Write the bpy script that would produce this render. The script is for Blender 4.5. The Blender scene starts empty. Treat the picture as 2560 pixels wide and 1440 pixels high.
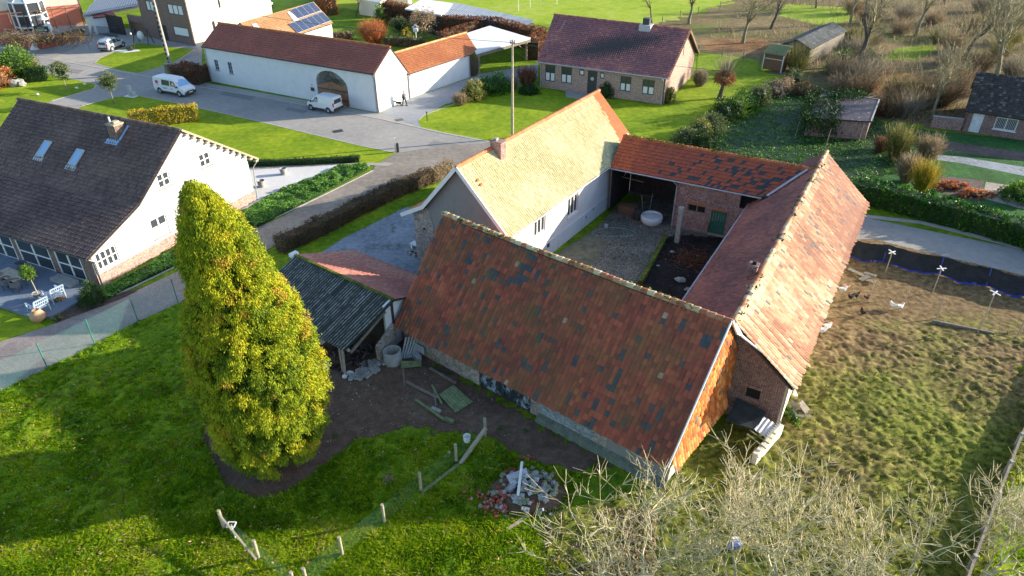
import bpy, math, random
import numpy as np
from mathutils import Vector, Matrix
from mathutils.geometry import tessellate_polygon
R = math.radians
random.seed(7)
SC = bpy.context.scene
COL = SC.collection
# ------------------------------------------------------------------ camera, sky, sun, exposure
CF, CP, CH = 1750.0, 32.3, 25.0
cd = bpy.data.cameras.new('camera'); cam = bpy.data.objects.new('camera', cd); COL.objects.link(cam)
cam.location = (0, 0, CH); cam.rotation_euler = (R(90 - CP), 0, 0)
cd.sensor_width = 36.0; cd.lens = CF / 2560 * 36.0; cd.clip_start = 0.1; cd.clip_end = 2000
SC.camera = cam
SUN_AZ, SUN_EL = 14.0, 15.5
w = bpy.data.worlds.new('World'); SC.world = w; w.use_nodes = True
sk = w.node_tree.nodes.new('ShaderNodeTexSky'); sk.sky_type = 'NISHITA'; sk.sun_disc = False
sk.sun_elevation = R(SUN_EL); sk.sun_rotation = R(90 - SUN_AZ); sk.air_density = 1.0; sk.dust_density = 1.0; sk.ozone_density = 2.2
bg = w.node_tree.nodes['Background']; bg.inputs[1].default_value = 0.15
w.node_tree.links.new(sk.outputs[0], bg.inputs[0])
sd = bpy.data.lights.new('sun', 'SUN'); so = bpy.data.objects.new('sun', sd); COL.objects.link(so)
sd.energy = 5.0; sd.angle = R(0.5); sd.color = (1.0, 0.89, 0.72)
_d = Vector((math.cos(R(SUN_AZ)) * math.cos(R(SUN_EL)), math.sin(R(SUN_AZ)) * math.cos(R(SUN_EL)), math.sin(R(SUN_EL))))
so.rotation_euler = _d.to_track_quat('Z', 'Y').to_euler(); so.location = _d * 60
SC.view_settings.view_transform = 'Standard'; SC.view_settings.look = 'None'
SC.view_settings.exposure = 1.15; SC.view_settings.gamma = 1.0
# ------------------------------------------------------------------ geometry helpers
_cp, _sp = math.cos(R(CP)), math.sin(R(CP))
def G(px, py, z=0.0):
    """point of the place at height z seen at that spot of the photograph"""
    u, v = px - 1280.0, py - 720.0
    d = Vector((u, CF * _cp - v * _sp, -CF * _sp - v * _cp))
    t = (z - CH) / d.z
    return Vector((d.x * t, d.y * t, z))
def g2(px, py, z=0.0):
    p = G(px, py, z); return (p.x, p.y)
def frame(o, ang):
    return Matrix.Translation((o[0], o[1], 0)) @ Matrix.Rotation(R(ang), 4, 'Z')
def rng(s): return np.random.default_rng(s)
def inpoly(P, poly):
    x, y = P[:, 0], P[:, 1]; n = len(poly); ins = np.zeros(len(P), bool); j = n - 1
    for i in range(n):
        xi, yi = poly[i][0], poly[i][1]; xj, yj = poly[j][0], poly[j][1]
        c = ((yi > y) != (yj > y)) & (x < (xj - xi) * (y - yi) / (yj - yi + 1e-12) + xi)
        ins ^= c; j = i
    return ins
def vnoise(x, y, seed=0):
    """smooth value noise on arrays, roughly -1..1"""
    xi = np.floor(x).astype(np.int64); yi = np.floor(y).astype(np.int64); xf = x - xi; yf = y - yi
    def h(a, b):
        n = (a * 374761393 + b * 668265263 + seed * 2147483647) & 0xffffffff
        n = ((n ^ (n >> 13)) * 1274126177) & 0xffffffff
        return ((n ^ (n >> 16)) & 0xffff) / 32768.0 - 1.0
    sx = xf * xf * (3 - 2 * xf); sy = yf * yf * (3 - 2 * yf)
    a = h(xi, yi) * (1 - sx) + h(xi + 1, yi) * sx; b = h(xi, yi + 1) * (1 - sx) + h(xi + 1, yi + 1) * sx
    return a * (1 - sy) + b * sy
class Acc:
    """collects geometry and links it as one mesh object"""
    def __init__(s): s.V = []; s.L = []; s.S = []; s.M = []; s.Rn = []; s.Sm = []; s.n = 0
    def add(s, V, F, mi=0, rnd=0.5, smooth=False):
        V = np.asarray(V, float).reshape(-1, 3)
        if isinstance(F, np.ndarray) and F.ndim == 2:
            L = F.reshape(-1); S = np.full(len(F), F.shape[1])
        else:
            L = np.array([i for f in F for i in f]); S = np.array([len(f) for f in F])
        s.V.append(V); s.L.append(L + s.n); s.S.append(S); s.n += len(V); m = len(S)
        s.M.append(np.full(m, mi) if np.isscalar(mi) else np.asarray(mi))
        s.Rn.append(np.full(m, rnd) if np.isscalar(rnd) else np.asarray(rnd, float)); s.Sm.append(np.full(m, smooth))
        return s
    def box(s, c, d, rz=0.0, mi=0, rnd=0.5, M=None):
        hx, hy, hz = d[0] / 2, d[1] / 2, d[2] / 2
        V = [Vector((x * hx, y * hy, z * hz)) for z in (-1, 1) for y in (-1, 1) for x in (-1, 1)]
        T = Matrix.Translation(c) @ Matrix.Rotation(rz, 4, 'Z')
        if M is not None: T = Matrix.Translation(c) @ M.to_4x4()
        return s.add([T @ v for v in V], [[0, 2, 3, 1], [4, 5, 7, 6], [0, 1, 5, 4], [2, 6, 7, 3], [0, 4, 6, 2], [1, 3, 7, 5]], mi, rnd)
    def bx(s, x0, y0, z0, x1, y1, z1, mi=0, rnd=0.5):
        return s.box(((x0 + x1) / 2, (y0 + y1) / 2, (z0 + z1) / 2), (abs(x1 - x0), abs(y1 - y0), abs(z1 - z0)), 0, mi, rnd)
    def beam(s, p0, p1, w=.1, h=.1, mi=0, rnd=0.5, up=(0, 0, 1)):
        p0 = Vector(p0); p1 = Vector(p1); d = p1 - p0; L = d.length
        if L < 1e-6: return s
        d.normalize(); u = Vector(up)
        if abs(d.dot(u)) > .98: u = Vector((1, 0, 0))
        sd_ = d.cross(u).normalized(); up_ = sd_.cross(d)
        M = Matrix((d, sd_, up_)).transposed()
        return s.box((p0 + p1) / 2, (L, w, h), 0, mi, rnd, M)
    def cyl(s, p0, p1, r0, r1=None, n=8, mi=0, rnd=0.5, cap=True, smooth=True):
        r1 = r0 if r1 is None else r1
        p0 = Vector(p0); p1 = Vector(p1); d = (p1 - p0).normalized()
        a = d.orthogonal().normalized(); b = d.cross(a)
        V = []
        for p, r in ((p0, r0), (p1, r1)):
            for i in range(n):
                t = 2 * math.pi * i / n; V.append(p + a * (math.cos(t) * r) + b * (math.sin(t) * r))
        s.add(V, [[i, (i + 1) % n, n + (i + 1) % n, n + i] for i in range(n)], mi, rnd, smooth)
        if cap: s.add(V, [list(range(n))[::-1], list(range(n, 2 * n))], mi, rnd)
        return s
    def path(s, pts, r, n=5, mi=0, rnd=0.5):
        for a, b in zip(pts[:-1], pts[1:]): s.cyl(a, b, r, r, n, mi, rnd, cap=False)
        return s
    def lathe(s, c, prof, n=14, mi=0, rnd=0.5, smooth=True, close=True):
        V = []; c = Vector(c)
        for r, z in prof:
            for i in range(n):
                t = 2 * math.pi * i / n; V.append(c + Vector((math.cos(t) * r, math.sin(t) * r, z)))
        F = []
        for k in range(len(prof) - 1):
            for i in range(n):
                j = (i + 1) % n; F.append([k * n + i, k * n + j, (k + 1) * n + j, (k + 1) * n + i])
        s.add(V, F, mi, rnd, smooth)
        if close: s.add(V, [list(range(n))[::-1], [(len(prof) - 1) * n + i for i in range(n)]], mi, rnd)
        return s
    def ell(s, c, r, n=12, m=8, mi=0, rnd=0.5, jit=0.0, seed=1, M=None):
        V = []; q = rng(seed)
        for k in range(m + 1):
            ph = math.pi * k / m
            for i in range(n):
                t = 2 * math.pi * i / n; j = 1 + (q.random() - .5) * jit
                v = Vector((math.sin(ph) * math.cos(t) * r[0] * j, math.sin(ph) * math.sin(t) * r[1] * j, math.cos(ph) * r[2] * j))
                if M is not None: v = M @ v
                V.append(v + Vector(c))
        F = []
        for k in range(m):
            for i in range(n):
                j = (i + 1) % n; F.append([k * n + i, (k + 1) * n + i, (k + 1) * n + j, k * n + j])
        return s.add(V, F, mi, rnd, jit == 0)
    def prism(s, poly, z0, z1, mi=0, rnd=0.5, top_mi=None):
        n = len(poly); V = [(p[0], p[1], z0) for p in poly] + [(p[0], p[1], z1) for p in poly]
        s.add(V, [[i, (i + 1) % n, n + (i + 1) % n, n + i] for i in range(n)], mi, rnd)
        return s.add(V, [list(range(n))[::-1], list(range(n, 2 * n))], mi if top_mi is None else top_mi, rnd)
    def leaves(s, C, A, B, mi=0, rnd=0.5):
        n = len(C); V = np.stack([C - A, C + B, C + A, C - B], 1).reshape(-1, 3)
        return s.add(V, np.arange(4 * n).reshape(n, 4), mi, rnd)
    def tubes(s, P0, P1, R0, R1, sides=3, mi=0, rnd=0.5):
        P0 = np.asarray(P0, float); P1 = np.asarray(P1, float); R0 = np.asarray(R0, float); R1 = np.asarray(R1, float); n = len(P0)
        if n == 0: return s
        D = P1 - P0; D /= (np.linalg.norm(D, axis=1, keepdims=True) + 1e-9)
        ref = np.where(np.abs(D[:, 2:3]) > .9, np.array([[1., 0, 0]]), np.array([[0, 0, 1.]]))
        A = np.cross(D, ref); A /= (np.linalg.norm(A, axis=1, keepdims=True) + 1e-9); B = np.cross(D, A)
        V = np.zeros((n, 2 * sides, 3))
        for k in range(sides):
            t = 2 * math.pi * k / sides; o = A * math.cos(t) + B * math.sin(t)
            V[:, k] = P0 + o * R0[:, None]; V[:, sides + k] = P1 + o * R1[:, None]
        base = (np.arange(n) * 2 * sides)[:, None, None]
        f = np.array([[k, (k + 1) % sides, sides + (k + 1) % sides, sides + k] for k in range(sides)])[None]
        return s.add(V.reshape(-1, 3), (base + f).reshape(-1, 4), mi, rnd if np.isscalar(rnd) else np.repeat(rnd, sides), True)
    def build(s, name, mats, parent=None, label=None, cat=None, group=None, kind=None, M=None):
        V = np.concatenate(s.V); L = np.concatenate(s.L); S = np.concatenate(s.S); me = bpy.data.meshes.new(name)
        if M is not None:
            m = np.array(M); V = V @ m[:3, :3].T + m[:3, 3]
        me.vertices.add(len(V)); me.vertices.foreach_set('co', V.reshape(-1))
        me.loops.add(len(L)); me.loops.foreach_set('vertex_index', L)
        st = np.concatenate([[0], np.cumsum(S)[:-1]]).astype(np.int64)
        me.polygons.add(len(S)); me.polygons.foreach_set('loop_start', st); me.polygons.foreach_set('loop_total', S)
        me.polygons.foreach_set('material_index', np.concatenate(s.M).astype(np.int32)); me.polygons.foreach_set('use_smooth', np.concatenate(s.Sm))
        a = V[L[st]]; b = V[L[st + 1]]; c = V[L[st + 2]]; N = np.cross(b - a, c - b); N /= (np.linalg.norm(N, axis=1, keepdims=True) + 1e-12)
        hz = np.abs(N[:, 2]) > .95
        U = np.stack([-N[:, 1], N[:, 0], np.zeros(len(N))], 1); U /= (np.linalg.norm(U, axis=1, keepdims=True) + 1e-12)
        U[hz] = (1, 0, 0); W = np.cross(N, U); W[hz] = (0, 1, 0)
        fi = np.repeat(np.arange(len(S)), S); uv = np.stack([(V[L] * U[fi]).sum(1), (V[L] * W[fi]).sum(1)], 1)
        ul = me.uv_layers.new(name='UVMap'); ul.data.foreach_set('uv', uv.reshape(-1))
        at = me.attributes.new('rnd', 'FLOAT', 'FACE'); at.data.foreach_set('value', np.concatenate(s.Rn).astype(np.float32))
        for mm in (mats if isinstance(mats, (list, tuple)) else [mats]): me.materials.append(mm)
        me.update(calc_edges=True); me.validate()
        o = bpy.data.objects.new(name, me); COL.objects.link(o)
        if parent: o.parent = parent
        return tag(o, label, cat, group, kind)
def tag(o, label=None, cat=None, group=None, kind=None):
    if label: o['label'] = label
    if cat: o['category'] = cat
    if group: o['group'] = group
    if kind: o['kind'] = kind
    return o
def thing(name, label, cat, loc=(0, 0, 0), ang=0, group=None):
    o = bpy.data.objects.new(name, None); COL.objects.link(o); o.empty_display_size = .3
    o.location = (loc[0], loc[1], loc[2] if len(loc) > 2 else 0); o.rotation_euler = (0, 0, R(ang))
    return tag(o, label, cat, group)
def copy_tree(o, parent=None):
    c = o.copy(); COL.objects.link(c)
    if parent: c.parent = parent
    for ch in [x for x in bpy.data.objects if x.parent == o]: copy_tree(ch, c)
    return c
# ------------------------------------------------------------------ materials
class NB:
    def __init__(s, name):
        s.m = bpy.data.materials.new(name); s.m.use_nodes = True; s.t = s.m.node_tree; s.b = s.t.nodes['Principled BSDF']; s.out = s.t.nodes['Material Output']
        s.tc = s.t.nodes.new('ShaderNodeTexCoord')
    def n(s, ty, **k):
        x = s.t.nodes.new(ty)
        for a, v in k.items(): setattr(x, a, v)
        return x
    def set(s, sock, v):
        if isinstance(v, bpy.types.NodeSocket): s.t.links.new(v, sock)
        elif v is not None:
            if hasattr(sock, 'default_value') and not np.isscalar(v) and len(v) == 3 and sock.type == 'RGBA': v = (*v, 1)
            sock.default_value = v
    def noise(s, scale, detail=4, rough=.55, vec=None, dist=0.0, out=0):
        x = s.n('ShaderNodeTexNoise'); s.set(x.inputs['Scale'], scale); s.set(x.inputs['Detail'], detail); s.set(x.inputs['Roughness'], rough); s.set(x.inputs['Distortion'], dist)
        s.t.links.new(vec or s.tc.outputs['Object'], x.inputs['Vector']); return x.outputs[out]
    def vor(s, scale, vec=None, out='Distance', feature='F1', rand=1.0):
        x = s.n('ShaderNodeTexVoronoi', feature=feature); s.set(x.inputs['Scale'], scale); s.set(x.inputs['Randomness'], rand)
        s.t.links.new(vec or s.tc.outputs['Object'], x.inputs['Vector']); return x.outputs[out]
    def map(s, vec=None, scale=(1, 1, 1), rot=(0, 0, 0), loc=(0, 0, 0)):
        x = s.n('ShaderNodeMapping'); x.inputs['Scale'].default_value = scale; x.inputs['Rotation'].default_value = rot; x.inputs['Location'].default_value = loc
        s.t.links.new(vec or s.tc.outputs['Object'], x.inputs['Vector']); return x.outputs[0]
    def ramp(s, f, stops, interp='LINEAR'):
        x = s.n('ShaderNodeValToRGB'); e = x.color_ramp.elements; x.color_ramp.interpolation = interp
        while len(e) < len(stops): e.new(.5)
        for i, (p, c) in enumerate(stops):
            e[i].position = p; e[i].color = (*c, 1) if not np.isscalar(c) else (c, c, c, 1)
        s.set(x.inputs[0], f); return x.outputs[0]
    def mix(s, a, b, f=.5, mode='MIX'):
        x = s.n('ShaderNodeMix', data_type='RGBA', blend_type=mode); s.set(x.inputs[0], f); s.set(x.inputs[6], a); s.set(x.inputs[7], b); return x.outputs[2]
    def math(s, op, a, b=0.0):
        x = s.n('ShaderNodeMath', operation=op); s.set(x.inputs[0], a); s.set(x.inputs[1], b); return x.outputs[0]
    def attr(s, name='rnd'):
        x = s.n('ShaderNodeAttribute', attribute_name=name); return x.outputs['Fac']
    def bump(s, h, st=.4, dist=.02):
        x = s.n('ShaderNodeBump'); s.set(x.inputs['Strength'], st); s.set(x.inputs['Distance'], dist); s.set(x.inputs['Height'], h); s.t.links.new(x.outputs[0], s.b.inputs['Normal']); return s
    def fin(s, col, rough=.8, spec=None, metal=None):
        s.set(s.b.inputs['Base Color'], col); s.set(s.b.inputs['Roughness'], rough)
        if spec is not None: s.b.inputs['Specular IOR Level'].default_value = spec
        if metal is not None: s.b.inputs['Metallic'].default_value = metal
        return s.m
def dk(c, k): return tuple(min(1, x * k) for x in c)
def plain(name, c, rough=.7, var=.18, scale=3.0, bump=0.0, metal=None, spec=None, fine=None):
    b = NB(name); f = b.noise(scale, 5, .6)
    col = b.ramp(f, [(.3, dk(c, 1 - var)), (.7, dk(c, 1 + var))])
    if fine: col = b.mix(col, b.ramp(b.noise(fine, 3, .7), [(.35, .55), (.65, 1.15)]), .6, 'MULTIPLY')
    if bump: b.bump(b.noise(scale * 6, 4, .7), bump, .02)
    return b.fin(col, rough, spec, metal)
def brick(name, c1, c2, mortar, moss=0.0, scale=1.0, bh=.07, bw=.22, streak=0.3):
    b = NB(name); x = b.n('ShaderNodeTexBrick'); uv = b.tc.outputs['UV']; b.t.links.new(uv, x.inputs['Vector'])
    x.inputs['Scale'].default_value = scale; x.inputs['Brick Width'].default_value = bw; x.inputs['Row Height'].default_value = bh; x.inputs['Mortar Size'].default_value = .011
    x.inputs['Color1'].default_value = (*c1, 1); x.inputs['Color2'].default_value = (*c2, 1); x.inputs['Mortar'].default_value = (*mortar, 1); x.inputs['Bias'].default_value = 0
    col = b.mix(x.outputs[0], b.ramp(b.noise(1.3, 6, .7), [(.32, .62), (.68, 1.2)]), streak * 2, 'MULTIPLY')
    col = b.mix(col, b.ramp(b.noise(5.5, 5, .9), [(.38, .40), (.62, 1.7)]), .85, 'MULTIPLY')
    if moss: col = b.mix(col, (.10, .11, .05), b.math('MULTIPLY', b.ramp(b.noise(1.1, 6, .75), [(.5, 0.), (.7, 1.)]), moss))
    b.bump(x.outputs['Fac'], .5, -.01); return b.fin(col, .88)
def plaster(name, c, stain=(.45, .42, .36), amt=.35, rough=.85):
    b = NB(name); col = b.ramp(b.noise(.9, 6, .65), [(.3, dk(c, .9)), (.7, dk(c, 1.04))])
    v = b.map(None, (1.3, 1.3, .35)); m = b.ramp(b.noise(2.2, 7, .75, v), [(.52, 0.), (.78, 1.)])
    col = b.mix(col, stain, b.math('MULTIPLY', m, amt)); b.bump(b.noise(9, 5, .7), .25, .015); return b.fin(col, rough)
def tilemat(name, stops, moss=(.10, .12, .03), mossamt=.0, rough=.72, interp='LINEAR', lichen=0.0, grad=None):
    b = NB(name); col = b.ramp(b.attr(), stops, interp)
    col = b.mix(col, b.ramp(b.noise(7, 4, .7), [(.3, .72), (.7, 1.25)]), .6, 'MULTIPLY')
    if lichen: col = b.mix(col, (.55, .50, .38), b.math('MULTIPLY', b.ramp(b.noise(5, 6, .8), [(.52, 0.), (.66, 1.)]), lichen))
    if mossamt: col = b.mix(col, moss, b.math('MULTIPLY', b.ramp(b.noise(.55, 6, .75), [(.42, 0.), (.7, 1.)]), mossamt))
    b.bump(b.noise(30, 3, .7), .2, .01); return b.fin(col, rough, .35)
def foliage(name, stops, trans=.25, rough=.75, big=.0):
    b = NB(name); col = b.ramp(b.attr(), stops)
    if big: col = b.mix(col, b.ramp(b.noise(big, 3, .6), [(.3, .6), (.7, 1.3)]), .8, 'MULTIPLY')
    b.fin(col, rough, .25)
    tr = b.n('ShaderNodeBsdfTranslucent'); b.set(tr.inputs[0], col); mx = b.n('ShaderNodeMixShader'); mx.inputs[0].default_value = trans
    b.t.links.new(b.b.outputs[0], mx.inputs[1]); b.t.links.new(tr.outputs[0], mx.inputs[2]); b.t.links.new(mx.outputs[0], b.out.inputs[0]); return b.m
def ground(name, cols, s1=.25, s2=3.0, s3=18.0, bump=.6, bd=.06, rough=.95, patch=None):
    """cols: dark, mid, light; patch=(colour, scale, lo, hi)"""
    b = NB(name); f = b.math('ADD', b.math('MULTIPLY', b.noise(s1, 5, .6), .45), b.math('MULTIPLY', b.noise(s2, 6, .7), .55))
    col = b.ramp(f, [(.36, cols[0]), (.5, cols[1]), (.64, cols[2])])
    col = b.mix(col, b.ramp(b.noise(s3, 4, .8), [(.3, .6), (.7, 1.35)]), .7, 'MULTIPLY')
    if patch: col = b.mix(col, patch[0], b.ramp(b.noise(patch[1], 6, .7), [(patch[2], 0.), (patch[3], 1.)]))
    b.bump(b.math('ADD', b.noise(s2 * 2, 6, .75), b.noise(s3, 3, .7)), bump, bd); return b.fin(col, rough, .2)
def glass(name='glass', c=(.05, .06, .07), rough=.06):
    b = NB(name); return b.fin(c, rough, .8)
MT = {}
def m(k): return MT[k]
MT['white'] = plaster('white_plaster', (.74, .74, .74), amt=.25)
MT['white_clean'] = plaster('white_render', (.78, .78, .78), amt=.10)
MT['cream'] = plaster('cream_render', (.74, .68, .55), amt=.2)
MT['grey_render'] = plaster('grey_render', (.26, .25, .24), (.12, .11, .10), .8)
MT['concrete'] = plain('concrete', (.36, .35, .32), .9, .2, 2.5, .3, fine=20)
MT['brick_red'] = brick('red_brick', (.30, .11, .085), (.20, .08, .065), (.46, .40, .36))
MT['brick_dark'] = brick('dark_brick', (.22, .08, .065), (.13, .055, .05), (.36, .31, .28), .2)
MT['brick_pink'] = brick('pink_brick', (.40, .22, .17), (.33, .19, .15), (.45, .38, .33), streak=.12)
MT['brick_brown'] = brick('brown_brick', (.20, .115, .085), (.165, .095, .075), (.25, .20, .17), streak=.15)
MT['block'] = brick('grey_block', (.30, .32, .33), (.25, .27, .29), (.42, .44, .45), .3, 1, .2, .45)
MT['stone_old'] = brick('old_flecked_brick', (.36, .30, .26), (.22, .15, .12), (.46, .43, .38), .1, 1, .08, .2, .4)
MT['wood_dark'] = plain('dark_wood', (.055, .045, .04), .85, .4, 5, .3, fine=30)
MT['wood_grey'] = plain('weathered_wood', (.22, .19, .15), .85, .35, 5, .3, fine=30)
MT['wood_pale'] = plain('pale_wood', (.42, .36, .26), .8, .25, 5, .3, fine=30)
MT['wood_green'] = plain('mossy_wood', (.20, .24, .11), .85, .35, 4, .3, fine=25)
MT['wood_brown'] = plain('brown_boards', (.20, .11, .06), .75, .3, 5, .2, fine=20)
MT['white_paint'] = plain('white_paint', (.80, .80, .78), .5, .08, 4)
MT['grey_metal'] = plain('zinc', (.42, .44, .46), .45, .15, 6)
MT['dark_metal'] = plain('dark_metal', (.045, .047, .05), .5, .2, 6)
MT['glass'] = glass()
MT['glass_blue'] = glass('sky_glass', (.28, .48, .72), .1)
MT['curtain'] = plain('curtain', (.72, .72, .70), .8, .08, 6)
MT['black'] = plain('black_void', (.012, .011, .010), .95, .2, 2)
MT['moss'] = ground('moss', ((.05, .07, .015), (.10, .13, .02), (.22, .24, .05)), 1, 4, 20, .5, .03)
MT['rub'] = plain('rubber', (.02, .02, .02), .8, .1, 5)
MT['tyre'] = MT['rub']
# ------------------------------------------------------------------ building helpers
def roof(parent, TL, TR, BR, BL, mat, deck, tw=.24, tl=.32, amp=.03, segs=4, rf=None, seed=1, name='roof', th=.12, lift=.04, ragged=0.0, eave_lift=0.0, label=None, sag=0.0):
    """pantile roof between ridge TL-TR and eave BL-BR: each tile a curved piece laid over the next course"""
    TL, TR, BR, BL = [np.array(p, float) for p in (TL, TR, BR, BL)]; q = rng(seed)
    nc = max(2, int(round(max(np.linalg.norm(TR - TL), np.linalg.norm(BR - BL)) / tw))); nr = max(2, int(round(np.linalg.norm(BL - TL) / tl)))
    N = np.cross(TR - TL, BL - TL); N /= np.linalg.norm(N); N = N if N[2] > 0 else -N
    if abs(N[2]) < 1e-3: N = np.cross(TR - TL, BL - TL); N /= np.linalg.norm(N)
    def P(s, t, h): return (TL * (1 - s)[..., None] + TR * s[..., None]) * (1 - t)[..., None] + (BL * (1 - s)[..., None] + BR * s[..., None]) * t[..., None] + N * h[..., None] - np.array([0, 0, 1.]) * (sag * (np.sin(math.pi * s) + .45 * vnoise(s * 7 + 3, t * 1.5, 5)) * (1 - .6 * t))[..., None]
    K = segs + 1; r = np.arange(nr)[:, None, None]; c = np.arange(nc)[None, :, None]; k = np.arange(K)[None, None, :] / segs
    amp = amp * 1.35; wav = amp * (.5 - .5 * np.cos(2 * math.pi * k)) ** 1.3
    jl = q.normal(0, .05, (nr, nc, 1)); jh = q.normal(0, .004, (nr, nc, 1)); js = q.normal(0, .035, (nr, nc, 1))
    s = (c + k + js * .5 * (k - .0)) / nc + 0 * r; s = np.clip(s + js / nc * .4, 0, 1)
    t0 = (r + 0 * c + 0 * k) / nr; t1 = (r + 1.10 + jl + 0 * k) / nr
    if ragged: t1[-1] += np.abs(q.normal(0, ragged, (nc, 1))) / nr
    el = np.where(r == nr - 1, eave_lift, 0)
    V0 = P(s, t0, wav + jh + .004); V1 = P(s, t1, wav + jh + lift + el)
    V = np.stack([V0, V1], 2); nv = 2 * K   # nr,nc,2,K,3
    base = (np.arange(nr * nc) * nv)[:, None, None]
    f = np.array([[i, i + 1, K + i + 1, K + i] for i in range(segs)])[None]
    S = (c[..., 0] + .5) / nc + 0 * r[..., 0]; T = (r[..., 0] + .5) / nr + 0 * c[..., 0]
    rn = (rf or (lambda S, T, q, W, L: q.random(S.shape)))(S, T, q, np.linalg.norm(TR - TL), np.linalg.norm(BL - TL))
    a = Acc(); a.add(V.reshape(-1, 3), (base + f).reshape(-1, 4), 0, np.repeat(rn.reshape(-1), segs), True)
    # thin end faces at each tile's lower edge
    e = Acc
    V2 = P(s, t1, wav * 0 - .01); E = np.stack([V1, V2], 2)
    a.add(E.reshape(-1, 3), (base + f).reshape(-1, 4), 1, .3)
    o0 = -N * (.02 + 1.5 * sag); o1 = -N * (th + 1.5 * sag)
    C8 = [TL + o0, TR + o0, BR + o0, BL + o0, TL + o1, TR + o1, BR + o1, BL + o1]
    a.add(C8, [[0, 1, 2, 3], [7, 6, 5, 4], [0, 4, 5, 1], [1, 5, 6, 2], [2, 6, 7, 3], [3, 7, 4, 0]], 1, .3)
    return a.build(name, [mat, deck], parent, label)
def ridge(parent, p0, p1, mat, r=.13, step=.36, seed=3, name='ridge_tiles', moss=None, sag=0.0):
    p0 = Vector(p0); p1 = Vector(p1); d = p1 - p0; n = max(2, int(d.length / step)); q = rng(seed); a = Acc()
    for i in range(n):
        sg = lambda f: Vector((0, 0, -sag * (math.sin(math.pi * min(1, f)) + .45 * float(vnoise(np.array([min(1, f) * 7 + 3.]), np.array([0.]), 5)[0]))))
        a0 = p0 + d * (i / n) + sg(i / n); a1 = p0 + d * ((i + 1.12) / n) + sg((i + 1.12) / n); a.cyl(a0 + Vector((0, 0, -.02)), a1 + Vector((0, 0, .015)), r * .95, r * 1.06, 8, 0, q.random())
    if moss:
        m_ = 260; t = q.random(m_ * 3) ; side = d.normalized().cross(Vector((0, 0, 1)))
        C = np.array(p0)[None] + np.array(d)[None] * t[:, None] + np.array(side)[None] * q.normal(0, .10, (len(t), 1)); C[:, 2] += .05 + .06 * q.random(len(t)) - sag * (np.sin(math.pi * t) + .45 * vnoise(t * 7 + 3, t * 0, 5))
        keep = vnoise(t * d.length * 1.1, t * 0 + 3, 5) > -.3; C = C[keep]
        A = q.normal(0, .05, C.shape); B = q.normal(0, .05, C.shape); a.leaves(C, A, B, 1, q.random(len(C)))
    return a.build(name, [mat, moss or mat], parent)
def wall(parent, P0, U, N, outer, holes=(), mat=None, depth=.12, name='wall', label=None):
    P0, U, N = Vector(P0), Vector(U).normalized(), Vector(N).normalized(); Z = Vector((0, 0, 1)); a = Acc()
    def p3(p, d=0.0): return P0 + U * p[0] + Z * p[1] + N * d
    hl = [[(h[0], h[1]), (h[2], h[1]), (h[2], h[3]), (h[0], h[3])] if len(h) == 4 and np.isscalar(h[0]) else list(h) for h in holes]
    loops = [list(outer)] + hl; flat = [p for l in loops for p in l]
    tr = tessellate_polygon([[Vector((p[0], p[1], 0)) for p in l] for l in loops])
    F = []
    for t in tr:
        n = (p3(flat[t[1]]) - p3(flat[t[0]])).cross(p3(flat[t[2]]) - p3(flat[t[0]]))
        F.append(list(t) if n.dot(N) > 0 else list(t)[::-1])
    a.add([p3(p) for p in flat], F)
    for l in hl:
        n = len(l); V = [p3(p) for p in l] + [p3(p, -depth) for p in l]
        a.add(V, [[i, (i + 1) % n, n + (i + 1) % n, n + i] for i in range(n)])
    n = len(outer); V = [p3(p) for p in outer] + [p3(p, -.02 - depth) for p in outer]
    a.add(V, [[i, (i + 1) % n, n + (i + 1) % n, n + i] for i in range(n)])
    return a.build(name, mat, parent, label)
def window(parent, P0, U, N, s0, z0, s1, z1, fm, gm=None, depth=.10, nx=2, nz=1, fw=.06, sill=None, curtain=None, name='window', lintel=None, bars=None):
    P0, U, N = Vector(P0), Vector(U).normalized(), Vector(N).normalized(); Z = Vector((0, 0, 1)); gm = gm or MT['glass']
    ang = math.atan2(U.y, U.x)
    def bb(a, sa, za, sb, zb, d0, d1, mi=0):
        c = P0 + U * ((sa + sb) / 2) + Z * ((za + zb) / 2) + N * ((d0 + d1) / 2); a.box(c, (abs(sb - sa), abs(d1 - d0), abs(zb - za)), ang, mi)
    a = Acc(); d = -depth
    for (x0, y0, x1, y1) in ((s0, z0, s1, z0 + fw), (s0, z1 - fw, s1, z1), (s0, z0 + fw, s0 + fw, z1 - fw), (s1 - fw, z0 + fw, s1, z1 - fw)): bb(a, x0, y0, x1, y1, d, d + .06)
    for i in range(1, nx): x = s0 + (s1 - s0) * i / nx; bb(a, x - fw * .6, z0 + fw, x + fw * .6, z1 - fw, d, d + .055)
    for i in range(1, nz): y = z0 + (z1 - z0) * i / nz; bb(a, s0 + fw, y - fw * .35, s1 - fw, y + fw * .35, d, d + .05)
    f = a.build(name, fm, parent)
    g = Acc(); bb(g, s0 + .01, z0 + .01, s1 - .01, z1 - .01, d - .02, d + .02); g.build('pane', gm, f)
    if curtain:
        c = Acc(); z1c = z0 + (z1 - z0) * curtain
        for i in range(nx):
            x0 = s0 + (s1 - s0) * i / nx + fw; x1 = s0 + (s1 - s0) * (i + 1) / nx - fw; bb(c, x0, z0 + fw, x1, z1c, d + .022, d + .03)
        c.build('curtain', MT['curtain'], f)
    if sill: c = Acc(); bb(c, s0 - .08, z0 - .09, s1 + .08, z0 - .005, -.05, .07); c.build('sill', sill, f)
    if bars:
        c = Acc(); n = int((s1 - s0) / .13)
        for i in range(1, n): x = s0 + (s1 - s0) * i / n; bb(c, x - .012, z0, x + .012, z1, .02, .045)
        c.build('bars', bars, f)
    return f
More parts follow.
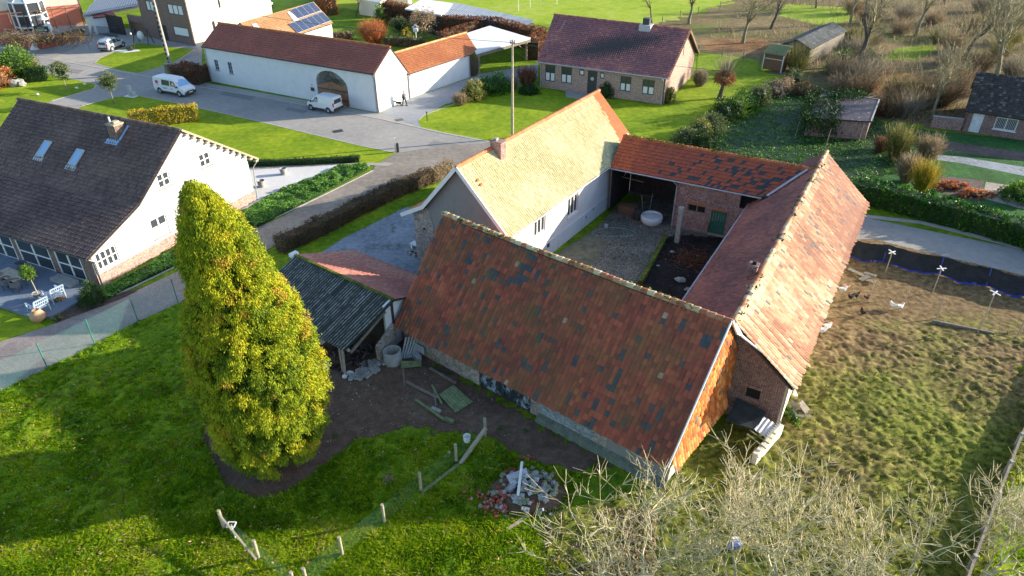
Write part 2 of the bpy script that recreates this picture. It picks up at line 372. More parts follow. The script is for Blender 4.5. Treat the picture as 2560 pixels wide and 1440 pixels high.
def gutter(parent, p0, p1, mat, r=.07, name='gutter'):
    return Acc().cyl(p0, p1, r, r, 8).build(name, mat, parent)
def pipe(parent, pts, mat, r=.045, name='downpipe'):
    return Acc().path([Vector(p) for p in pts], r, 6).build(name, mat, parent)
def corrug(parent, TL, TR, BR, BL, mat, pitch=.18, amp=.03, name='roof', rows=1, seed=1, th=.03, label=None):
    TL, TR, BR, BL = [np.array(p, float) for p in (TL, TR, BR, BL)]; N = np.cross(TR - TL, BL - TL); N /= np.linalg.norm(N); N = N if N[2] > 0 else -N
    n = int(np.linalg.norm(TR - TL) / pitch) * 4; q = rng(seed); a = Acc(); s = np.linspace(0, 1, n + 1); h = amp * np.sin(s * n / 4 * 2 * math.pi)
    for r in range(rows):
        t0, t1 = r / rows, (r + 1.04) / rows
        def P(t, o): return (TL + (TR - TL) * s[:, None]) * (1 - t) + (BL + (BR - BL) * s[:, None]) * t + N * (h + o)[:, None]
        V = np.concatenate([P(t0, -.01), P(t1, .012)]); i = np.arange(n)
        a.add(V, np.stack([i, i + 1, n + 2 + i, n + 1 + i], 1), 0, np.clip(.5 + .45 * np.sin((i + .5) / 4 * 2 * math.pi) + .12 * np.repeat(q.normal(0, 1, n // 4 + 1), 4)[:n], 0, 1), True)
        V = np.concatenate([P(t1, .012), P(t1, .012 - th)]); a.add(V, np.stack([i, i + 1, n + 2 + i, n + 1 + i], 1))
    C = [TL - N * .04, TR - N * .04, BR - N * .04, BL - N * .04, TL - N * .08, TR - N * .08, BR - N * .08, BL - N * .08]
    a.add(C, [[0, 1, 2, 3], [7, 6, 5, 4], [0, 4, 5, 1], [1, 5, 6, 2], [2, 6, 7, 3], [3, 7, 4, 0]])
    return a.build(name, mat, parent, label)
def gen(k, *a): return lambda S, T, q, W, L: k(S, T, q, W, L, *a)
# ------------------------------------------------------------------ roof materials
RED = [(0, (.050, .068, .080)), (.12, (.085, .085, .09)), (.16, (.17, .055, .038)), (.38, (.27, .070, .040)), (.62, (.37, .090, .047)), (.85, (.50, .13, .06)), (1, (.50, .32, .20))]
MT['t_barn'] = tilemat('barn_pantiles', RED, (.17, .13, .04), .62)
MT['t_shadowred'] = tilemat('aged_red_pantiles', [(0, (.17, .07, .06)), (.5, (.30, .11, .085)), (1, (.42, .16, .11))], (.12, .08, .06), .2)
MT['t_pale'] = tilemat('lichened_pantiles', [(0, (.08, .075, .08)), (.08, (.16, .12, .11)), (.12, (.28, .095, .05)), (.33, (.40, .16, .08)), (.58, (.47, .27, .14)), (.8, (.53, .41, .24)), (1, (.60, .52, .34))], (.5, .42, .3), .15)
MT['t_glare'] = tilemat('sun_glare_pantiles', [(0, (.40, .36, .18)), (.5, (.50, .46, .25)), (.9, (.60, .55, .33)), (.93, (.50, .13, .04)), (1, (.55, .15, .045))], (.45, .40, .2), .15, .55)  # pale stops put sun glare into the colour; orange stops are the tile itself
MT['t_orange'] = tilemat('orange_pantiles', [(0, (.42, .13, .05)), (.5, (.50, .17, .06)), (1, (.56, .22, .09))], (.3, .2, .1), .15)
MT['t_mixed'] = tilemat('mixed_pantiles', RED[:1] + [(.2, (.06, .06, .065)), (.24, (.34, .08, .045)), (.7, (.50, .11, .05)), (1, (.66, .14, .05))], (.10, .10, .05), .2)
MT['t_brown'] = tilemat('dark_brown_tiles', [(0, (.070, .042, .036)), (.5, (.145, .088, .072)), (1, (.22, .14, .11))], (.14, .10, .06), .3, .6, lichen=.10)
MT['t_white_house'] = tilemat('brown_red_pantiles', [(0, (.30, .095, .065)), (.5, (.38, .115, .075)), (1, (.47, .15, .09))], (.22, .10, .07), .2)
MT['t_bung'] = tilemat('purple_brown_tiles', [(0, (.21, .095, .10)), (.4, (.32, .12, .11)), (.8, (.43, .16, .13)), (1, (.56, .21, .15))], (.25, .12, .11), .15)
MT['t_yel'] = tilemat('sunny_orange_pantiles', [(0, (.55, .27, .11)), (.5, (.62, .34, .15)), (1, (.68, .42, .2))], (.5, .35, .15), .2)
MT['t_hang'] = tilemat('hung_pantiles', [(0, (.10, .09, .09)), (.05, (.25, .2, .15)), (.08, (.34, .07, .015)), (.5, (.60, .14, .022)), (1, (.82, .34, .09))], (.5, .3, .1), .2)
MT['t_pinkshed'] = tilemat('pink_red_tiles', [(0, (.20, .20, .24)), (.06, (.36, .13, .10)), (.5, (.46, .17, .12)), (1, (.56, .28, .19))], (.4, .25, .2), .2)
b = NB('mossy_cement_sheet'); cc = b.ramp(b.attr(), [(.25, (.022, .026, .020)), (.6, (.08, .085, .07)), (.9, (.30, .31, .28))]); cc = b.mix(cc, (.03, .04, .03), b.ramp(b.noise(3.2, 6, .75), [(.44, 0.), (.60, .85)])); MT['cement_sheet'] = b.fin(cc, .9)
b = NB('pale_steel_sheet'); cc = b.ramp(b.attr(), [(0, (.20, .24, .27)), (1, (.50, .53, .56))]); MT['steel_sheet'] = b.fin(cc, .5)
# ------------------------------------------------------------------ the barn with the big red roof
def rf_barn(S, T, q, W, L):
    v = .44 + .52 * (q.random(S.shape) - .36) + .12 * vnoise(S * W * .4, T * L * .5, 3)
    v += np.where(q.random((1, S.shape[1])) > .9, -.12, 0)
    pd = .05 + .05 * np.clip(vnoise(S * W * .35 + 7, T * L * .5, 9), 0, 1) + .07 * (T < .3) * (S < .5)
    k = q.random(S.shape) < pd; k |= np.roll(k, 1, 0) & (q.random(S.shape) < .35)
    v = np.clip(v, .2, .95); v[k] = q.random(k.sum()) * .12; pale = q.random(S.shape) < .003; v[pale] = 1; return v
A0 = G(1112, 535, 7.0); ALEN = 17.35
barn = thing('barn', 'long red pantiled barn with scattered dark tiles and a mossy ridge', 'barn', (A0.x, A0.y), -128.5)
def rf_simple(lo=0., hi=1.): return lambda S, T, q, W, L: lo + (hi - lo) * np.clip(.5 + .33 * q.normal(0, .6, S.shape) + .35 * vnoise(S * W * .5, T * L * .5, 2), 0, 1)
roof(barn, (0, -.1, 7), (0, ALEN + .12, 7), (4.61, ALEN + .12, 1.6), (4.61, -.1, 1.6), MT['t_barn'], MT['wood_dark'], .235, .30, .035, 5, rf_barn, 11, sag=.07, label='red slope with scattered dark tiles')
roof(barn, (0, -.1, 7), (0, ALEN - .4, 7), (-4.3, ALEN - .4, 2.0), (-4.3, -.1, 2.0), MT['t_barn'], MT['wood_dark'], .3, .36, .035, 3, rf_barn, 12, sag=.07)
ridge(barn, (0, -.12, 7.0), (0, ALEN + .1, 7.0), MT['t_pale'], .15, .38, 4, moss=MT['moss'], sag=.07)
# front wall: old brick, weathered double door, grey blocks
wall(barn, (4.11, 0, 0), (0, 1, 0), (1, 0, 0), [(0, 0), (5.95, 0), (5.95, 2.15), (0, 2.15)], (), MT['stone_old'], .1, 'brick_wall')
wall(barn, (4.09, 5.95, 0), (0, 1, 0), (1, 0, 0), [(0, 1.75), (3.5, 1.75), (3.5, 2.15), (0, 2.15)], (), MT['brick_dark'], .1, 'lintel')
wall(barn, (4.11, 9.45, 0), (0, 1, 0), (1, 0, 0), [(0, 0), (.55, 0), (.55, 2.15), (0, 2.15)], (), MT['stone_old'], .1, 'brick_pier')
wall(barn, (4.11, 10.0, 0), (0, 1, 0), (1, 0, 0), [(0, .25), (3.3, .25), (3.3, 2.15), (0, 2.15)], (), MT['block'], .1, 'block_wall')
wall(barn, (4.11, 13.3, 0), (0, 1, 0), (1, 0, 0), [(0, .2), (.75, .2), (.75, 2.15), (0, 2.15)], (), MT['stone_old'], .1, 'brick_pier')
wall(barn, (4.11, 14.05, 0), (0, 1, 0), (1, 0, 0), [(0, .2), (3.3, .2), (3.3, 2.15), (0, 2.15)], (), MT['grey_render'], .1, 'rendered_wall')
a = Acc(); a.add([(4.11, 10, -.02), (4.11, ALEN, -.02), (4.5, ALEN, -.02), (4.5, 10, -.02), (4.11, 10, .34), (4.11, ALEN, .34), (4.30, ALEN, .22), (4.30, 10, .22)], [[0, 3, 7, 4], [3, 2, 6, 7], [2, 1, 5, 6], [7, 6, 5, 4]])
MT['slime'] = plain('green_stained_plinth', (.17, .19, .14), .9, .35, 2.5, .2, fine=12); a.build('plinth', MT['slime'], barn)
b = NB('flaking_blue_door'); cc = b.mix((.36, .44, .50), (.025, .03, .04), b.ramp(b.noise(1.6, 7, .8, b.map(None, (1, 1, .7)), .3), [(.44, 0.), (.52, 1.)])); MT['door_flaky'] = b.fin(cc, .7)
for i in range(2):
    a = Acc()
    for k in range(6): a.bx(4.02, 6.0 + i * 1.72 + k * .283, .05, 4.06, 6.0 + i * 1.72 + k * .283 + .27, 1.74, 0)
    a.bx(4.06, 6.02 + i * 1.72, .3, 4.09, 7.66 + i * 1.72, .42); a.bx(4.06, 6.02 + i * 1.72, 1.3, 4.09, 7.66 + i * 1.72, 1.42); a.build('door', MT['door_flaky'], barn)
# right gable: hung orange tiles over a low cream wall
gw = [(-4.0, 0), (4.11, 0), (4.11, 2.0), (0, 6.82), (-4.0, 2.2)]
wall(barn, (0, ALEN - .08, 0), (-1, 0, 0), (0, 1, 0), [(-p[0], p[1]) for p in gw], (), MT['cream'], .15, 'gable_wall')
def hang(parent):
    q = rng(21); a = Acc(); tw, tl = .24, .30; y = ALEN - .05
    for r in range(20):
        z1 = 6.75 - r * tl; z0 = z1 - tl * 1.12
        if z0 < 1.0: break
        hw = (6.85 - z1) / 1.172 + .12; fl = max(0, (2.2 - z0)) ** 1.3 * .22
        n = int(2 * hw / tw)
        for c in range(n):
            x0 = -hw + c * tw
            if x0 < -3.9 or x0 + tw > 4.25: continue
            if z0 < 1.9 and x0 < -1.8: continue
            if q.random() < .012 and z0 > 1.6: continue
            j = abs(q.normal(0, .05)) if z0 < 1.5 else 0; V = []
            for k in range(4):
                u = k / 3; w_ = .035 * math.sin(math.pi * u); V.append((x0 + u * tw * .97, y + w_ + max(0, fl - .05) * .8 + .01, z1))
            for k in range(4):
                u = k / 3; w_ = .035 * math.sin(math.pi * u); V.append((x0 + u * tw * .97, y + w_ + fl + .08, z0 - j))
            a.add(V, [[k + 1, k, 4 + k, 5 + k] for k in range(3)], 0, q.random(), True)
    a.build('tile_hanging', MT['t_hang'], parent, 'orange hung tiles with a ragged lower edge')
hang(barn)
a = Acc(); a.beam((.05, ALEN + .14, 7.1), (4.66, ALEN + .14, 1.72), .06, .09); a.beam((-.05, ALEN + .14, 7.08), (-1.2, ALEN + .14, 5.7), .10, .12); a.build('verge_board', MT['white_paint'], barn)
wall(barn, (0, 0, 0), (1, 0, 0), (0, -1, 0), [(-4, 0), (4.11, 0), (4.11, 2.0), (0, 6.82), (-4, 2.2)], (), MT['brick_dark'], .15, 'gable_wall')
wall(barn, (-3.9, ALEN - .3, 0), (0, -1, 0), (-1, 0, 0), [(0, 0), (ALEN - .3, 0), (ALEN - .3, 2.3), (0, 2.3)], (), MT['brick_red'], .12, 'wall')
# ------------------------------------------------------------------ the stable wing with the pale sunlit slope
D0 = G(1835, 805, 6.0); DL = 25.0
stab = thing('stable_wing', 'long brick stable with a pale lichened slope and dark red slope', 'stable', (D0.x, D0.y), -30.2)
def rf_pale(S, T, q, W, L):
    n = vnoise(S * W * .35, T * L * .45, 4) + .6 * vnoise(S * W * 1.1, T * L * .6, 8)
    v = .48 + .26 * n + q.normal(0, .12, S.shape) + .24 * (S < .38) - .10 * T + .2 * (T < .12) - .14 * (S > .45) + .42 * (q.random((1, S.shape[1])) - .5) + 0 * T
    v = np.clip(v, .13, 1); k = q.random(S.shape) < .02 + .16 * np.clip(vnoise(S * W * .4 + 3, T * L * .7, 6), 0, 1) * (S > .3); v[k] = q.random(k.sum()) * .1; return v
roof(stab, (0, -.02, 6), (0, DL, 6), (3.62, DL, 2.78), (3.30, .35, 3.03), MT['t_pale'], MT['wood_dark'], .21, .29, .035, 4, rf_pale, 31, sag=.05, ragged=.25, eave_lift=.05, label='pale lichened slope with ragged eave')
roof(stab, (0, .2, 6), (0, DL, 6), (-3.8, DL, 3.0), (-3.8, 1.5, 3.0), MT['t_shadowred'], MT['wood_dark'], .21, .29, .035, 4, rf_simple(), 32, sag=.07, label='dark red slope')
ridge(stab, (0, -.02, 6.02), (0, DL, 6.02), MT['t_pale'], .15, .4, 7, moss=MT['moss'], sag=.07)
wall(stab, (0, .55, 0), (1, 0, 0), (0, -1, 0), [(-3.5, 0), (3.05, 0), (3.05, 3.05), (.3, 5.55), (-.2, 5.55), (-3.5, 3.0)], [(1.15, 1.5, 1.85, 2.15)], MT['brick_dark'], .14, 'gable_wall')
a = Acc(); a.bx(1.1, .5, 2.16, 1.9, .54, 2.32); a.build('lintel', MT['brick_red'], stab)
a = Acc(); a.bx(1.16, .64, 1.5, 1.84, .67, 2.14); a.build('window', MT['black'], stab)
wall(stab, (3.05, .55, 0), (0, 1, 0), (1, 0, 0), [(0, 0), (DL - .7, 0), (DL - .7, 3.0), (0, 3.0)], [(4, .0, 5.0, 1.9), (9, .9, 10, 1.6), (15, .9, 16, 1.6)], MT['cream'], .12, 'wall')
wall(stab, (-3.5, DL - .15, 0), (0, -1, 0), (-1, 0, 0), [(0, 0), (DL - .7, 0), (DL - .7, 3.1), (0, 3.1)], [(5, 0, 6.1, 2), (9, .9, 10, 1.7)], MT['brick_red'], .12, 'wall')
wall(stab, (3.05, DL - .15, 0), (-1, 0, 0), (0, 1, 0), [(0, 0), (6.55, 0), (6.55, 3.0), (3.05, 5.8), (0, 3.0)], (), MT['brick_red'], .12, 'gable_wall')
a = Acc(); a.beam((.03, -.05, 5.98), (.46, -.2, 5.52), .2, .06); a.beam((.46, -.2, 5.52), (1.75, .42, 4.40), .2, .06); a.beam((1.75, .42, 4.42), (3.3, .46, 3.02), .16, .06); a.build('verge_board', MT['white_paint'], stab)
a = Acc(); a.bx(-.62, 5.0, 5.3, -.2, 5.42, 6.35); a.bx(-.66, 4.96, 6.35, -.16, 5.46, 6.42); a.bx(-.50, 5.1, 6.42, -.3, 5.3, 6.6, 1); a.build('chimney', [MT['brick_dark'], MT['black']], stab)
a = Acc(); a.beam((-3.86, 1.6, 2.98), (-3.86, DL - 3.2, 2.98), .09, .09); a.build('gutter', MT['grey_metal'], stab)
# ------------------------------------------------------------------ the cart shed wing at the back of the courtyard
C0 = G(1560, 340, 5.7)
cart = thing('cart_shed', 'brick cart shed with open dark bay and orange to slate mixed tiles', 'shed', (C0.x, C0.y), -118.3)
def rf_mix(S, T, q, W, L):
    v = .62 + .2 * q.normal(0, .5, S.shape) - .1 * (S > .25); v += .3 * (S < .12); v = np.clip(v, .25, 1)
    pd = np.clip((S - .28) * 1.6, 0, .48) * (.7 + .5 * vnoise(S * W * .8, T * L, 4)) * (T > .12); k = q.random(S.shape) < pd; v[k] = q.random(k.sum()) * .2; return v
roof(cart, (0, -.05, 5.7), (0, 14.2, 5.7), (2.55, 11.8, 4.0), (2.55, -.05, 4.0), MT['t_mixed'], MT['wood_dark'], .26, .32, .035, 4, rf_mix, 41)
roof(cart, (0, -.05, 5.7), (0, 14.2, 5.7), (-2.9, 14.2, 3.6), (-2.9, -.05, 3.6), MT['t_mixed'], MT['wood_dark'], .3, .36, .035, 3, rf_mix, 42)
ridge(cart, (0, -.05, 5.72), (0, 14.2, 5.72), MT['t_orange'], .13, .36, 8, moss=MT['moss'])
wall(cart, (2.1, 5.25, 0), (0, 1, 0), (1, 0, 0), [(0, 0), (6.2, 0), (6.2, 4.0), (0, 4.0)], [(1.0, 1.55, 2.35, 2.15), (2.72, .1, 3.95, 2.05), (4.7, 2.6, 5.9, 3.8)], MT['brick_red'], .2, 'brick_wall')
window(cart, (2.1, 5.25, 0), (0, 1, 0), (1, 0, 0), 1.0, 1.55, 2.35, 2.15, MT['wood_grey'], MT['black'], .14, 2, 1, .07)
MT['green_paint'] = plain('green_paint', (.02, .14, .10), .6, .25, 5, fine=14)
a = Acc(); [a.bx(1.93, 8.0 + k * .2, .12, 1.97, 8.185 + k * .2, 2.04) for k in range(6)]; a.bx(1.97, 8.0, 1.0, 2.0, 9.18, 1.08); a.bx(1.97, 8.0, 1.8, 2.0, 9.18, 1.9); a.build('door', MT['green_paint'], cart)
a = Acc(); a.bx(2.1, 8.0, 2.07, 2.125, 9.2, 2.22); a.bx(2.1, 6.2, 2.17, 2.125, 7.65, 2.32); a.build('lintel', MT['t_orange'], cart)
a = Acc(); a.bx(1.7, 9.9, 2.55, 1.8, 11.2, 3.85); a.build('hatch', MT['black'], cart)
a = Acc(); a.bx(2.0, 9.22, .9, 2.06, 9.42, 1.75); a.build('door_post', MT['wood_pale'], cart); a = Acc(); a.bx(2.12, 8.0, .02, 2.2, 9.3, .1); a.build('threshold', MT['wood_pale'], cart)
# open bay: plank back wall, posts, rails, partition
a = Acc(); q = rng(5)
for k in range(26): a.bx(-2.55, .05 + k * .2, 0, -2.5, .05 + k * .2 + .192, 3.5, 0, q.random())
a.bx(-2.5, 5.2, 0, 2.0, 5.3, 3.9); a.bx(-2.5, -.02, 0, 2.0, .04, 3.9); a.build('plank_wall', MT['wood_dark'], cart)
a = Acc(); [a.beam((-2.42, .1, z), (-2.42, 5.2, z - .05), .06, .09) for z in (.9, 1.7, 2.5)]; a.beam((-2.4, 2.6, 0), (-2.4, 2.6, 3.5), .12, .12); a.beam((-.2, .1, 2.2), (-.2, 1.9, 2.1), .05, .05, 1); a.build('rails', [MT['wood_dark'], MT['wood_pale']], cart)
a = Acc(); a.bx(2.0, 0, 3.72, 2.15, 5.3, 3.95); a.build('bressummer', MT['wood_dark'], cart)
gutter(cart, (2.62, -.05, 3.93), (2.62, 11.4, 3.93), MT['grey_metal'], .06)
pipe(cart, [(2.6, 5.0, 3.9), (2.25, 5.25, 3.5), (2.25, 5.25, .1)], MT['grey_metal'])
_C = frame((C0.x, C0.y), -118.3); _D = frame((D0.x, D0.y), -30.2).inverted(); fl = []
for _x in (2.5, 1.9, 1.3, .7, .2):
    _z = 5.7 - _x * 1.7 / 2.55; _b = min(np.linspace(9, 14, 200), key=lambda y_: abs(6 + (_D @ (_C @ Vector((_x, y_, 0)))).x * 3 / 3.8 - _z)); fl.append((_x, float(_b) - .12, _z))
a = Acc(); [a.beam((p[0], p[1], p[2] + .13), (q_[0], q_[1], q_[2] + .13), .2, .04) for p, q_ in zip(fl[:-1], fl[1:])]; a.build('valley_flashing', MT['grey_metal'], cart)
# ------------------------------------------------------------------ the farmhouse
B0 = G(1147, 415, 8.0); BL_ = 19.05
fh = thing('farmhouse', 'white farmhouse with white bargeboards and orange tiles painted pale like sun glare', 'farmhouse', (B0.x, B0.y), -33.3)
roof(fh, (0, -.3, 8), (0, BL_, 8), (3.9, BL_, 4.1), (3.9, -.3, 4.1), MT['t_glare'], MT['wood_dark'], .20, .32, .035, 4, lambda S, T, q, W, L: np.where(S + .05 * T + .02 * q.random(S.shape) > .955, 1., rf_simple(0, .9)(S, T, q, W, L)), 51, label='orange slope with pale sun glare painted into its tiles')  # pale glare painted along the slope, true tile orange kept at the far end
roof(fh, (0, -.3, 8), (0, BL_, 8), (-3.0, BL_, 4.5), (-3.0, -.3, 4.5), MT['t_orange'], MT['wood_dark'], .25, .34, .035, 3, rf_simple(), 52)
roof(fh, (-3.0, -.3, 4.5), (-3.0, 7.5, 4.5), (-5.0, 7.5, 3.4), (-5.0, -.3, 3.4), MT['t_orange'], MT['wood_dark'], .25, .34, .035, 3, rf_simple(), 53, name='lean_to_roof')
ridge(fh, (0, -.3, 8.02), (0, BL_, 8.02), MT['t_orange'], .14, .36, 9)
BWIN = [(8.15, 1.9, 9.7, 3.75), (3.5, 2.3, 5.0, 3.85)]
wall(fh, (3.5, 0, 0), (0, 1, 0), (1, 0, 0), [(0, 1.15), (18.7, 1.15), (18.7, 4.35), (0, 4.35)], BWIN + [(15.9, 1.15, 17.2, 2.6)], MT['white'], .16, 'white_wall')
MT['stained'] = plaster('weathered_limewash', (.66, .71, .76), (.30, .22, .15), .6)
wall(fh, (3.56, 0, 0), (0, 1, 0), (1, 0, 0), [(0, 0), (15.2, 0), (15.2, 1.2), (0, 1.2)], [(5.2, .7, 5.6, 1.1), (10.9, .65, 11.15, .9), (12.1, .85, 12.35, 1.1)], MT['stained'], .12, 'plinth', 'limewashed plinth with peeling patches')
wall(fh, (3.54, 15.2, 0), (0, 1, 0), (1, 0, 0), [(0, 0), (.7, 0), (.7, 1.6), (0, 1.6)], (), MT['concrete'], .12, 'wall')
wall(fh, (3.5, 17.2, 0), (0, 1, 0), (1, 0, 0), [(0, 0), (1.5, 0), (1.5, 1.2), (0, 1.2)], (), MT['wood_dark'], .12, 'wall')
for (s0, z0, s1, z1) in BWIN: window(fh, (3.5, 0, 0), (0, 1, 0), (1, 0, 0), s0 + .03, z0, s1 - .03, z1 - .35, MT['white_paint'], MT['glass'], .13, 3, 1, .09, MT['white_paint'])
a = Acc(); [a.bx(3.38, s0 + .02, z1 - .36, 3.48, s1 - .02, z1) for (s0, z0, s1, z1) in BWIN]; a.build('shutter_box', MT['wood_pale'], fh)
a = Acc(); a.bx(3.3, 15.95, 0, 3.4, 17.15, 2.55); a.build('door', MT['wood_dark'], fh)
wall(fh, (0, 0, 0), (1, 0, 0), (0, -1, 0), [(-2.9, 0), (3.5, 0), (3.5, 4.25), (0, 7.85), (-2.9, 4.5)], (), MT['grey_render'], .15, 'gable_wall', 'grey rendered gable')
wall(fh, (0, -.03, 0), (1, 0, 0), (0, -1, 0), [(-4.1, 0), (-2.4, 0), (-2.4, 3.1), (-2.85, 4.35), (-4.1, 3.75)], [(-3.3, 2.55, -3.1, 2.75), (-2.8, 1.6, -2.55, 2.1)], MT['stone_old'], .12, 'brick_wall')
wall(fh, (-4.1, 7.2, 0), (0, -1, 0), (-1, 0, 0), [(0, 0), (7.2, 0), (7.2, 3.75), (0, 3.75)], (), MT['brick_dark'], .12, 'wall')
wall(fh, (-2.9, BL_ - .3, 0), (0, -1, 0), (-1, 0, 0), [(0, 0), (11.5, 0), (11.5, 4.4), (0, 4.4)], (), MT['white'], .12, 'wall')
wall(fh, (3.5, BL_ - .15, 0), (-1, 0, 0), (0, 1, 0), [(0, 0), (6.4, 0), (6.4, 4.5), (3.5, 7.85), (0, 4.25)], (), MT['white'], .12, 'gable_wall')
a = Acc()
for p, q_ in (((0, -.34, 7.98), (3.92, -.34, 4.06)), ((0, -.34, 7.98), (-3.0, -.34, 4.48)), ((-3.0, -.34, 4.48), (-5.0, -.34, 3.38))): a.beam(p, q_, .06, .26)
a.build('bargeboard', MT['white_paint'], fh)
a = Acc(); a.bx(-.1, 3.6, 7.2, .75, 4.2, 8.45); a.bx(-.14, 3.56, 8.45, .79, 4.24, 8.53); a.bx(.1, 3.75, 8.53, .3, 4.0, 8.7, 1); a.build('chimney', [MT['brick_red'], MT['concrete']], fh)
a = Acc(); [a.box((x, .55 + dy, 8.08 - x), (.16, .22, .14), 0) for x, dy in ((1.0, 0), (1.25, .02))]; a.build('roof_vent', MT['t_orange'], fh)
gutter(fh, (3.97, -.3, 4.02), (3.97, BL_ - .5, 4.02), MT['grey_metal'], .06)
pipe(fh, [(3.75, 14.9, 4.0), (3.62, 14.9, 3.6), (3.66, 14.9, .1)], MT['white_paint'], .03)
a = Acc(); a.beam((3.0, 18.62, 5.1), (3.05, 18.62, 3.6), .18, .18); a.build('flue', MT['white_paint'], fh)
a = Acc(); a.beam((3.6, 16.4, 1.6), (3.75, 17.9, 2.4), .05, .08); a.build('handrail', MT['white_paint'], fh)
# ------------------------------------------------------------------ the little lean-to between the conifer and the barn
S0 = G(740, 640, 3.3)
sh = thing('lean_to_shed', 'tumbledown shed, pink tiles behind and corrugated sheets in front', 'shed', (S0.x, S0.y), -126.0)
SL = 8.3
corrug(sh, (0, -.1, 3.3), (0, SL + .1, 3.2), (3.7, SL - .15, 1.85), (3.7, -.1, 1.9), MT['cement_sheet'], .19, .035, rows=3, label='dark mossy corrugated slope')
roof(sh, (-.05, -.1, 3.32), (-.05, SL + .1, 3.25), (-4.7, SL + .1, 1.6), (-4.6, -.1, 1.6), MT["t_pinkshed"], MT['wood_dark'], .22, .28, .03, 4, rf_simple(.1, 1), 61, label='pink red tiled slope')
a = Acc(); a.beam((0, -.15, 3.36), (0, SL + .1, 3.28), .16, .1); a.build('ridge_board', MT['moss'], sh)
a = Acc(); a.box((0, -.2, 3.36), (.55, .3, .22)); a.build('ridge_cap', MT['white_paint'], sh)
wall(sh, (0, SL - .1, 0), (-1, 0, 0), (0, 1, 0), [(-.6, 0), (3.0, 0), (3.0, 2.2), (0, 3.2), (-.6, 3.0)], (), MT['white_clean'], .12, 'gable_wall', 'whitewashed end wall')
wall(sh, (-4.3, SL - .2, 0), (0, -1, 0), (-1, 0, 0), [(0, 0), (SL - .3, 0), (SL - .3, 1.6), (0, 1.6)], (), MT['brick_red'], .12, 'wall')
wall(sh, (.1, 0, 0), (0, 1, 0), (1, 0, 0), [(0, 0), (SL, 0), (SL, 3.1), (0, 3.1)], (), MT['wood_dark'], .1, 'back_boards')
MT['red_paint'] = plain('faded_red_boards', (.16, .02, .02), .7, .3, 3)
a = Acc(); a.bx(3.35, 4.6, 0, 3.4, 5.5, 1.85); a.build('door', MT['red_paint'], sh)
a = Acc(); a.add([(3.3, 5.5, .9), (3.42, 6.6, 1.8), (3.35, 5.5, 1.9), (3.32, 5.7, .9)], [[0, 3, 1, 2]]); a.build('sheet', MT['wood_pale'], sh)
a = Acc(); a.beam((3.55, 7.55, 0), (3.5, 7.5, 1.9), .12, .12); a.beam((3.65, 7.8, 0), (3.5, 7.75, 1.9), .1, .1); a.beam((3.5, 7.3, 1.8), (3.5, SL, 1.78), .12, .12); a.build('post', MT['wood_pale'], sh)
a = Acc(); a.beam((.6, SL, 2.75), (3.4, SL - .05, 1.55), .1, .14); a.build('rafter', MT['wood_grey'], sh)
# ------------------------------------------------------------------ neighbouring houses
def onplane(px, py, p0, n):
    o = Vector((0, 0, CH)); d = (G(px, py) - o); n = Vector(n); return o + d * ((Vector(p0) - o).dot(n) / d.dot(n))
# --- white house with the steep dark brown roof (left)
lh = thing('house', 'white house with a big dark brown tiled roof, skylights and terrace glazing', 'house', (-27.53, 39.65), 65.5)
LL = 17.3
rb = rf_simple(.1, .9)
roof(lh, (9.33, -.12, 7.86), (9.33, LL, 7.86), (4.33, LL, 4.1), (4.33, -.12, 4.1), MT['t_brown'], MT['wood_dark'], .24, .30, .028, 4, rb, 71)
roof(lh, (4.33, -.12, 4.12), (4.33, LL, 4.12), (-.25, LL, 2.32), (-.25, -.12, 2.32), MT['t_brown'], MT['wood_dark'], .24, .30, .028, 4, rb, 72, name='lower_roof')
roof(lh, (9.33, -.12, 7.86), (9.33, LL, 7.86), (15.9, LL, 3.3), (15.9, -.12, 3.3), MT['t_brown'], MT['wood_dark'], .3, .34, .028, 3, rb, 73)
ridge(lh, (9.33, -.1, 7.88), (9.33, LL, 7.88), MT['t_brown'], .13, .36, 10)
GW = [(.30, 1.06, 1.93, 2.33), (4.88, 1.2, 6.3, 2.7), (6.42, 4.45, 7.5, 5.53), (10.32, 4.55, 11.4, 5.62)]
wall(lh, (0, 0, 0), (1, 0, 0), (0, -1, 0), [(0, .9), (14.9, .9), (14.9, 3.8), (9.33, 7.72), (4.33, 3.98), (0, 2.32)], GW, MT['white_clean'], .16, 'gable_wall', 'sunlit whitewashed gable')
wall(lh, (0, -.03, 0), (1, 0, 0), (0, -1, 0), [(0, 0), (14.9, 0), (14.9, .9), (0, .9)], (), MT['brick_pink'], .16, 'brick_base')
for i, g in enumerate(GW): window(lh, (0, 0, 0), (1, 0, 0), (0, -1, 0), *g, MT['white_paint'], MT['glass'], .12, 4 if i == 0 else 2, 2, .10, MT['brick_pink'] if i else None, .55 if i == 1 else None)
for i in (0,):
    a = Acc(); a.bx(.26, -.06, 1.02, 1.97, .0, 1.08); a.build('sill', MT['white_paint'], lh)
FR = [(1.15, .05, 3.75, 2.05), (4.3, .05, 7.75, 2.1), (8.15, .05, 10.9, 2.15), (11.4, .05, 14.5, 2.15)]
wall(lh, (0, 0, 0), (0, 1, 0), (-1, 0, 0), [(0, 0), (LL, 0), (LL, 2.25), (0, 2.25)], FR, MT['brick_brown'], .1, 'front_wall')
for (s0, z0, s1, z1) in FR:
    mid = (s0 + s1) / 2
    window(lh, (0, 0, 0), (0, 1, 0), (-1, 0, 0), s0, z0, s1, z1, MT['white_paint'], MT['glass'], .08, 2, 2, .13, name='patio_door')
a = Acc(); a.bx(-.12, .3, 2.06, .02, LL, 2.28); a.build('fascia', MT['white_paint'], lh)
gutter(lh, (-.33, -.1, 2.28), (-.33, LL, 2.28), MT['dark_metal'], .06)
pipe(lh, [(-.25, -.15, 2.25), (.15, -.08, 1.9), (.15, -.08, .05)], MT['concrete'])
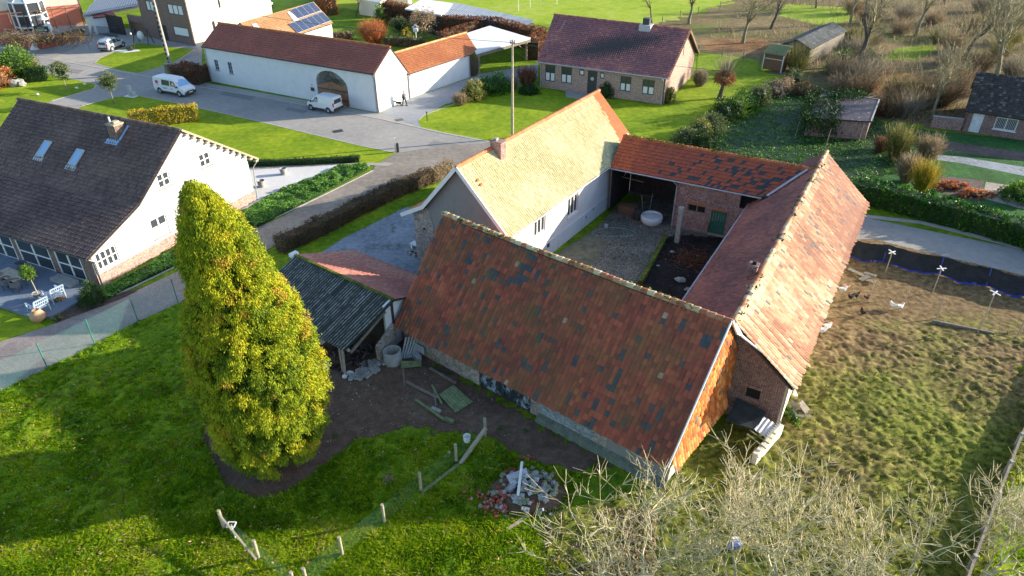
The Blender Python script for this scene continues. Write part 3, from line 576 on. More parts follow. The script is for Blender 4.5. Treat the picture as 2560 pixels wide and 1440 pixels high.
a = Acc(); [a.box((9.33 + t * 6.5, -.1, 7.66 - t * 4.5), (.28, .3, .16)) for t in np.linspace(.05, .98, 12)]; a.beam((9.33, -.16, 7.9), (15.95, -.16, 3.3), .08, .14); a.build('verge_brackets', MT['wood_pale'], lh)
pipe(lh, [(15.7, -.2, 3.2), (15.3, -.08, 2.8), (15.0, -.08, .05)], MT['concrete'])
a = Acc(); a.bx(7.95, 4.95, 6.4, 8.7, 5.75, 7.85); a.bx(7.89, 4.9, 7.85, 8.76, 5.8, 7.95, 1); a.cyl((8.2, 5.6, 7.95), (8.2, 5.6, 8.4), .07, .06, 8, 2); a.bx(8.1, 5.05, 7.95, 8.55, 5.4, 8.12, 1); a.build('chimney', [MT['brick_brown'], MT['wood_pale'], MT['white_paint']], lh)
MT['blue_flash'] = plain('blue_grey_flashing', (.28, .42, .62), .4, .1, 5)
a = Acc(); k = (7.86 - 4.1) / 5
a.add([(x, y, 4.1 + (x - 4.33) * k + .07) for x, y in ((7.55, 4.7), (7.9, 4.7), (7.9, 6.0), (7.55, 6.0))] + [(x, y, 4.1 + (x - 4.33) * k + .09) for x, y in ((7.9, 4.62), (8.95, 4.62), (8.95, 4.85), (7.9, 4.85))], [[0, 1, 2, 3], [4, 5, 6, 7]]); a.build('flashing', MT['blue_flash'], lh)
for (x0, y0) in ((5.73, 7.35), (5.81, 10.95)):
    x1, y1 = x0 + 1.08, y0 + .85 if True else 0
    def sl(x, o): return 4.1 + (x - 4.33) * k + o
    a = Acc()
    for (xa, ya, xb, yb) in ((x0, y0, x0 + .09, y1), (x1 - .09, y0, x1, y1), (x0 + .09, y0, x1 - .09, y0 + .09), (x0 + .09, y1 - .09, x1 - .09, y1)):
        a.add([(xa, ya, sl(xa, .13)), (xb, ya, sl(xb, .13)), (xb, yb, sl(xb, .13)), (xa, yb, sl(xa, .13)), (xa, ya, sl(xa, 0)), (xb, ya, sl(xb, 0)), (xb, yb, sl(xb, 0)), (xa, yb, sl(xa, 0))], [[0, 1, 2, 3], [0, 4, 5, 1], [1, 5, 6, 2], [2, 6, 7, 3], [3, 7, 4, 0]])
    a.add([(x0 - .3, y0 - .1, sl(x0 - .3, .055)), (x0, y0 - .1, sl(x0, .06)), (x0, y1 + .1, sl(x0, .06)), (x0 - .3, y1 + .1, sl(x0 - .3, .055))], [[0, 1, 2, 3]])
    f = a.build('skylight', MT['grey_metal'], lh)
    a = Acc(); a.add([(x0 + .08, y0 + .08, sl(x0 + .08, .1)), (x1 - .08, y0 + .08, sl(x1 - .08, .1)), (x1 - .08, y1 - .08, sl(x1 - .08, .1)), (x0 + .08, y1 - .08, sl(x0 + .08, .1))], [[0, 1, 2, 3]]); a.build('pane', MT['glass_blue'], f)
# --- long white courtyard house
wh = thing('courtyard_house', 'long white house with red pantiles and an arched wooden gate', 'house', (-14.74, 75.82), 62.0)
arch = [(8.5, .02), (8.5, 2.6), (8.2, 3.15), (7.6, 3.55), (6.9, 3.75), (6.2, 3.78), (5.4, 3.6), (4.7, 3.2), (4.2, 2.7), (4.05, 2.3), (4.05, .02)]
WF = [(24.05, 1.6, 24.7, 2.85), (21.75, 1.45, 22.4, 2.85)]
wall(wh, (0, 0, 0), (0, 1, 0), (-1, 0, 0), [(0, 0), (26.05, 0), (26.05, 4.35), (0, 4.35)], [arch] + WF, MT['white_clean'], .35, 'front_wall')
for g in WF: window(wh, (0, 0, 0), (0, 1, 0), (-1, 0, 0), *g, MT['grey_metal'], MT['glass'], .1, 2, 3, .05, MT['concrete'])
wall(wh, (0, 0, 0), (1, 0, 0), (0, -1, 0), [(0, 0), (6.1, 0), (6.1, 2.75), (3.07, 6.3), (0, 4.35)], (), MT['white_clean'], .3, 'gable_wall', 'blank sunlit white gable')
wall(wh, (0, 26.05, 0), (1, 0, 0), (0, 1, 0), [(0, 0), (6.1, 0), (6.1, 2.75), (3.07, 6.3), (0, 4.35)], (), MT['white_clean'], .3, 'gable_wall')
wall(wh, (6.1, 0, 0), (0, 1, 0), (1, 0, 0), [(0, 0), (26, 0), (26, 2.7), (0, 2.7)], [(4.2, 0, 8.4, 2.3)], MT['white_clean'], .3, 'rear_wall')
rw = rf_simple(.1, .9)
roof(wh, (3.07, -.05, 6.42), (3.07, 26.1, 6.42), (-.22, 26.1, 4.3), (-.22, -.05, 4.3), MT['t_white_house'], MT['wood_dark'], .26, .34, .035, 3, rw, 81)
roof(wh, (3.07, -.05, 6.42), (3.07, 26.1, 6.42), (6.3, 26.1, 2.7), (6.3, -.05, 2.7), MT['t_white_house'], MT['wood_dark'], .26, .34, .035, 3, rw, 82)
ridge(wh, (3.07, -.05, 6.45), (3.07, 26.1, 6.45), MT['t_orange'], .13, .36, 11)
gutter(wh, (-.28, -.05, 4.25), (-.28, 26.1, 4.25), MT['dark_metal'])
pipe(wh, [(-.25, .2, 4.2), (-.05, .02, 3.7), (-.05, .02, .9), (-.12, -.1, .05)], MT['dark_metal'], .055)
MT['gate_wood'] = plain('varnished_gate_boards', (.36, .18, .095), .65, .35, 2, .2, fine=10)
for s in (0, 1):
    a = Acc(); y0 = 4.15 if s == 0 else 6.3; n = 12
    for i in range(n):
        ya = y0 + i * 2.1 / n; yc = ya + .09; h = 2.05 + .55 * (1 - abs(yc - 6.25) / 2.2); a.bx(.02, ya, .06, .08, ya + 2.1 / n - .012, h)
        if i % 2: a.cyl((.05, yc, h), (.05, yc, h + .22), .012, .004, 4, 1)
    a.bx(.0, y0, .6, .02, y0 + 2.1, .72, 1); a.bx(.0, y0, 1.6, .02, y0 + 2.1, 1.72, 1); a.build('gate_leaf', [MT['gate_wood'], MT['dark_metal']], wh)
a = Acc(); [a.beam(p, q_, .03, .03) for p, q_ in (((.05, 5.2, 2.6), (.05, 6.1, 3.7)), ((.05, 7.3, 2.6), (.05, 6.4, 3.7)), ((.05, 5.6, 3.1), (.05, 6.9, 3.1)), ((.05, 5.9, 2.6), (.05, 6.7, 3.4)), ((.05, 6.6, 2.6), (.05, 5.8, 3.4)), ((.05, 4.1, 2.5), (.05, 8.4, 2.75)))]; a.build('gate_ironwork', MT['dark_metal'], wh)
a = Acc(); a.bx(-.1, 9.0, 1.15, 0, 9.45, 1.55); a.bx(-.04, 9.2, 1.75, 0, 9.35, 1.9, 1); a.build('letter_box', [MT['dark_metal'], MT['grey_metal']], wh)
wall(wh, (2.2, 0, 0), (0, 1, 0), (-1, 0, 0), [(3, 2.2), (9, 2.2), (9, 4.2), (3, 4.2)], (), MT['white_clean'], .1, 'passage_lintel'); wall(wh, (0, 8.6, 0), (1, 0, 0), (0, -1, 0), [(.35, 0), (6, 0), (6, 2.7), (5, 3.2), (.35, 3.9)], (), MT['white_clean'], .1, 'passage_wall')
# wing with the orange roof
wg = thing('annex', 'low white annex with bright orange pantiles beside the courtyard gable', 'annex', (-12.05, 80.89), -36.7)
wall(wg, (0, 0, 0), (0, 1, 0), (1, 0, 0), [(.02, 0), (11.3, 0), (11.3, 2.95), (.02, 2.85)], (), MT['white_clean'], .25, 'wall')
wall(wg, (0, 11.3, 0), (-1, 0, 0), (0, 1, 0), [(0, 0), (5.6, 0), (5.6, 2.7), (3.1, 4.3), (0, 2.85)], (), MT['white_clean'], .25, 'gable_wall')
wall(wg, (-5.6, 11.2, 0), (0, -1, 0), (-1, 0, 0), [(0, 0), (11, 0), (11, 2.7), (0, 2.7)], (), MT['white_clean'], .25, 'wall')
roof(wg, (-3.1, -.7, 4.5), (-3.1, 14.4, 4.5), (.15, 12.8, 2.85), (.15, .02, 2.85), MT['t_orange'], MT['wood_dark'], .25, .33, .035, 3, rf_simple(), 83)
roof(wg, (-3.1, -.7, 4.5), (-3.1, 14.4, 4.5), (-5.8, 13, 2.7), (-5.8, .3, 2.7), MT['t_orange'], MT['wood_dark'], .28, .36, .035, 3, rf_simple(), 84)
ridge(wg, (-3.1, .2, 4.53), (-3.1, 14.4, 4.53), MT['t_yel'], .13, .36, 12)
pipe(wg, [(.2, .35, 2.8), (.08, .12, 2.5), (.08, .12, .05)], MT['dark_metal'], .055)
gutter(wg, (.22, .05, 2.8), (.22, 12.0, 2.85), MT['dark_metal'], .05)
a = Acc(); a.cyl((-2.2, -2.2, 4.6), (-2.6, -1.6, 5.5), .42, .40, 12); a.build('cowl', MT['grey_metal'], wg)
# carport
cp = thing('carport', 'flat white roofed carport on wooden posts beside the orange annex', 'carport')
pc = [(-6.6, 100.3), (-3.2, 105.5), (2.5, 98.0), (-4.5, 89.8)]
a = Acc(); a.prism(pc, 2.86, 3.05); a.build('roof', MT['white_clean'], cp)
a = Acc(); a.beam((-4.45, 89.85, 2.68), (2.45, 97.95, 2.68), .12, .34); a.beam((2.4, 98.05, 2.68), (-3.2, 105.4, 2.68), .12, .34); a.build('fascia', MT['wood_grey'], cp)
for p in ((1.85, 98.4), (2.0, 97.9), (-3.0, 104.9), (-4.2, 90.4)):
    a = Acc(); a.cyl((*p, 0), (*p, 2.6), .09, .09, 6); a.build('post', MT['wood_pale'], cp)
a = Acc(); a.beam((1.85, 98.4, 1.3), (.6, 97.0, 2.5), .08, .08); a.beam((1.85, 98.4, .2), (-1.5, 99.5, 2.4), .04, .04); a.build('brace', MT['wood_pale'], cp)
# solar wing
r0, r1 = G(600, 57, 5.5), G(784, 5, 5.5); rv = r1 - r0; e1 = G(833, 58, 3.4); e0 = e1 - rv
sw = thing('solar_house', 'white courtyard wing, pale orange roof carrying two rows of solar panels', 'house')
roof(sw, r0, r1, e1, e0, MT['t_yel'], MT['wood_dark'], .27, .35, .035, 3, rf_simple(), 85)
bn = (e1 - r1); bn2 = Vector((-bn.x, -bn.y, bn.z)); roof(sw, r0, r1, r1 + bn2, r0 + bn2, MT['t_brown'], MT['wood_dark'], .3, .36, .03, 3, rf_simple(), 86)
hv = (bn - rv * (bn.dot(rv) / rv.dot(rv))); hn = Vector((bn.x, bn.y, 0)).normalized(); ru = rv.normalized()
wall(sw, e0 - hn * .3 - Vector((0, 0, e0.z)), rv, hn, [(0, 0), (rv.length - .2, 0), (rv.length - .2, 3.5), (0, 3.5)], [(11.2, .1, 12.0, 2.1), (12.6, .9, 13.4, 2.0)], MT['white_clean'], .2, 'wall')
pe = r1 - ru * .25; wall(sw, (pe.x, pe.y, 0), (hn.x, hn.y, 0), (ru.x, ru.y, 0), [(-4.6, 0), (4.6, 0), (4.6, 3.5), (0, 5.4), (-4.6, 3.4)], (), MT['white_clean'], .2, 'gable_wall')
pn = rv.cross(bn).normalized(); pn = pn if pn.z > 0 else -pn
b = NB('solar_cells'); x = b.n('ShaderNodeTexBrick', offset=0.0); b.t.links.new(b.tc.outputs['UV'], x.inputs['Vector']); x.inputs['Scale'].default_value = 1; x.inputs['Brick Width'].default_value = .16; x.inputs['Row Height'].default_value = .16; x.inputs['Mortar Size'].default_value = .006
x.inputs['Color1'].default_value = (.035, .05, .11, 1); x.inputs['Color2'].default_value = (.045, .06, .12, 1); x.inputs['Mortar'].default_value = (.16, .18, .22, 1); MT['solar'] = b.fin(x.outputs[0], .15, .8)
def panels(cs, n, grp, lab):
    Q = [onplane(p[0], p[1], r0, pn) + pn * .16 for p in cs]
    for i in range(n):
        f = lambda t, A_, B_: A_ + (B_ - A_) * t
        t0, t1 = i / n, (i + .97) / n; C = [f(t0, Q[0], Q[1]), f(t1, Q[0], Q[1]), f(t1, Q[3], Q[2]), f(t0, Q[3], Q[2])]
        a = Acc(); V = C + [c - pn * .05 for c in C]; a.add(V, [[0, 1, 2, 3], [7, 6, 5, 4], [0, 4, 5, 1], [1, 5, 6, 2], [2, 6, 7, 3], [3, 7, 4, 0]], 1)
        cc_ = sum(C, Vector()) / 4; a.add([c + (cc_ - c) * .05 + pn * .006 for c in C], [[0, 1, 2, 3]], 0)
        a.build('solar_panel', [MT['solar'], MT['grey_metal']], sw)
panels([(725, 27), (782, 7), (803, 29), (745, 49)], 4, '', ''); panels([(721, 62), (805, 32), (828, 54), (745, 85)], 6, '', '')
for c in (((718, 32), (724, 30), (746, 50), (734, 53)), ((630, 63), (640, 60), (654, 78), (643, 79))):
    Q = [onplane(p[0], p[1], r0, pn) + pn * .12 for p in c]; a = Acc(); a.add(Q + [v - pn * .1 for v in Q], [[0, 1, 2, 3], [0, 4, 5, 1], [1, 5, 6, 2], [2, 6, 7, 3], [3, 7, 4, 0]]); a.build('skylight', MT['white_paint'], sw)
# --- brick bungalow
bu = thing('bungalow', 'brick bungalow with a purple brown tiled roof and dark framed windows', 'bungalow', (17.2, 78.65), 63.5)
roof(bu, (7.3, -.4, 6.8), (8.4, 17.4, 6.8), (-.35, 15.75, 3.12), (-.35, -.4, 3.12), MT['t_bung'], MT['wood_dark'], .28, .36, .035, 4, rf_simple(), 91)
roof(bu, (7.3, -.4, 6.8), (8.4, 17.4, 6.8), (13.6, 15.8, 2.85), (13.6, -.4, 2.85), MT['t_bung'], MT['wood_dark'], .3, .38, .035, 3, rf_simple(), 92)
ridge(bu, (7.3, -.4, 6.83), (8.4, 17.4, 6.83), MT['t_bung'], .12, .4, 13)
BW = [(13.45, .9, 14.75, 2.86), (11.3, .95, 12.65, 2.85), (2.0 + 1.95, .95, 5.25, 2.65), (1.2, .93, 2.6, 2.6), (9.75, 2.1, 10.35, 2.8), (7.25, 2.05, 7.75, 2.76)]
wall(bu, (0, 0, 0), (0, 1, 0), (-1, 0, 0), [(0, 0), (15.4, 0), (15.4, 3.15), (0, 3.15)], BW + [(8.1, .1, 9.28, 2.78)], MT['brick_pink'], .14, 'front_wall')
for i, g in enumerate(BW): window(bu, (0, 0, 0), (0, 1, 0), (-1, 0, 0), *g, MT['dark_metal'], MT['glass'], .08, 2 if i < 4 else 1, 1, .09, MT['concrete'], .5 if i < 4 else .75)
a = Acc(); a.bx(.05, 8.12, .1, .11, 9.26, 2.76); a.build('door', MT['dark_metal'], bu)
a = Acc(); a.lathe((0, 0, 0), [(.17, 0), (.21, .03), (.17, .06), (.13, .03), (.17, 0)], 14); o = a.build('wreath', MT['curtain'], bu, M=Matrix.Translation((.04, 8.7, 1.85)) @ Matrix.Rotation(R(-90), 4, 'Y'))
wall(bu, (0, 0, 0), (1, 0, 0), (0, -1, 0), [(0, 0), (13.2, 0), (13.2, 2.9), (7.3, 6.65), (0, 3.1)], [(6.7, 3.9, 7.0, 5.1)], MT['brick_pink'], .14, 'gable_wall')
a = Acc(); a.bx(6.72, .1, 3.9, 6.98, .13, 5.1); a.build('window', MT['black'], bu)
wall(bu, (0, 15.4, 0), (1, 0, 0), (0, 1, 0), [(0, 0), (13.2, 0), (13.2, 2.9), (7.3, 6.5), (0, 3.1)], (), MT['brick_pink'], .14, 'gable_wall')
wall(bu, (13.2, 0, 0), (0, 1, 0), (1, 0, 0), [(0, 0), (15.4, 0), (15.4, 2.9), (0, 2.9)], (), MT['brick_pink'], .14, 'rear_wall')
a = Acc(); a.beam((7.3, -.42, 6.74), (13.65, -.42, 2.8), .1, .26); a.beam((7.3, -.42, 6.74), (-.35, -.42, 3.06), .06, .16); a.build('bargeboard', MT['wood_brown'], bu)
gutter(bu, (-.42, -.4, 3.08), (-.42, 15.8, 3.08), MT['grey_metal']); pipe(bu, [(-.4, .3, 3.0), (-.08, .2, 2.7), (-.08, .2, .05)], MT['grey_metal']); pipe(bu, [(-.4, 15.4, 3.0), (-.08, 15.3, 2.7), (-.08, 15.3, .05)], MT['grey_metal'])
a = Acc(); a.bx(6.5, 4.2, 5.9, 7.9, 5.6, 7.0); a.bx(6.9, 4.5, 7.0, 7.7, 5.3, 7.7, 1); a.build('chimney', [MT['grey_metal'], MT['dark_metal']], bu)
a = Acc(); a.prism([(-.1, 7.2), (-.1, 12.0), (-2.3, 11.0), (-2.3, 7.0)], 0, .08); a.build('doorstep', MT['concrete'], bu)
# --- two storey brick house, top left
b2 = thing('brick_house', 'two storey brown brick house with a cream rendered side, behind the pole', 'house', (-46.73, 106.35), 59.3)
W2 = [(6.7, 4.1, 9.35, 5.5), (1.0, 4.1, 4.3, 5.5), (.85, 1.1, 4.2, 2.4)]
wall(b2, (0, 0, 0), (0, 1, 0), (-1, 0, 0), [(0, 0), (11.2, 0), (11.2, 6.6), (0, 6.6)], W2 + [(5.8, .05, 7.9, 2.3)], MT['brick_brown'], .14, 'front_wall')
for i, g in enumerate(W2): window(b2, (0, 0, 0), (0, 1, 0), (-1, 0, 0), *g, MT['dark_metal'], MT['glass_blue'] if i == 2 else MT['glass'], .1, 3 if i < 2 else 1, 1, .1, None, .97)
a = Acc(); a.bx(.05, 5.82, .05, .12, 7.88, 2.28); a.build('door', MT['wood_dark'], b2)
wall(b2, (0, 0, 0), (1, 0, 0), (0, -1, 0), [(0, 0), (15.5, 0), (15.5, 4.2), (8, 6.8), (0, 6.6)], [(3.7, 1.2, 4.2, 2.8), (5.5, 4.4, 5.9, 5.6)], MT['cream'], .14, 'side_wall', 'blank cream rendered side')
a = Acc(); a.bx(3.72, .1, 1.2, 4.18, .13, 2.8); a.bx(5.52, .1, 4.4, 5.88, .13, 5.6); a.build('window', MT['glass'], b2)
a = Acc(); a.bx(-.2, -.15, 6.6, 15.6, 11.3, 6.85); a.build('roof', MT['t_brown'], b2)
wall(b2, (0, 11.2, 0), (1, 0, 0), (0, 1, 0), [(0, 0), (15.5, 0), (15.5, 6.5), (0, 6.6)], (), MT['brick_brown'], .14, 'side_wall')
wall(b2, (.05, 11.2, 0), (0, 1, 0), (-1, 0, 0), [(0, 0), (3.8, 0), (3.8, 2.9), (0, 2.9)], [(.2, .05, 3.5, 1.95)], MT['brick_brown'], .3, 'garage_front')
a = Acc(); a.bx(.3, 11.4, .05, .36, 14.7, 1.95); a.build('garage_door', MT['wood_brown'], b2)
a = Acc(); a.bx(-1.0, 14.9, 0, -.9, 19.4, 2.75); [a.bx(-1.03, 14.9 + i * .5, 0, -1.0, 14.93 + i * .5, 2.7) for i in range(9)]; a.build('board_screen', MT['wood_dark'], b2)
# carport with corrugated roof left of it
ct = thing('garage_canopy', 'grey ribbed canopy roof with cream fascia over a white garage', 'canopy')
TL, TR, BR, BL2 = G(262, -30, 3.3), G(362, -30, 3.3), G(350, 12, 3.0), G(208, 37, 3.0)
corrug(ct, TL, TR, BR, BL2, plain('blue_grey_ribbed_sheet', (.17, .20, .25), .55, .2, 2), .35, .04)
a = Acc(); a.beam(BL2 - Vector((0, 0, .22)), BR - Vector((0, 0, .22)), .12, .6); a.beam(BL2 - Vector((0, 0, .2)), TL - Vector((0, 0, .2)), .12, .4); a.build('fascia', MT['cream'], ct)
gb = thing('garage', 'small white garage with twin doors and a pink tiled porch', 'garage')
g0, g1 = G(238, 86), G(284, 80)
u_ = (g1 - g0).normalized(); n_ = Vector((u_.y, -u_.x, 0))
wall(gb, g0, u_, n_, [(-.6, 0), ((g1 - g0).length + .3, 0), ((g1 - g0).length + .3, 2.6), (-.6, 2.6)], [(.1, 0, 2.9, 2.2), (3.3, 0, (g1 - g0).length, 2.2)], MT['white_clean'], .15, 'wall')
a = Acc(); c = g0 + u_ * 1.5 - n_ * .1; a.box((c.x, c.y, 1.1), (2.8, .06, 2.2), math.atan2(u_.y, u_.x)); a.build('garage_door', MT['white_paint'], gb)
L_ = (g1 - g0).length; c = g0 + u_ * ((3.3 + L_) / 2) - n_ * .1; a = Acc(); a.box((c.x, c.y, 1.1), (L_ - 3.3, .06, 2.2), math.atan2(u_.y, u_.x)); a.build('garage_door', MT['white_paint'], gb)
roof(gb, g0 - n_ * 1.2 + u_ * .4 + Vector((0, 0, 3.0)), g0 - n_ * 1.2 + u_ * 3.6 + Vector((0, 0, 3.0)), g0 + n_ * .3 + u_ * 3.6 + Vector((0, 0, 2.45)), g0 + n_ * .3 + u_ * .4 + Vector((0, 0, 2.45)), tilemat('coral_tiles', [(0, (.5, .16, .13)), (1, (.6, .22, .18))]), MT['wood_dark'], .3, .3, .03, 3, rf_simple(), 95, name='porch_roof')
# pink house with conservatory
ph = thing('pink_house', 'pink and cream house with a white framed conservatory, top left corner', 'house')
MT['pink'] = plaster('coral_pink_render', (.62, .20, .13), (.7, .5, .3), .5)
p0, p1 = G(-90, 88), G(215, 58); u_ = (p1 - p0).normalized(); n_ = Vector((u_.y, -u_.x, 0)); LN = (p1 - p0).length
wall(ph, p0, u_, n_, [(0, 0), (LN, 0), (LN, 3.0), (0, 3.0)], (), MT['pink'], .2, 'wall'); wall(ph, p0 - n_ * .02, u_, n_, [(0, 3.0), (LN, 3.0), (LN, 6.4), (0, 6.4)], (), MT['cream'], .2, 'upper_wall')
wall(ph, p1, -n_, u_, [(0, 0), (9, 0), (9, 6.4), (0, 6.4)], (), MT['brick_dark'], .2, 'side_wall')
a = Acc(); a.prism([tuple((p0 + n_ * .2)[:2]), tuple((p1 + n_ * .2)[:2]), tuple((p1 - n_ * 9)[:2]), tuple((p0 - n_ * 9)[:2])], 6.4, 6.6); a.build('roof', MT['t_brown'], ph)
cv = G(86, 78); cc = p0 + u_ * ((cv - p0).dot(u_)); R_ = 2.4
pts = [cc + (u_ * math.cos(t) + n_ * math.sin(t)) * R_ for t in [math.pi * k / 4 for k in range(5)]]
fr = Acc(); gl = Acc(); rg = Acc(); apex = cc + n_ * .3 + Vector((0, 0, 6.0))
for i in range(4):
    a0, a1 = pts[i], pts[i + 1]
    fr.beam(a0, a0 + Vector((0, 0, 4.2)), .18, .18); fr.beam(a0 + Vector((0, 0, 4.2)), a1 + Vector((0, 0, 4.2)), .18, .2); fr.beam(a0 + Vector((0, 0, .5)), a1 + Vector((0, 0, .5)), .15, .2); fr.beam(a0 + Vector((0, 0, 4.2)), apex, .1, .1)
    fr.beam(a0 + Vector((0, 0, 2.3)), a1 + Vector((0, 0, 2.3)), .12, .14)
    gl.add([a0 * .98 + cc * .02 + Vector((0, 0, .5)), a1 * .98 + cc * .02 + Vector((0, 0, .5)), a1 * .98 + cc * .02 + Vector((0, 0, 4.1)), a0 * .98 + cc * .02 + Vector((0, 0, 4.1))], [[0, 1, 2, 3]])
    rg.add([a0 + Vector((0, 0, 4.22)), a1 + Vector((0, 0, 4.22)), apex], [[0, 1, 2]])
fr.beam(pts[4], pts[4] + Vector((0, 0, 4.2)), .18, .18)
cvo = fr.build('conservatory', MT['white_paint'], ph); gl.build('glazing', MT['glass'], cvo); rg.build('glass_roof', plain('pale_roof_glass', (.42, .50, .55), .2, .15, 1), cvo)
a = Acc(); a.beam(p0 + u_ * 0 + n_ * 2.2 + Vector((0, 0, 2.9)), p1 + n_ * 2.2 + Vector((0, 0, 2.9)), .14, .14)
for t in np.linspace(.05, .98, 9): q_ = p0 + u_ * LN * t + n_ * 2.2; a.beam(q_, q_ + Vector((0, 0, 2.9)), .1, .1); a.beam(q_ + Vector((0, 0, 2.95)), q_ - n_ * 2.2 + Vector((0, 0, 3.0)), .08, .08)
a.build('pergola', MT['wood_brown'], ph)
# --- steel sheds and pale building at the back
sd1 = thing('steel_shed', 'low shed with pale ribbed steel roof behind the copper hedge', 'shed')
corrug(sd1, G(1138, 6, 3.1), G(1336, 50, 3.1), G(1318, 62, 2.7), G(1100, 38, 2.7), MT['steel_sheet'], .5, .05, rows=2)
a = Acc(); a.prism([g2(1105, 40, 2.7), g2(1316, 62, 2.7), g2(1335, 51, 3), g2(1140, 8, 3)], 0, 2.6); a.build('walls', MT['wood_dark'], sd1)
sd2 = thing('white_shed', 'flat white roofed shed beside the ribbed steel roof, dark door below', 'shed')
a = Acc(); a.prism([g2(1012, 22, 3), g2(1103, 38, 3), g2(1135, 9, 3), g2(1056, -2, 3)], 2.85, 3.05); a.build('roof', MT['white_clean'], sd2)
a = Acc(); a.prism([g2(1070, 34, 3), g2(1102, 40, 3), g2(1125, 14, 3), g2(1060, 2, 3)], 0, 2.83); a.build('walls', MT['wood_dark'], sd2)
c = G(1091, 68); a = Acc(); a.box((c.x, c.y - .15, 1.05), (.95, .08, 2.1), .4); a.box((c.x, c.y - .2, 1.05), (.6, .06, 1.6), .4, 1); a.build('door', [MT['white_paint'], MT['black']], sd2)
sd3 = thing('pale_outbuilding', 'small cream outbuilding at the far end of the copper hedge', 'outbuilding')
a = Acc(); a.prism([g2(955, 22), g2(1022, 30), g2(1030, 12), g2(950, 5)], 0, 2.6); a.build('walls', MT['cream'], sd3)
a = Acc(); a.prism([g2(948, 22), g2(1026, 31), g2(1034, 10), g2(945, 3)], 2.6, 2.75); a.build('roof', MT['steel_sheet'], sd3)
sd4 = thing('low_pavilion', 'pale flat roofed pavilion between the bare tree and outbuilding', 'pavilion')
a = Acc(); a.prism([g2(895, -2, 2.5), g2(950, 6, 2.5), g2(985, -25, 2.5), g2(930, -30, 2.5)], 0, 2.5, 0, .5, 1); a.build('body', [MT['cream'], MT['steel_sheet']], sd4)
# --- wooden shed and rabbit house
s2 = G(1995, 98, 3.1); ws = thing('wooden_shed', 'weathered plank shed with a grey mossy ridge roof and blue tarp inside', 'shed', (s2.x, s2.y), -40)
MT['t_greymoss'] = ground('grey_mossy_sheet', ((.05, .06, .06), (.11, .12, .125), (.20, .22, .20)), .6, 3, 12, .4, .02)
for s in (1, -1): roof(ws, (0, -.3, 3.1), (0, 14, 3.1), (s * 2.1, 14, 2.15), (s * 2.1, -.3, 2.15), MT['t_greymoss'], MT['wood_dark'], .3, .45, .03, 3, None, 97)
wall(ws, (0, 0, 0), (1, 0, 0), (0, -1, 0), [(-1.9, 0), (1.9, 0), (1.9, 2.15), (0, 3.0), (-1.9, 2.15)], [(-1.5, .1, 1.5, 1.75)], MT['wood_grey'], .1, 'front_wall')
wall(ws, (-1.9, 0, 0), (0, 1, 0), (-1, 0, 0), [(0, 0), (13.8, 0), (13.8, 2.15), (0, 2.15)], (), MT['wood_grey'], .1, 'wall'); wall(ws, (1.9, 0, 0), (0, 1, 0), (1, 0, 0), [(0, 0), (13.8, 0), (13.8, 2.15), (0, 2.15)], (), MT['wood_grey'], .1, 'wall')
wall(ws, (0, 2.5, 0), (1, 0, 0), (0, -1, 0), [(-1.9, 0), (1.9, 0), (1.9, 2.1), (-1.9, 2.1)], (), MT['black'], .1, 'partition')
a = Acc(); a.ell((.5, .9, .55), (.75, .5, .5), 12, 8, 0, .5, .3, 3); MT['tarp_blue'] = plain('blue_tarp', (.06, .13, .45), .5, .3, 6); a.build('tarp_bundle', MT['tarp_blue'], None, 'crumpled blue tarp lying in the plank shed opening', 'tarp', M=ws.matrix_basis)
h0, h1 = G(1905, 174), G(1952, 182); u_ = (h1 - h0).normalized(); n_ = Vector((u_.y, -u_.x, 0)); ang = math.degrees(math.atan2(u_.y, u_.x))
gh = thing('hutch', 'red brown wooden hutch under a mossy ribbed lean-to roof', 'hutch', (h0.x, h0.y), ang); W_ = (h1 - h0).length
corrug(gh, (-.15, 2.4, 2.95), (W_ + .15, 2.4, 2.95), (W_ + .15, -.3, 2.25), (-.15, -.3, 2.25), MT['wood_green'], .22, .06)
wall(gh, (0, 0, 0), (1, 0, 0), (0, -1, 0), [(0, .15), (W_, .15), (W_, 2.2), (0, 2.2)], (), MT['wood_brown'], .1, 'front_wall')
wall(gh, (0, 0, 0), (0, 1, 0), (-1, 0, 0), [(0, 0), (2.2, 0), (2.2, 2.8), (0, 2.2)], (), MT['wood_grey'], .1, 'wall'); wall(gh, (W_, 0, 0), (0, 1, 0), (1, 0, 0), [(0, 0), (2.2, 0), (2.2, 2.8), (0, 2.2)], (), MT['wood_brown'], .1, 'wall')
a = Acc(); a.beam((0, -.06, 0), (0, -.06, 2.2), .1, .1); a.beam((W_, -.06, 0), (W_, -.06, 2.2), .1, .1); a.beam((0, -.06, 1.55), (W_, -.06, 1.55), .05, .06); a.build('post', MT['white_paint'], gh)
# --- flat roofed hut and brick outbuilding
hq = [g2(2020, 292, 2.1), g2(2175, 302, 2.1), g2(2195, 250, 2.1), g2(2060, 228, 2.1)]
ht = thing('flat_hut', 'low flat roofed hut with peeling dark felt and ivy', 'hut')
b = NB('peeling_felt'); vv = b.map(None, (1, 2.2, 1), (0, 0, .5)); col = b.mix((.045, .028, .038), (.55, .58, .62), b.math('MULTIPLY', b.ramp(b.noise(2.2, 6, .7, vv), [(.62, 0.), (.65, 1.)]), 1)); MT['felt'] = b.fin(col, .6)
a = Acc(); a.prism(hq, 0, 1.95); a.build('walls', MT['brick_red'], ht)
c_ = Vector((sum(p[0] for p in hq) / 4, sum(p[1] for p in hq) / 4)); hq2 = [tuple(c_ + (Vector(p) - c_) * 1.04) for p in hq]
a = Acc(); a.prism(hq2, 1.95, 2.1); a.build('roof', MT['felt'], ht)
a = Acc(); [a.beam((*hq2[i], 2.13), (*hq2[(i + 1) % 4], 2.13), .14, .07) for i in (1, 2)]; a.build('roof_edge', MT['concrete'], ht)
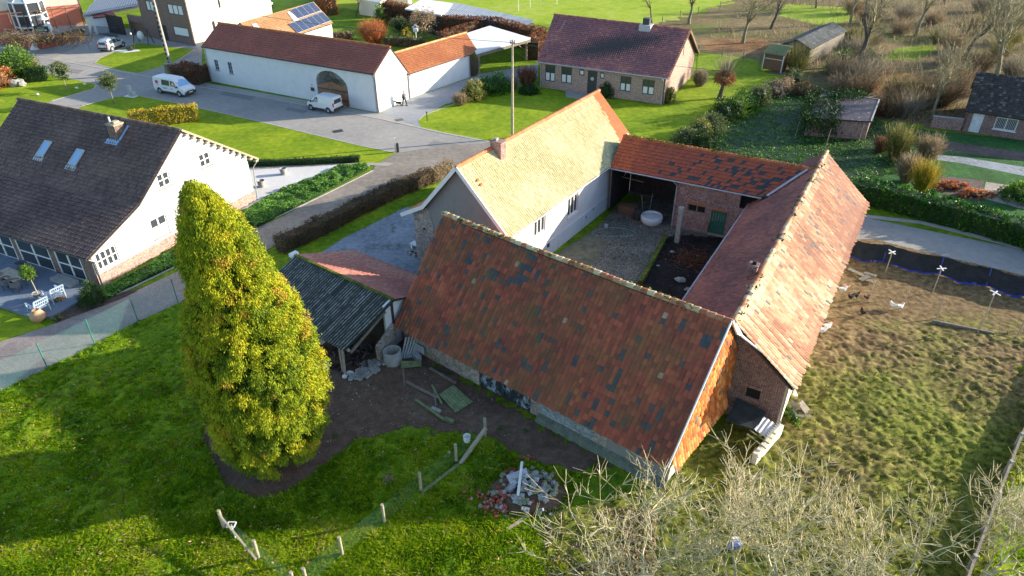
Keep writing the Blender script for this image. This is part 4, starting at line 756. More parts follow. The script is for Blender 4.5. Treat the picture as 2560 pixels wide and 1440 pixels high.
o0 = G(2403, 327); ob_ = thing('outbuilding', 'brick outbuilding with dark tiles, a pale door and barred window', 'outbuilding', (o0.x, o0.y), -122.0)
roof(ob_, (-4.5, -.3, 5.0), (-4.5, 12, 5.0), (.35, 12, 2.15), (.35, -.3, 2.15), tilemat('mossy_black_tiles', [(0, (.025, .022, .02)), (.8, (.06, .05, .045)), (1, (.16, .15, .13))], (.08, .07, .05), .4), MT['wood_dark'], .25, .34, .04, 3, None, 99)
roof(ob_, (-4.5, -.3, 5.0), (-4.5, 12, 5.0), (-9.3, 12, 2.15), (-9.3, -.3, 2.15), MT['t_brown'], MT['wood_dark'], .3, .38, .04, 3, None, 100)
wall(ob_, (0, 0, 0), (0, 1, 0), (1, 0, 0), [(0, 0), (11.7, 0), (11.7, 2.3), (0, 2.3)], [(.55, .05, 1.55, 2.05), (2.6, .75, 4.5, 1.95)], MT['brick_dark'], .12, 'wall')
a = Acc(); a.bx(-.1, .57, .05, -.05, 1.53, 2.03); a.build('door', plain('peeling_pale_door', (.62, .64, .66), .6, .2, 4), ob_)
window(ob_, (0, 0, 0), (0, 1, 0), (1, 0, 0), 2.6, .75, 4.5, 1.95, MT['white_paint'], MT['glass'], .1, 2, 1, .07, MT['white_paint'], bars=MT['white_paint'])
wall(ob_, (0, 0, 0), (-1, 0, 0), (0, -1, 0), [(0, 0), (8.8, 0), (8.8, 2.3), (4.5, 4.9), (0, 2.3)], (), MT['brick_dark'], .12, 'gable_wall')
w0, w1 = G(2325, 318), G(2400, 326); a = Acc(); a.beam((w0.x, w0.y, .6), (w1.x, w1.y, .6), .3, 1.2); a.beam((w0.x, w0.y, 1.22), (w1.x, w1.y, 1.22), .36, .06, 1); a.build('garden_wall', [MT['brick_red'], MT['concrete']], None, 'low red brick garden wall left of the brick outbuilding', 'wall')
# ------------------------------------------------------------------ the ground and everything lying flat on it
GR = dict(
 lawn=ground('mown_lawn', ((.10, .175, .004), (.19, .28, .006), (.33, .39, .015)), .18, 1.6, 30, .5, .03),
 meadow=ground('far_meadow', ((.20, .30, .012), (.30, .40, .02), (.42, .44, .10)), .07, .6, 6, .4, .05),
 rough=ground('rough_grass', ((.055, .135, .004), (.15, .26, .007), (.32, .40, .018)), .35, 2.2, 16, .9, .08, patch=((.12, .09, .05), .5, .60, .72)),
 garden=ground('overgrown_garden', ((.018, .065, .016), (.035, .125, .028), (.07, .19, .045)), .3, 2.0, 12, .9, .1),
 brown=ground('leaf_litter', ((.10, .085, .035), (.19, .145, .065), (.30, .22, .11)), .12, 1.3, 9, .9, .1, patch=((.15, .19, .03), .11, .52, .66)),
 leafy=ground('fallen_orange_leaves', ((.16, .08, .04), (.30, .15, .06), (.42, .26, .12)), .3, 3, 14, .9, .08),
 dirt=ground('dark_soil', ((.095, .058, .040), (.155, .098, .068), (.22, .15, .105)), .35, 2.5, 22, .9, .05, patch=((.035, .07, .012), .6, .60, .70)),
 mulch=ground('bark_mulch', ((.05, .035, .028), (.10, .07, .055), (.17, .13, .10)), .6, 5, 25, .9, .04),
 road=ground('worn_road', ((.26, .25, .235), (.33, .31, .285), (.39, .365, .325)), .12, 1.6, 30, .3, .01, patch=((.21, .205, .20), .35, .66, .70)),
 pave=ground('pale_pavement', ((.34, .32, .28), (.40, .37, .33), (.46, .43, .38)), .12, .9, 25, .25, .01),
 gravel=ground('brown_gravel_drive', ((.19, .165, .14), (.26, .225, .19), (.33, .29, .245)), .25, 2.0, 40, .6, .02),
 bluegravel=ground('blue_grey_gravel', ((.16, .18, .20), (.27, .30, .33), (.36, .39, .42)), .35, 2.8, 40, .6, .02, patch=((.09, .10, .05), .5, .58, .68)),
 white=ground('white_gravel', ((.58, .56, .53), (.64, .62, .60), (.70, .68, .66)), .3, 3, 40, .4, .01),
 conc=ground('mossy_concrete', ((.12, .12, .08), (.19, .18, .12), (.25, .23, .18)), .5, 2, 20, .4, .02),
 muck=ground('dark_muck', ((.012, .010, .010), (.028, .022, .020), (.06, .05, .045)), .7, 3, 18, .9, .06),
 bed=ground('dug_bed', ((.08, .06, .055), (.13, .10, .09), (.2, .16, .14)), .4, 3, 18, .9, .06),
)
def bricks_flat(name, c1, c2, mo, rot, bw=.22, bh=.11, ms=.006):
    b = NB(name); x = b.n('ShaderNodeTexBrick'); b.t.links.new(b.map(b.tc.outputs['Object'], (1, 1, 1), (0, 0, rot)), x.inputs['Vector'])
    x.inputs['Scale'].default_value = 1; x.inputs['Brick Width'].default_value = bw; x.inputs['Row Height'].default_value = bh; x.inputs['Mortar Size'].default_value = ms
    x.inputs['Color1'].default_value = (*c1, 1); x.inputs['Color2'].default_value = (*c2, 1); x.inputs['Mortar'].default_value = (*mo, 1)
    col = b.mix(x.outputs[0], b.ramp(b.noise(.5, 6, .7), [(.3, .7), (.7, 1.25)]), .8, 'MULTIPLY'); col = b.mix(col, b.ramp(b.noise(12, 3, .7), [(.3, .7), (.7, 1.25)]), .6, 'MULTIPLY')
    b.bump(x.outputs['Fac'], .4, -.01); return b.fin(col, .85)
GR['brickpath'] = bricks_flat('grey_brown_pavers', (.34, .28, .25), (.27, .23, .21), (.16, .14, .13), .6)
GR['deck'] = bricks_flat('blue_grey_decking', (.19, .23, .29), (.17, .21, .27), (.09, .10, .12), R(-25), 3.0, .14, .008)
GR['setts'] = None
b = NB('courtyard_setts'); f = b.vor(6.5, out='Distance', feature='DISTANCE_TO_EDGE'); c1 = b.ramp(b.vor(6.5, out='Color'), [(0, (.17, .15, .12)), (1, (.36, .32, .265))])
col = b.mix((.035, .035, .02), c1, b.ramp(f, [(.03, 0.), (.11, 1.)])); col = b.mix(col, b.ramp(b.noise(.7, 5, .7), [(.35, .6), (.65, 1.25)]), .9, 'MULTIPLY'); col = b.mix(col, (.10, .12, .05), b.math('MULTIPLY', b.ramp(b.noise(.9, 6, .7), [(.5, 0.), (.7, 1.)]), .5)); b.bump(b.ramp(f, [(.0, 0.), (.14, 1.)]), .7, .03); GR['setts'] = b.fin(col, .8)
def sheet(name, pts, layer, mat, world=False):
    P = [tuple(p) for p in pts] if world else [g2(*p) for p in pts]
    a = Acc(); z = .004 * layer; a.add([(p[0], p[1], z) for p in P], [list(range(len(P)))])
    o = a.build(name, mat, kind='structure'); me = o.data
    if me.polygons[0].normal.z < 0: me.flip_normals()
    return o
def grid(name, poly, layer, mat, res, hf, kind='structure'):
    """bumpy ground: a fine grid cut to the outline"""
    P = np.array(poly); x0, y0 = P.min(0); x1, y1 = P.max(0); nx = int((x1 - x0) / res) + 1; ny = int((y1 - y0) / res) + 1
    X, Y = np.meshgrid(x0 + np.arange(nx) * res, y0 + np.arange(ny) * res); Z = hf(X, Y) + .004 * layer
    V = np.stack([X, Y, Z], -1).reshape(-1, 3); i = np.arange(nx - 1)[None, :] + nx * np.arange(ny - 1)[:, None]; i = i.reshape(-1)
    F = np.stack([i, i + 1, i + nx + 1, i + nx], 1); c = V[F].mean(1); F = F[inpoly(c[:, :2], poly)]
    a = Acc(); a.add(V, F, 0, .5, True); return a.build(name, mat, kind=kind)
def rag(name, pts, layer, mat, res=None, jit=None):
    """a sheet whose outline is broken up so that it frays into its surroundings"""
    P = [g2(*p) for p in pts]; A_ = np.array(P); ext = float((A_.max(0) - A_.min(0)).max()); res = res or max(.14, ext / 260); jit = jit or min(1.6, max(.28, ext / 40))
    x0, y0 = A_.min(0) - jit; x1, y1 = A_.max(0) + jit; nx = int((x1 - x0) / res) + 1; ny = int((y1 - y0) / res) + 1
    X, Y = np.meshgrid(x0 + np.arange(nx) * res, y0 + np.arange(ny) * res); V = np.stack([X, Y, X * 0 + .004 * layer], -1).reshape(-1, 3); i = (np.arange(nx - 1)[None, :] + nx * np.arange(ny - 1)[:, None]).reshape(-1)
    F = np.stack([i, i + 1, i + nx + 1, i + nx], 1); c = V[F].mean(1)[:, :2]; k = 1.1 / jit
    c = c + np.stack([jit * .6 * vnoise(c[:, 0] * k, c[:, 1] * k, 11) + jit * .5 * vnoise(c[:, 0] * k * 3.1, c[:, 1] * k * 3.1, 12), jit * .6 * vnoise(c[:, 0] * k, c[:, 1] * k, 13) + jit * .5 * vnoise(c[:, 0] * k * 3.1, c[:, 1] * k * 3.1, 14)], 1)
    a = Acc(); a.add(V, F[inpoly(c, P)], 0, .5); return a.build(name, mat, kind='structure')
sheet('ground', [(-420, -60), (420, -60), (420, 700), (-420, 700)], -3, GR['rough'], True)
sheet('meadow', [(480, -150), (620, 40), (860, 20), (1000, 45), (1300, 60), (1345, 62), (1480, 90), (1700, 60), (1760, 20), (1950, -10), (2100, -150)], 0, GR['meadow'])
rag('rough_ground', [(1560, 110), (1640, 58), (1745, 35), (1820, 5), (2000, -150), (4200, -150), (4200, 420), (2560, 345), (2330, 325), (2200, 300), (1990, 215), (1900, 155), (1740, 130)], 1, GR['brown'])
rag('leaf_litter', [(2100, 175), (2200, 165), (2300, 190), (2330, 225), (2230, 240), (2130, 215)], 2, GR['leafy'])
rag('leaf_litter', [(1750, 100), (1900, 95), (1960, 120), (1890, 135), (1760, 125)], 2, GR['leafy'])
rag('paddock_grass', [(2200, 150), (2240, 122), (2330, 108), (2345, 125), (2290, 150)], 3, GR['lawn'])
rag('paddock_grass', [(1960, 10), (2110, 18), (2140, 50), (2060, 66), (1950, 40)], 2, GR['meadow'])
sheet('street', [(-700, 20), (-60, 72), (215, 60), (505, 95), (505, 205), (540, 212), (945, 292), (1048, 318), (1210, 352), (1500, 425), (1500, 480), (1090, 415), (985, 383), (900, 362), (760, 331), (640, 303), (450, 300), (300, 330), (-100, 330), (-700, 330)], 1, GR['road'])
def strip(name, P0, P1, w, layer, mat, h=None, **k):
    p0 = Vector((*P0, 0)) if len(P0) == 2 else Vector(P0); p1 = Vector((*P1, 0)) if len(P1) == 2 else Vector(P1); d = (p1 - p0).normalized(); n = Vector((-d.y, d.x, 0)) * w / 2
    return sheet(name, [tuple((p0 + n)[:2]), tuple((p0 - n)[:2]), tuple((p1 - n)[:2]), tuple((p1 + n)[:2])], layer, mat, True)
ra, rb_ = Vector((-6, 66.5, 0)), Vector((75, 20.5, 0)); strip('road', ra, rb_, 5.0, 2, GR['road'])
sheet('pavement', [(505, 205), (945, 283), (1048, 298), (1100, 330), (1048, 318), (945, 296), (520, 216)], 2, GR['pave'])
sheet('driveway', [(125, 148), (250, 95), (345, 82), (470, 112), (345, 108), (310, 120), (245, 152), (150, 160)], 3, GR['pave'])
sheet('path', [(432, 116), (492, 120), (500, 135), (345, 188), (330, 182), (430, 158)], 3, GR['brickpath'])
sheet('driveway', [(947, 283), (1022, 248), (1172, 196), (1200, 185), (1345, 160), (1345, 195), (1290, 205), (1180, 240), (1110, 262), (1050, 300), (1048, 318), (1000, 300)], 3, ground('grey_tarmac_drive', ((.26, .27, .285), (.30, .31, .325), (.35, .36, .37)), .15, 1.5, 25, .25, .01))
sheet('lawn', [(-500, 190), (-60, 185), (30, 165), (95, 178), (242, 211), (235, 222), (130, 252), (20, 300), (-100, 420), (-700, 420)], 3, GR['lawn'])
sheet('lawn', [(200, 268), (290, 242), (345, 238), (450, 260), (640, 303), (900, 364), (990, 382), (1012, 379), (985, 410), (905, 408), (640, 405), (400, 420), (180, 330)], 3, GR['lawn'])
sheet('lawn', [(236, 158), (250, 145), (320, 115), (345, 108), (430, 118), (487, 124), (430, 160), (345, 184), (300, 177)], 4, GR['lawn'])
sheet('lawn', [(1045, 303), (1058, 290), (1080, 277), (1180, 245), (1215, 212), (1350, 215), (1420, 235), (1660, 265), (1740, 190), (1745, 130), (1895, 150), (1895, 178), (1960, 190), (1900, 235), (1800, 300), (1690, 350), (1690, 430), (1500, 424), (1210, 350), (1100, 333), (1052, 318)], 4, GR['lawn'])
sheet('lawn', [(-300, 700), (-120, 738), (0, 772), (80, 797), (118, 819), (0, 851), (-300, 930)], 4, GR['lawn'])
sheet('vegetable_garden', [(1690, 350), (1800, 300), (1900, 235), (1990, 215), (2060, 228), (2200, 303), (2330, 327), (2560, 350), (4000, 430), (4000, 800), (2560, 610), (2170, 505), (2100, 470), (1690, 440)], 5, GR['garden'])
sheet('garden_path', [(2345, 388), (2400, 392), (2560, 418), (3400, 560), (3400, 590), (2560, 440), (2400, 408), (2342, 400)], 6, GR['bluegravel'])
sheet('soil_bed', [(2350, 352), (2560, 380), (3400, 500), (3400, 530), (2560, 403), (2345, 375)], 6, GR['bed'])
sheet('soil_bed', [(2465, 455), (2560, 470), (3300, 600), (3300, 690), (2545, 520), (2455, 495)], 6, ground('pale_dug_soil', ((.26, .21, .18), (.38, .32, .28), (.5, .45, .42)), .4, 3, 18, .7, .05))
sheet('soil_bed', [(2350, 440), (2460, 452), (2450, 505), (2340, 480)], 6, GR['bed'])
sheet('gravel_court', [(560, 430), (640, 420), (860, 411), (925, 408), (925, 416), (850, 416), (800, 440), (700, 480), (620, 520), (560, 540)], 4, GR['white'])
sheet('path', [(560, 418), (900, 408), (985, 408), (970, 416), (860, 411), (640, 424), (560, 434)], 8, GR['pave'])
sheet('driveway', [(940, 412), (990, 383), (1060, 372), (1230, 356), (1330, 372), (1130, 420), (1075, 432), (900, 500), (760, 575), (700, 608), (560, 685), (450, 757), (345, 805), (235, 862), (120, 924), (0, 978), (-300, 1110), (-300, 960), (0, 855), (115, 818), (300, 750), (330, 733), (450, 676), (640, 570), (700, 545), (820, 482), (930, 427)], 5, GR['gravel'])
sheet('path', [(-300, 1110), (-300, 960), (0, 855), (115, 818), (300, 750), (330, 733), (450, 676), (600, 594), (640, 640), (560, 685), (450, 757), (345, 805), (235, 862), (120, 924), (0, 978)], 6, GR['brickpath'])
sheet('mulch_bed', [(128, 797), (240, 733), (345, 728), (300, 750), (140, 808)], 7, GR['mulch'])
a = Acc(); P = [g2(*p) for p in ((-500, 560), (0, 632), (215, 712), (245, 732), (128, 797), (80, 797), (0, 770), (-500, 640))]; a.prism(P, 0, .16); a.build('terrace', GR['deck'], kind='structure')
rag('gravel_yard', [(770, 650), (800, 620), (862, 592), (958, 545), (1012, 518), (1070, 520), (1120, 640), (1040, 720), (900, 760)], 5, GR['bluegravel'])
sheet('verge', [(700, 625), (760, 590), (900, 520), (1010, 478), (1045, 500), (1012, 518), (958, 547), (862, 594), (790, 640), (760, 655)], 6, GR['rough'])
rag('dirt', [(500, 1085), (560, 1000), (700, 930), (800, 900), (840, 870), (990, 850), (1052, 883), (1200, 972), (1380, 1082), (1520, 1158), (1460, 1190), (1330, 1150), (1200, 1085), (1100, 1075), (1000, 1068), (900, 1100), (800, 1165), (720, 1235), (640, 1252), (560, 1215), (510, 1150)], 5, GR['dirt'])
rag('dirt', [(720, 655), (1060, 560), (1500, 900), (1560, 1180), (1380, 1070), (1052, 880), (780, 900)], 3, GR['dirt'])
# courtyard
sheet('courtyard', [(1300, 690), (1392, 634), (1490, 572), (1545, 515), (1720, 470), (1900, 560), (1900, 700), (1650, 800), (1400, 760)], 6, GR['setts'])
sheet('concrete_slab', [(1330, 680), (1392, 634), (1472, 588), (1520, 605), (1490, 650), (1430, 700)], 7, GR['conc'])
rag('muck_pit', [(1662, 595), (1690, 585), (1760, 592), (1870, 590), (1900, 560), (1900, 760), (1640, 800), (1600, 710)], 8, GR['muck'])
k0, k1 = G(1664, 596), G(1600, 712); a = Acc(); a.beam((k0.x, k0.y, .16), (k1.x, k1.y, .16), .3, .34); a.build('mossy_kerb', MT['moss'], label='low mossy kerb between the setts and the dark muck pit', cat='kerb')
# bumpy hen run and the rough paddock in front
def hum(X, Y):
    d = .09 * np.abs(vnoise(X * 1.7 + Y * .5, Y * 2.2, 1)) + .06 * vnoise(X * 3.9, Y * 4.2, 2) + .028 * vnoise(X * 8.5, Y * 8.5, 3) + .12 * vnoise(X * .35, Y * .35, 4)
    f_ = np.clip((37.5 - Y - .1 * (X - 25)) / 4, .3, 1); return np.maximum((d + .08) * f_, .012)
b = NB('trampled_hen_run'); f = b.noise(.16, 4, .6); t2 = b.noise(2.6, 5, .7)
soil = b.ramp(t2, [(.35, (.10, .062, .030)), (.5, (.19, .125, .058)), (.66, (.31, .225, .105))]); grass_ = b.ramp(t2, [(.35, (.055, .075, .010)), (.52, (.16, .18, .022)), (.7, (.31, .31, .055))])
sx = b.n('ShaderNodeSeparateXYZ'); b.t.links.new(b.tc.outputs['Object'], sx.inputs[0]); yy = b.math('MULTIPLY', b.math('SUBTRACT', sx.outputs[1], 29.0), -.028)
gm_ = b.ramp(b.math('ADD', b.math('ADD', b.math('MULTIPLY', f, 1.1), b.math('MULTIPLY', b.noise(1.2, 4, .7), .5)), yy), [(.62, 0.), (1.05, 1.)]); col = b.mix(soil, grass_, gm_); col = b.mix(col, b.ramp(b.noise(16, 3, .8), [(.3, .6), (.7, 1.35)]), .6, 'MULTIPLY')
b.bump(b.noise(9, 5, .8), .7, .05); MT['henrun'] = b.fin(col, .95, .2)
HR = [g2(*p) for p in ((2100, 600), (2185, 600), (2560, 690), (2900, 760), (2900, 1000), (2545, 1180), (2420, 1600), (1300, 1700), (1390, 1290), (1560, 1240), (1660, 1225), (1740, 1130), (1860, 1000), (1950, 1056), (2000, 940))]
sheet('hen_run_soil', HR, 2, MT['henrun'], True); grid('hen_run', HR, 2, MT['henrun'], .085, hum)
FG = [g2(*p) for p in ((-400, 1150), (0, 980), (235, 864), (345, 808), (450, 760), (600, 860), (500, 1085), (560, 1215), (640, 1252), (720, 1235), (900, 1100), (1180, 1090), (1300, 1150), (1460, 1190), (1400, 1290), (1300, 1800), (-400, 1800))]
grid('paddock', FG, 1, GR['rough'], .12, lambda X, Y: .045 * vnoise(X * 2.3, Y * 2.3, 5) + .065 * vnoise(X * 5.5, Y * 5.5, 6) + .10 + .03 * vnoise(X * .5, Y * .5, 7))
b = NB('wet_tarmac'); pass
# grass tufts
MT['grass'] = foliage('grass_blades', [(0, (.06, .15, .004)), (.35, (.18, .34, .007)), (.7, (.42, .55, .012)), (.92, (.56, .58, .02)), (1, (.60, .52, .24))], .5, .8)
MT['grass_dry'] = foliage('dry_grass_blades', [(0, (.07, .10, .008)), (.4, (.15, .19, .018)), (.8, (.28, .29, .045)), (1, (.42, .34, .17))], .3, .8)
def tufts(name, poly, n, hgt, mat, seed, label, dens=None, blades=7, hf=None, lean=.5, wd=.02, rlo=0, rhi=1.):
    q = rng(seed); P = np.array(poly); x0, y0 = P.min(0); x1, y1 = P.max(0); C = np.stack([x0 + (x1 - x0) * q.random(n * 3), y0 + (y1 - y0) * q.random(n * 3)], 1); C = C[inpoly(C, poly)]
    if dens is not None: C = C[q.random(len(C)) < dens(C[:, 0], C[:, 1])]
    C = C[:n]; m_ = len(C); s = .6 + .8 * q.random(m_); tone = np.clip(.5 + .35 * vnoise(C[:, 0] * .8, C[:, 1] * .8, 3) + .2 * q.normal(0, 1, m_), rlo, rhi)
    C = np.repeat(C, blades, 0); s = np.repeat(s, blades); tone = np.clip(np.repeat(tone, blades) + q.normal(0, .1, len(C)), 0, 1); N_ = len(C); a_ = q.random(N_) * 6.283; r = q.random(N_) * .05
    base = np.stack([C[:, 0] + np.cos(a_) * r, C[:, 1] + np.sin(a_) * r, np.zeros(N_)], 1); base[:, 2] = hf(base[:, 0], base[:, 1]) if hf else .05
    h = hgt * s * (.6 + .6 * q.random(N_)); ln = lean * h * q.random(N_); mid = base + np.stack([np.cos(a_) * ln, np.sin(a_) * ln, h * .55], 1); tip = mid + np.stack([np.cos(a_) * ln * 1.3, np.sin(a_) * ln * 1.3, h * .35], 1)
    sd_ = np.stack([-np.sin(a_), np.cos(a_), np.zeros(N_)], 1) * (wd * s)[:, None]
    V = np.stack([base - sd_ * .6, base + sd_ * .6, mid + sd_, tip, mid - sd_], 1).reshape(-1, 3); a = Acc(); a.add(V, np.arange(5 * N_).reshape(N_, 5), 0, tone); return a.build(name, mat, label=label, cat='grass', kind='stuff')
def litter(name, poly, n, size, mat, seed, label, z=.12):
    q = rng(seed); P = np.array(poly); x0, y0 = P.min(0); x1, y1 = P.max(0); C = np.stack([x0 + (x1 - x0) * q.random(n * 3), y0 + (y1 - y0) * q.random(n * 3)], 1); C = C[inpoly(C, poly)]; C = C[vnoise(C[:, 0] * .6, C[:, 1] * .6, seed) > -.2][:n]; n = len(C)
    a = Acc(); a.leaves(np.concatenate([C, z + .03 * q.random((n, 1))], 1), q.normal(0, size, (n, 3)) * np.array([1, 1, .4]), q.normal(0, size * .7, (n, 3)) * np.array([1, 1, .4]), 0, q.random(n)); return a.build(name, mat, label=label, cat='litter', kind='stuff')
near = lambda X, Y: np.clip((34 - Y) / 14, .15, 1)
tufts('grass', FG, 60000, .15, MT['grass'], 1, 'short rough grass of the paddock around the conifer', near, 8, lambda X, Y: X * 0 + .03, .6, .015, 0, .9)
tufts('grass_tussocks', [g2(*p) for p in ((-100, 1285), (600, 1300), (1250, 1300), (1420, 1360), (1400, 1700), (-400, 1700))], 5200, .15, MT['grass'], 12, 'sunlit clumpy tussocks along the bottom of the paddock', lambda X, Y: .25 + .75 * (vnoise(X * 2, Y * 2, 4) > 0), 26, lambda X, Y: X * 0 + .06, .9, .013, .25, .95)
tufts('pale_grass_tufts', FG, 420, .16, MT['grass_dry'], 2, 'straw coloured grass tufts dotted over the left paddock', lambda X, Y: np.where((X < -11) & (Y < 31), .9, .06), 34, None, .9, .007, .72, 1)
tufts('hen_run_grass', HR, 9000, .10, MT['grass_dry'], 3, 'trampled yellow grass of the hen run', lambda X, Y: np.clip((34 - Y) / 20 + .3 * vnoise(X, Y, 8), .04, 1) * (Y < 35), 6, lambda X, Y: hum(X, Y), .6, .02)
def kerb(label, pts, w=.14, h=.035, mat='concrete', name='kerb'):
    P = [G(*p) for p in pts]; a = Acc()
    for p0, p1 in zip(P[:-1], P[1:]): a.beam(p0 + Vector((0, 0, h / 2)), p1 + Vector((0, 0, h / 2)), w, h)
    return a.build(name, MT[mat], kind='structure')
MT['kerbstone'] = plain('pale_kerbstone', (.42, .39, .35), .85, .15, 2)
kerb('', [(95, 142), (330, 184), (510, 219), (640, 240), (780, 266), (945, 296), (1048, 319), (1100, 331), (1210, 352), (1330, 376)], .28, .03, 'kerbstone')
kerb('', [(350, 240), (450, 259), (640, 302), (900, 364), (988, 382)], .16, .03, 'kerbstone')
kerb('', [(1048, 300), (1060, 288), (1180, 244), (1215, 212)], .14, .03, 'kerbstone'); kerb('', [(30, 165), (95, 178), (242, 211), (235, 222), (130, 252)], .14, .03, 'kerbstone'); kerb('', [(205, 265), (290, 242), (345, 238)], .14, .03, 'kerbstone')
kerb('', [(236, 158), (250, 145), (320, 115)], .14, .03, 'kerbstone'); kerb('', [(236, 158), (300, 177), (345, 184), (430, 160), (487, 124)], .14, .03, 'kerbstone')
kerb('', [(672, 552), (760, 512), (822, 482), (932, 427)], .12, .06, 'kerbstone'); kerb('', [(255, 752), (330, 720), (450, 662), (640, 566)], .12, .06, 'kerbstone')
_r = [Vector((*g2(*p), 0)) for p in ((2165, 541), (2300, 556), (2400, 580), (2560, 622), (2760, 680))]; kerb('', [(2165, 541), (2300, 556), (2400, 580), (2560, 622), (2760, 680)], .55, .03, 'kerbstone', 'road_edge')
for p, s_ in (((845, 328), .5), ((998, 300), .45)): g = G(*p); a = Acc(); a.box((g.x, g.y, .014), (s_ * 2, s_ * 1.6, .012), .5); a.build('manhole_cover', MT['dark_metal'], None, 'dark square manhole cover in the street' if s_ == .5 else 'reddish worn cover in the drive entrance', 'manhole cover')

LF = foliage('fallen_leaf_mix', [(0, (.14, .07, .03)), (.5, (.34, .20, .08)), (1, (.55, .42, .2))], .1, .8)
litter('fallen_leaves', FG, 2600, .035, LF, 71, 'scattered brown leaves lying on the paddock grass', .20)
litter('debris', [g2(*p) for p in ((520, 1090), (800, 900), (1000, 880), (1200, 980), (1450, 1130), (1200, 1080), (900, 1090), (640, 1240))], 1500, .03, foliage('pale_debris', [(0, (.10, .07, .05)), (.6, (.22, .17, .12)), (1, (.55, .52, .46))], .05, .9), 72, 'small twigs and crumbs littering the bare soil behind the barn', .04)
litter('edge_leaves', [g2(*p) for p in ((690, 545), (1075, 418), (1100, 432), (760, 580), (660, 640))], 900, .03, LF, 73, 'brown leaves blown along the driveway hedge', .04)

for P4 in (((560, 228), (640, 243), (626, 252), (548, 236)), ((1085, 352), (1150, 362), (1130, 376), (1066, 364)), ((720, 268), (770, 277), (760, 284), (712, 275)), ((150, 168), (210, 176), (196, 184), (140, 176))): sheet('road_patch', P4, 4, ground('tar_patch', ((.20, .195, .19), (.235, .225, .215), (.27, .26, .245)), .3, 3, 30, .3, .01))
# ------------------------------------------------------------------ plants
MT['f_conifer'] = foliage('golden_conifer_spray', [(0, (.06, .12, .008)), (.3, (.17, .24, .010)), (.6, (.34, .38, .012)), (.90, (.52, .48, .018)), (1, (.46, .28, .04))], .06, .8)
MT['f_laurel'] = foliage('laurel_leaves', [(0, (.02, .075, .008)), (.5, (.04, .14, .012)), (1, (.12, .27, .03))], .2, .45)
MT['f_dark'] = foliage('dark_evergreen_leaves', [(0, (.015, .04, .010)), (.6, (.03, .075, .015)), (1, (.07, .14, .025))], .15, .6)
MT['f_ivy'] = foliage('ivy_leaves', [(0, (.045, .13, .02)), (.5, (.11, .26, .04)), (1, (.28, .48, .09))], .2, .5)
MT['f_green'] = foliage('bright_green_leaves', [(0, (.05, .11, .01)), (.5, (.11, .22, .02)), (1, (.22, .34, .04))], .3, .6)
MT['f_olive'] = foliage('olive_leaves', [(0, (.06, .09, .03)), (.5, (.13, .17, .06)), (1, (.28, .30, .13))], .25, .6)
MT['f_yel'] = foliage('yellow_beech_leaves', [(0, (.26, .22, .02)), (.5, (.52, .40, .03)), (1, (.72, .52, .06))], .3, .7)
MT['f_yelgreen'] = foliage('yellow_green_shoots', [(0, (.14, .15, .03)), (.5, (.28, .27, .06)), (1, (.45, .40, .14))], .3, .7)
MT['f_copper'] = foliage('copper_beech_leaves', [(0, (.09, .035, .02)), (.5, (.20, .075, .035)), (1, (.36, .15, .06))], .2, .7)
MT['f_brown'] = foliage('brown_hornbeam_twigs', [(0, (.06, .043, .026)), (.5, (.14, .095, .052)), (1, (.26, .18, .09))], .1, .8)
MT['f_orange'] = foliage('orange_willow_shoots', [(0, (.38, .13, .05)), (.5, (.60, .22, .08)), (1, (.75, .36, .15))], .25, .7)
MT['f_tan'] = foliage('tan_dry_stems', [(0, (.20, .15, .09)), (.5, (.40, .30, .18)), (1, (.62, .48, .30))], .2, .8)
MT['f_grey'] = foliage('grey_brown_twigs', [(0, (.14, .12, .08)), (.5, (.28, .24, .17)), (1, (.46, .40, .30))], .1, .85)
MT['f_rust'] = foliage('rust_leaves', [(0, (.14, .06, .035)), (.5, (.28, .12, .06)), (1, (.42, .2, .1))], .2, .8)
b = NB('lichened_bark'); MT['bark'] = b.fin(b.mix(b.ramp(b.noise(5, 5, .7), [(.3, (.12, .105, .07)), (.7, (.30, .27, .19))]), (.25, .27, .05), b.math('MULTIPLY', b.ramp(b.noise(2, 5, .7), [(.5, 0.), (.62, 1.)]), .7)), .9)
MT['bark_pale'] = plain('pale_lichened_bark', (.34, .32, .20), .9, .3, 4, .3)
MT['bark_dark'] = plain('dark_bark', (.085, .072, .055), .9, .35, 4, .3)
MT['twig_pale'] = foliage('pale_twigs', [(0, (.26, .22, .08)), (.5, (.50, .43, .25)), (1, (.72, .65, .48))], .0, .85)
MT['twig_grey'] = foliage('grey_twigs', [(0, (.15, .135, .07)), (.5, (.28, .25, .15)), (1, (.42, .38, .24))], .0, .85)
def unit(v): return v / (np.linalg.norm(v, axis=-1, keepdims=True) + 1e-9)
def clumps(a, C, n, spread, size, q, out, droop=.0, mi=0, tone=None, aspect=.45, tj=.12):
    """n leaves round each clump centre C, pointing roughly along out"""
    m_ = len(C); tone = q.random(m_) if tone is None else tone
    P = np.repeat(C, n, 0) + q.normal(0, spread, (m_ * n, 3)); O = np.repeat(out, n, 0) + q.normal(0, .55, (m_ * n, 3)); O[:, 2] -= droop; O = unit(O)
    S = unit(np.cross(O, q.normal(0, 1, O.shape))); s = size * (.6 + .8 * q.random((len(P), 1)))
    a.leaves(P, O * s, S * s * aspect, mi, np.clip(np.repeat(tone, n) + q.normal(0, tj, len(P)), 0, 1))
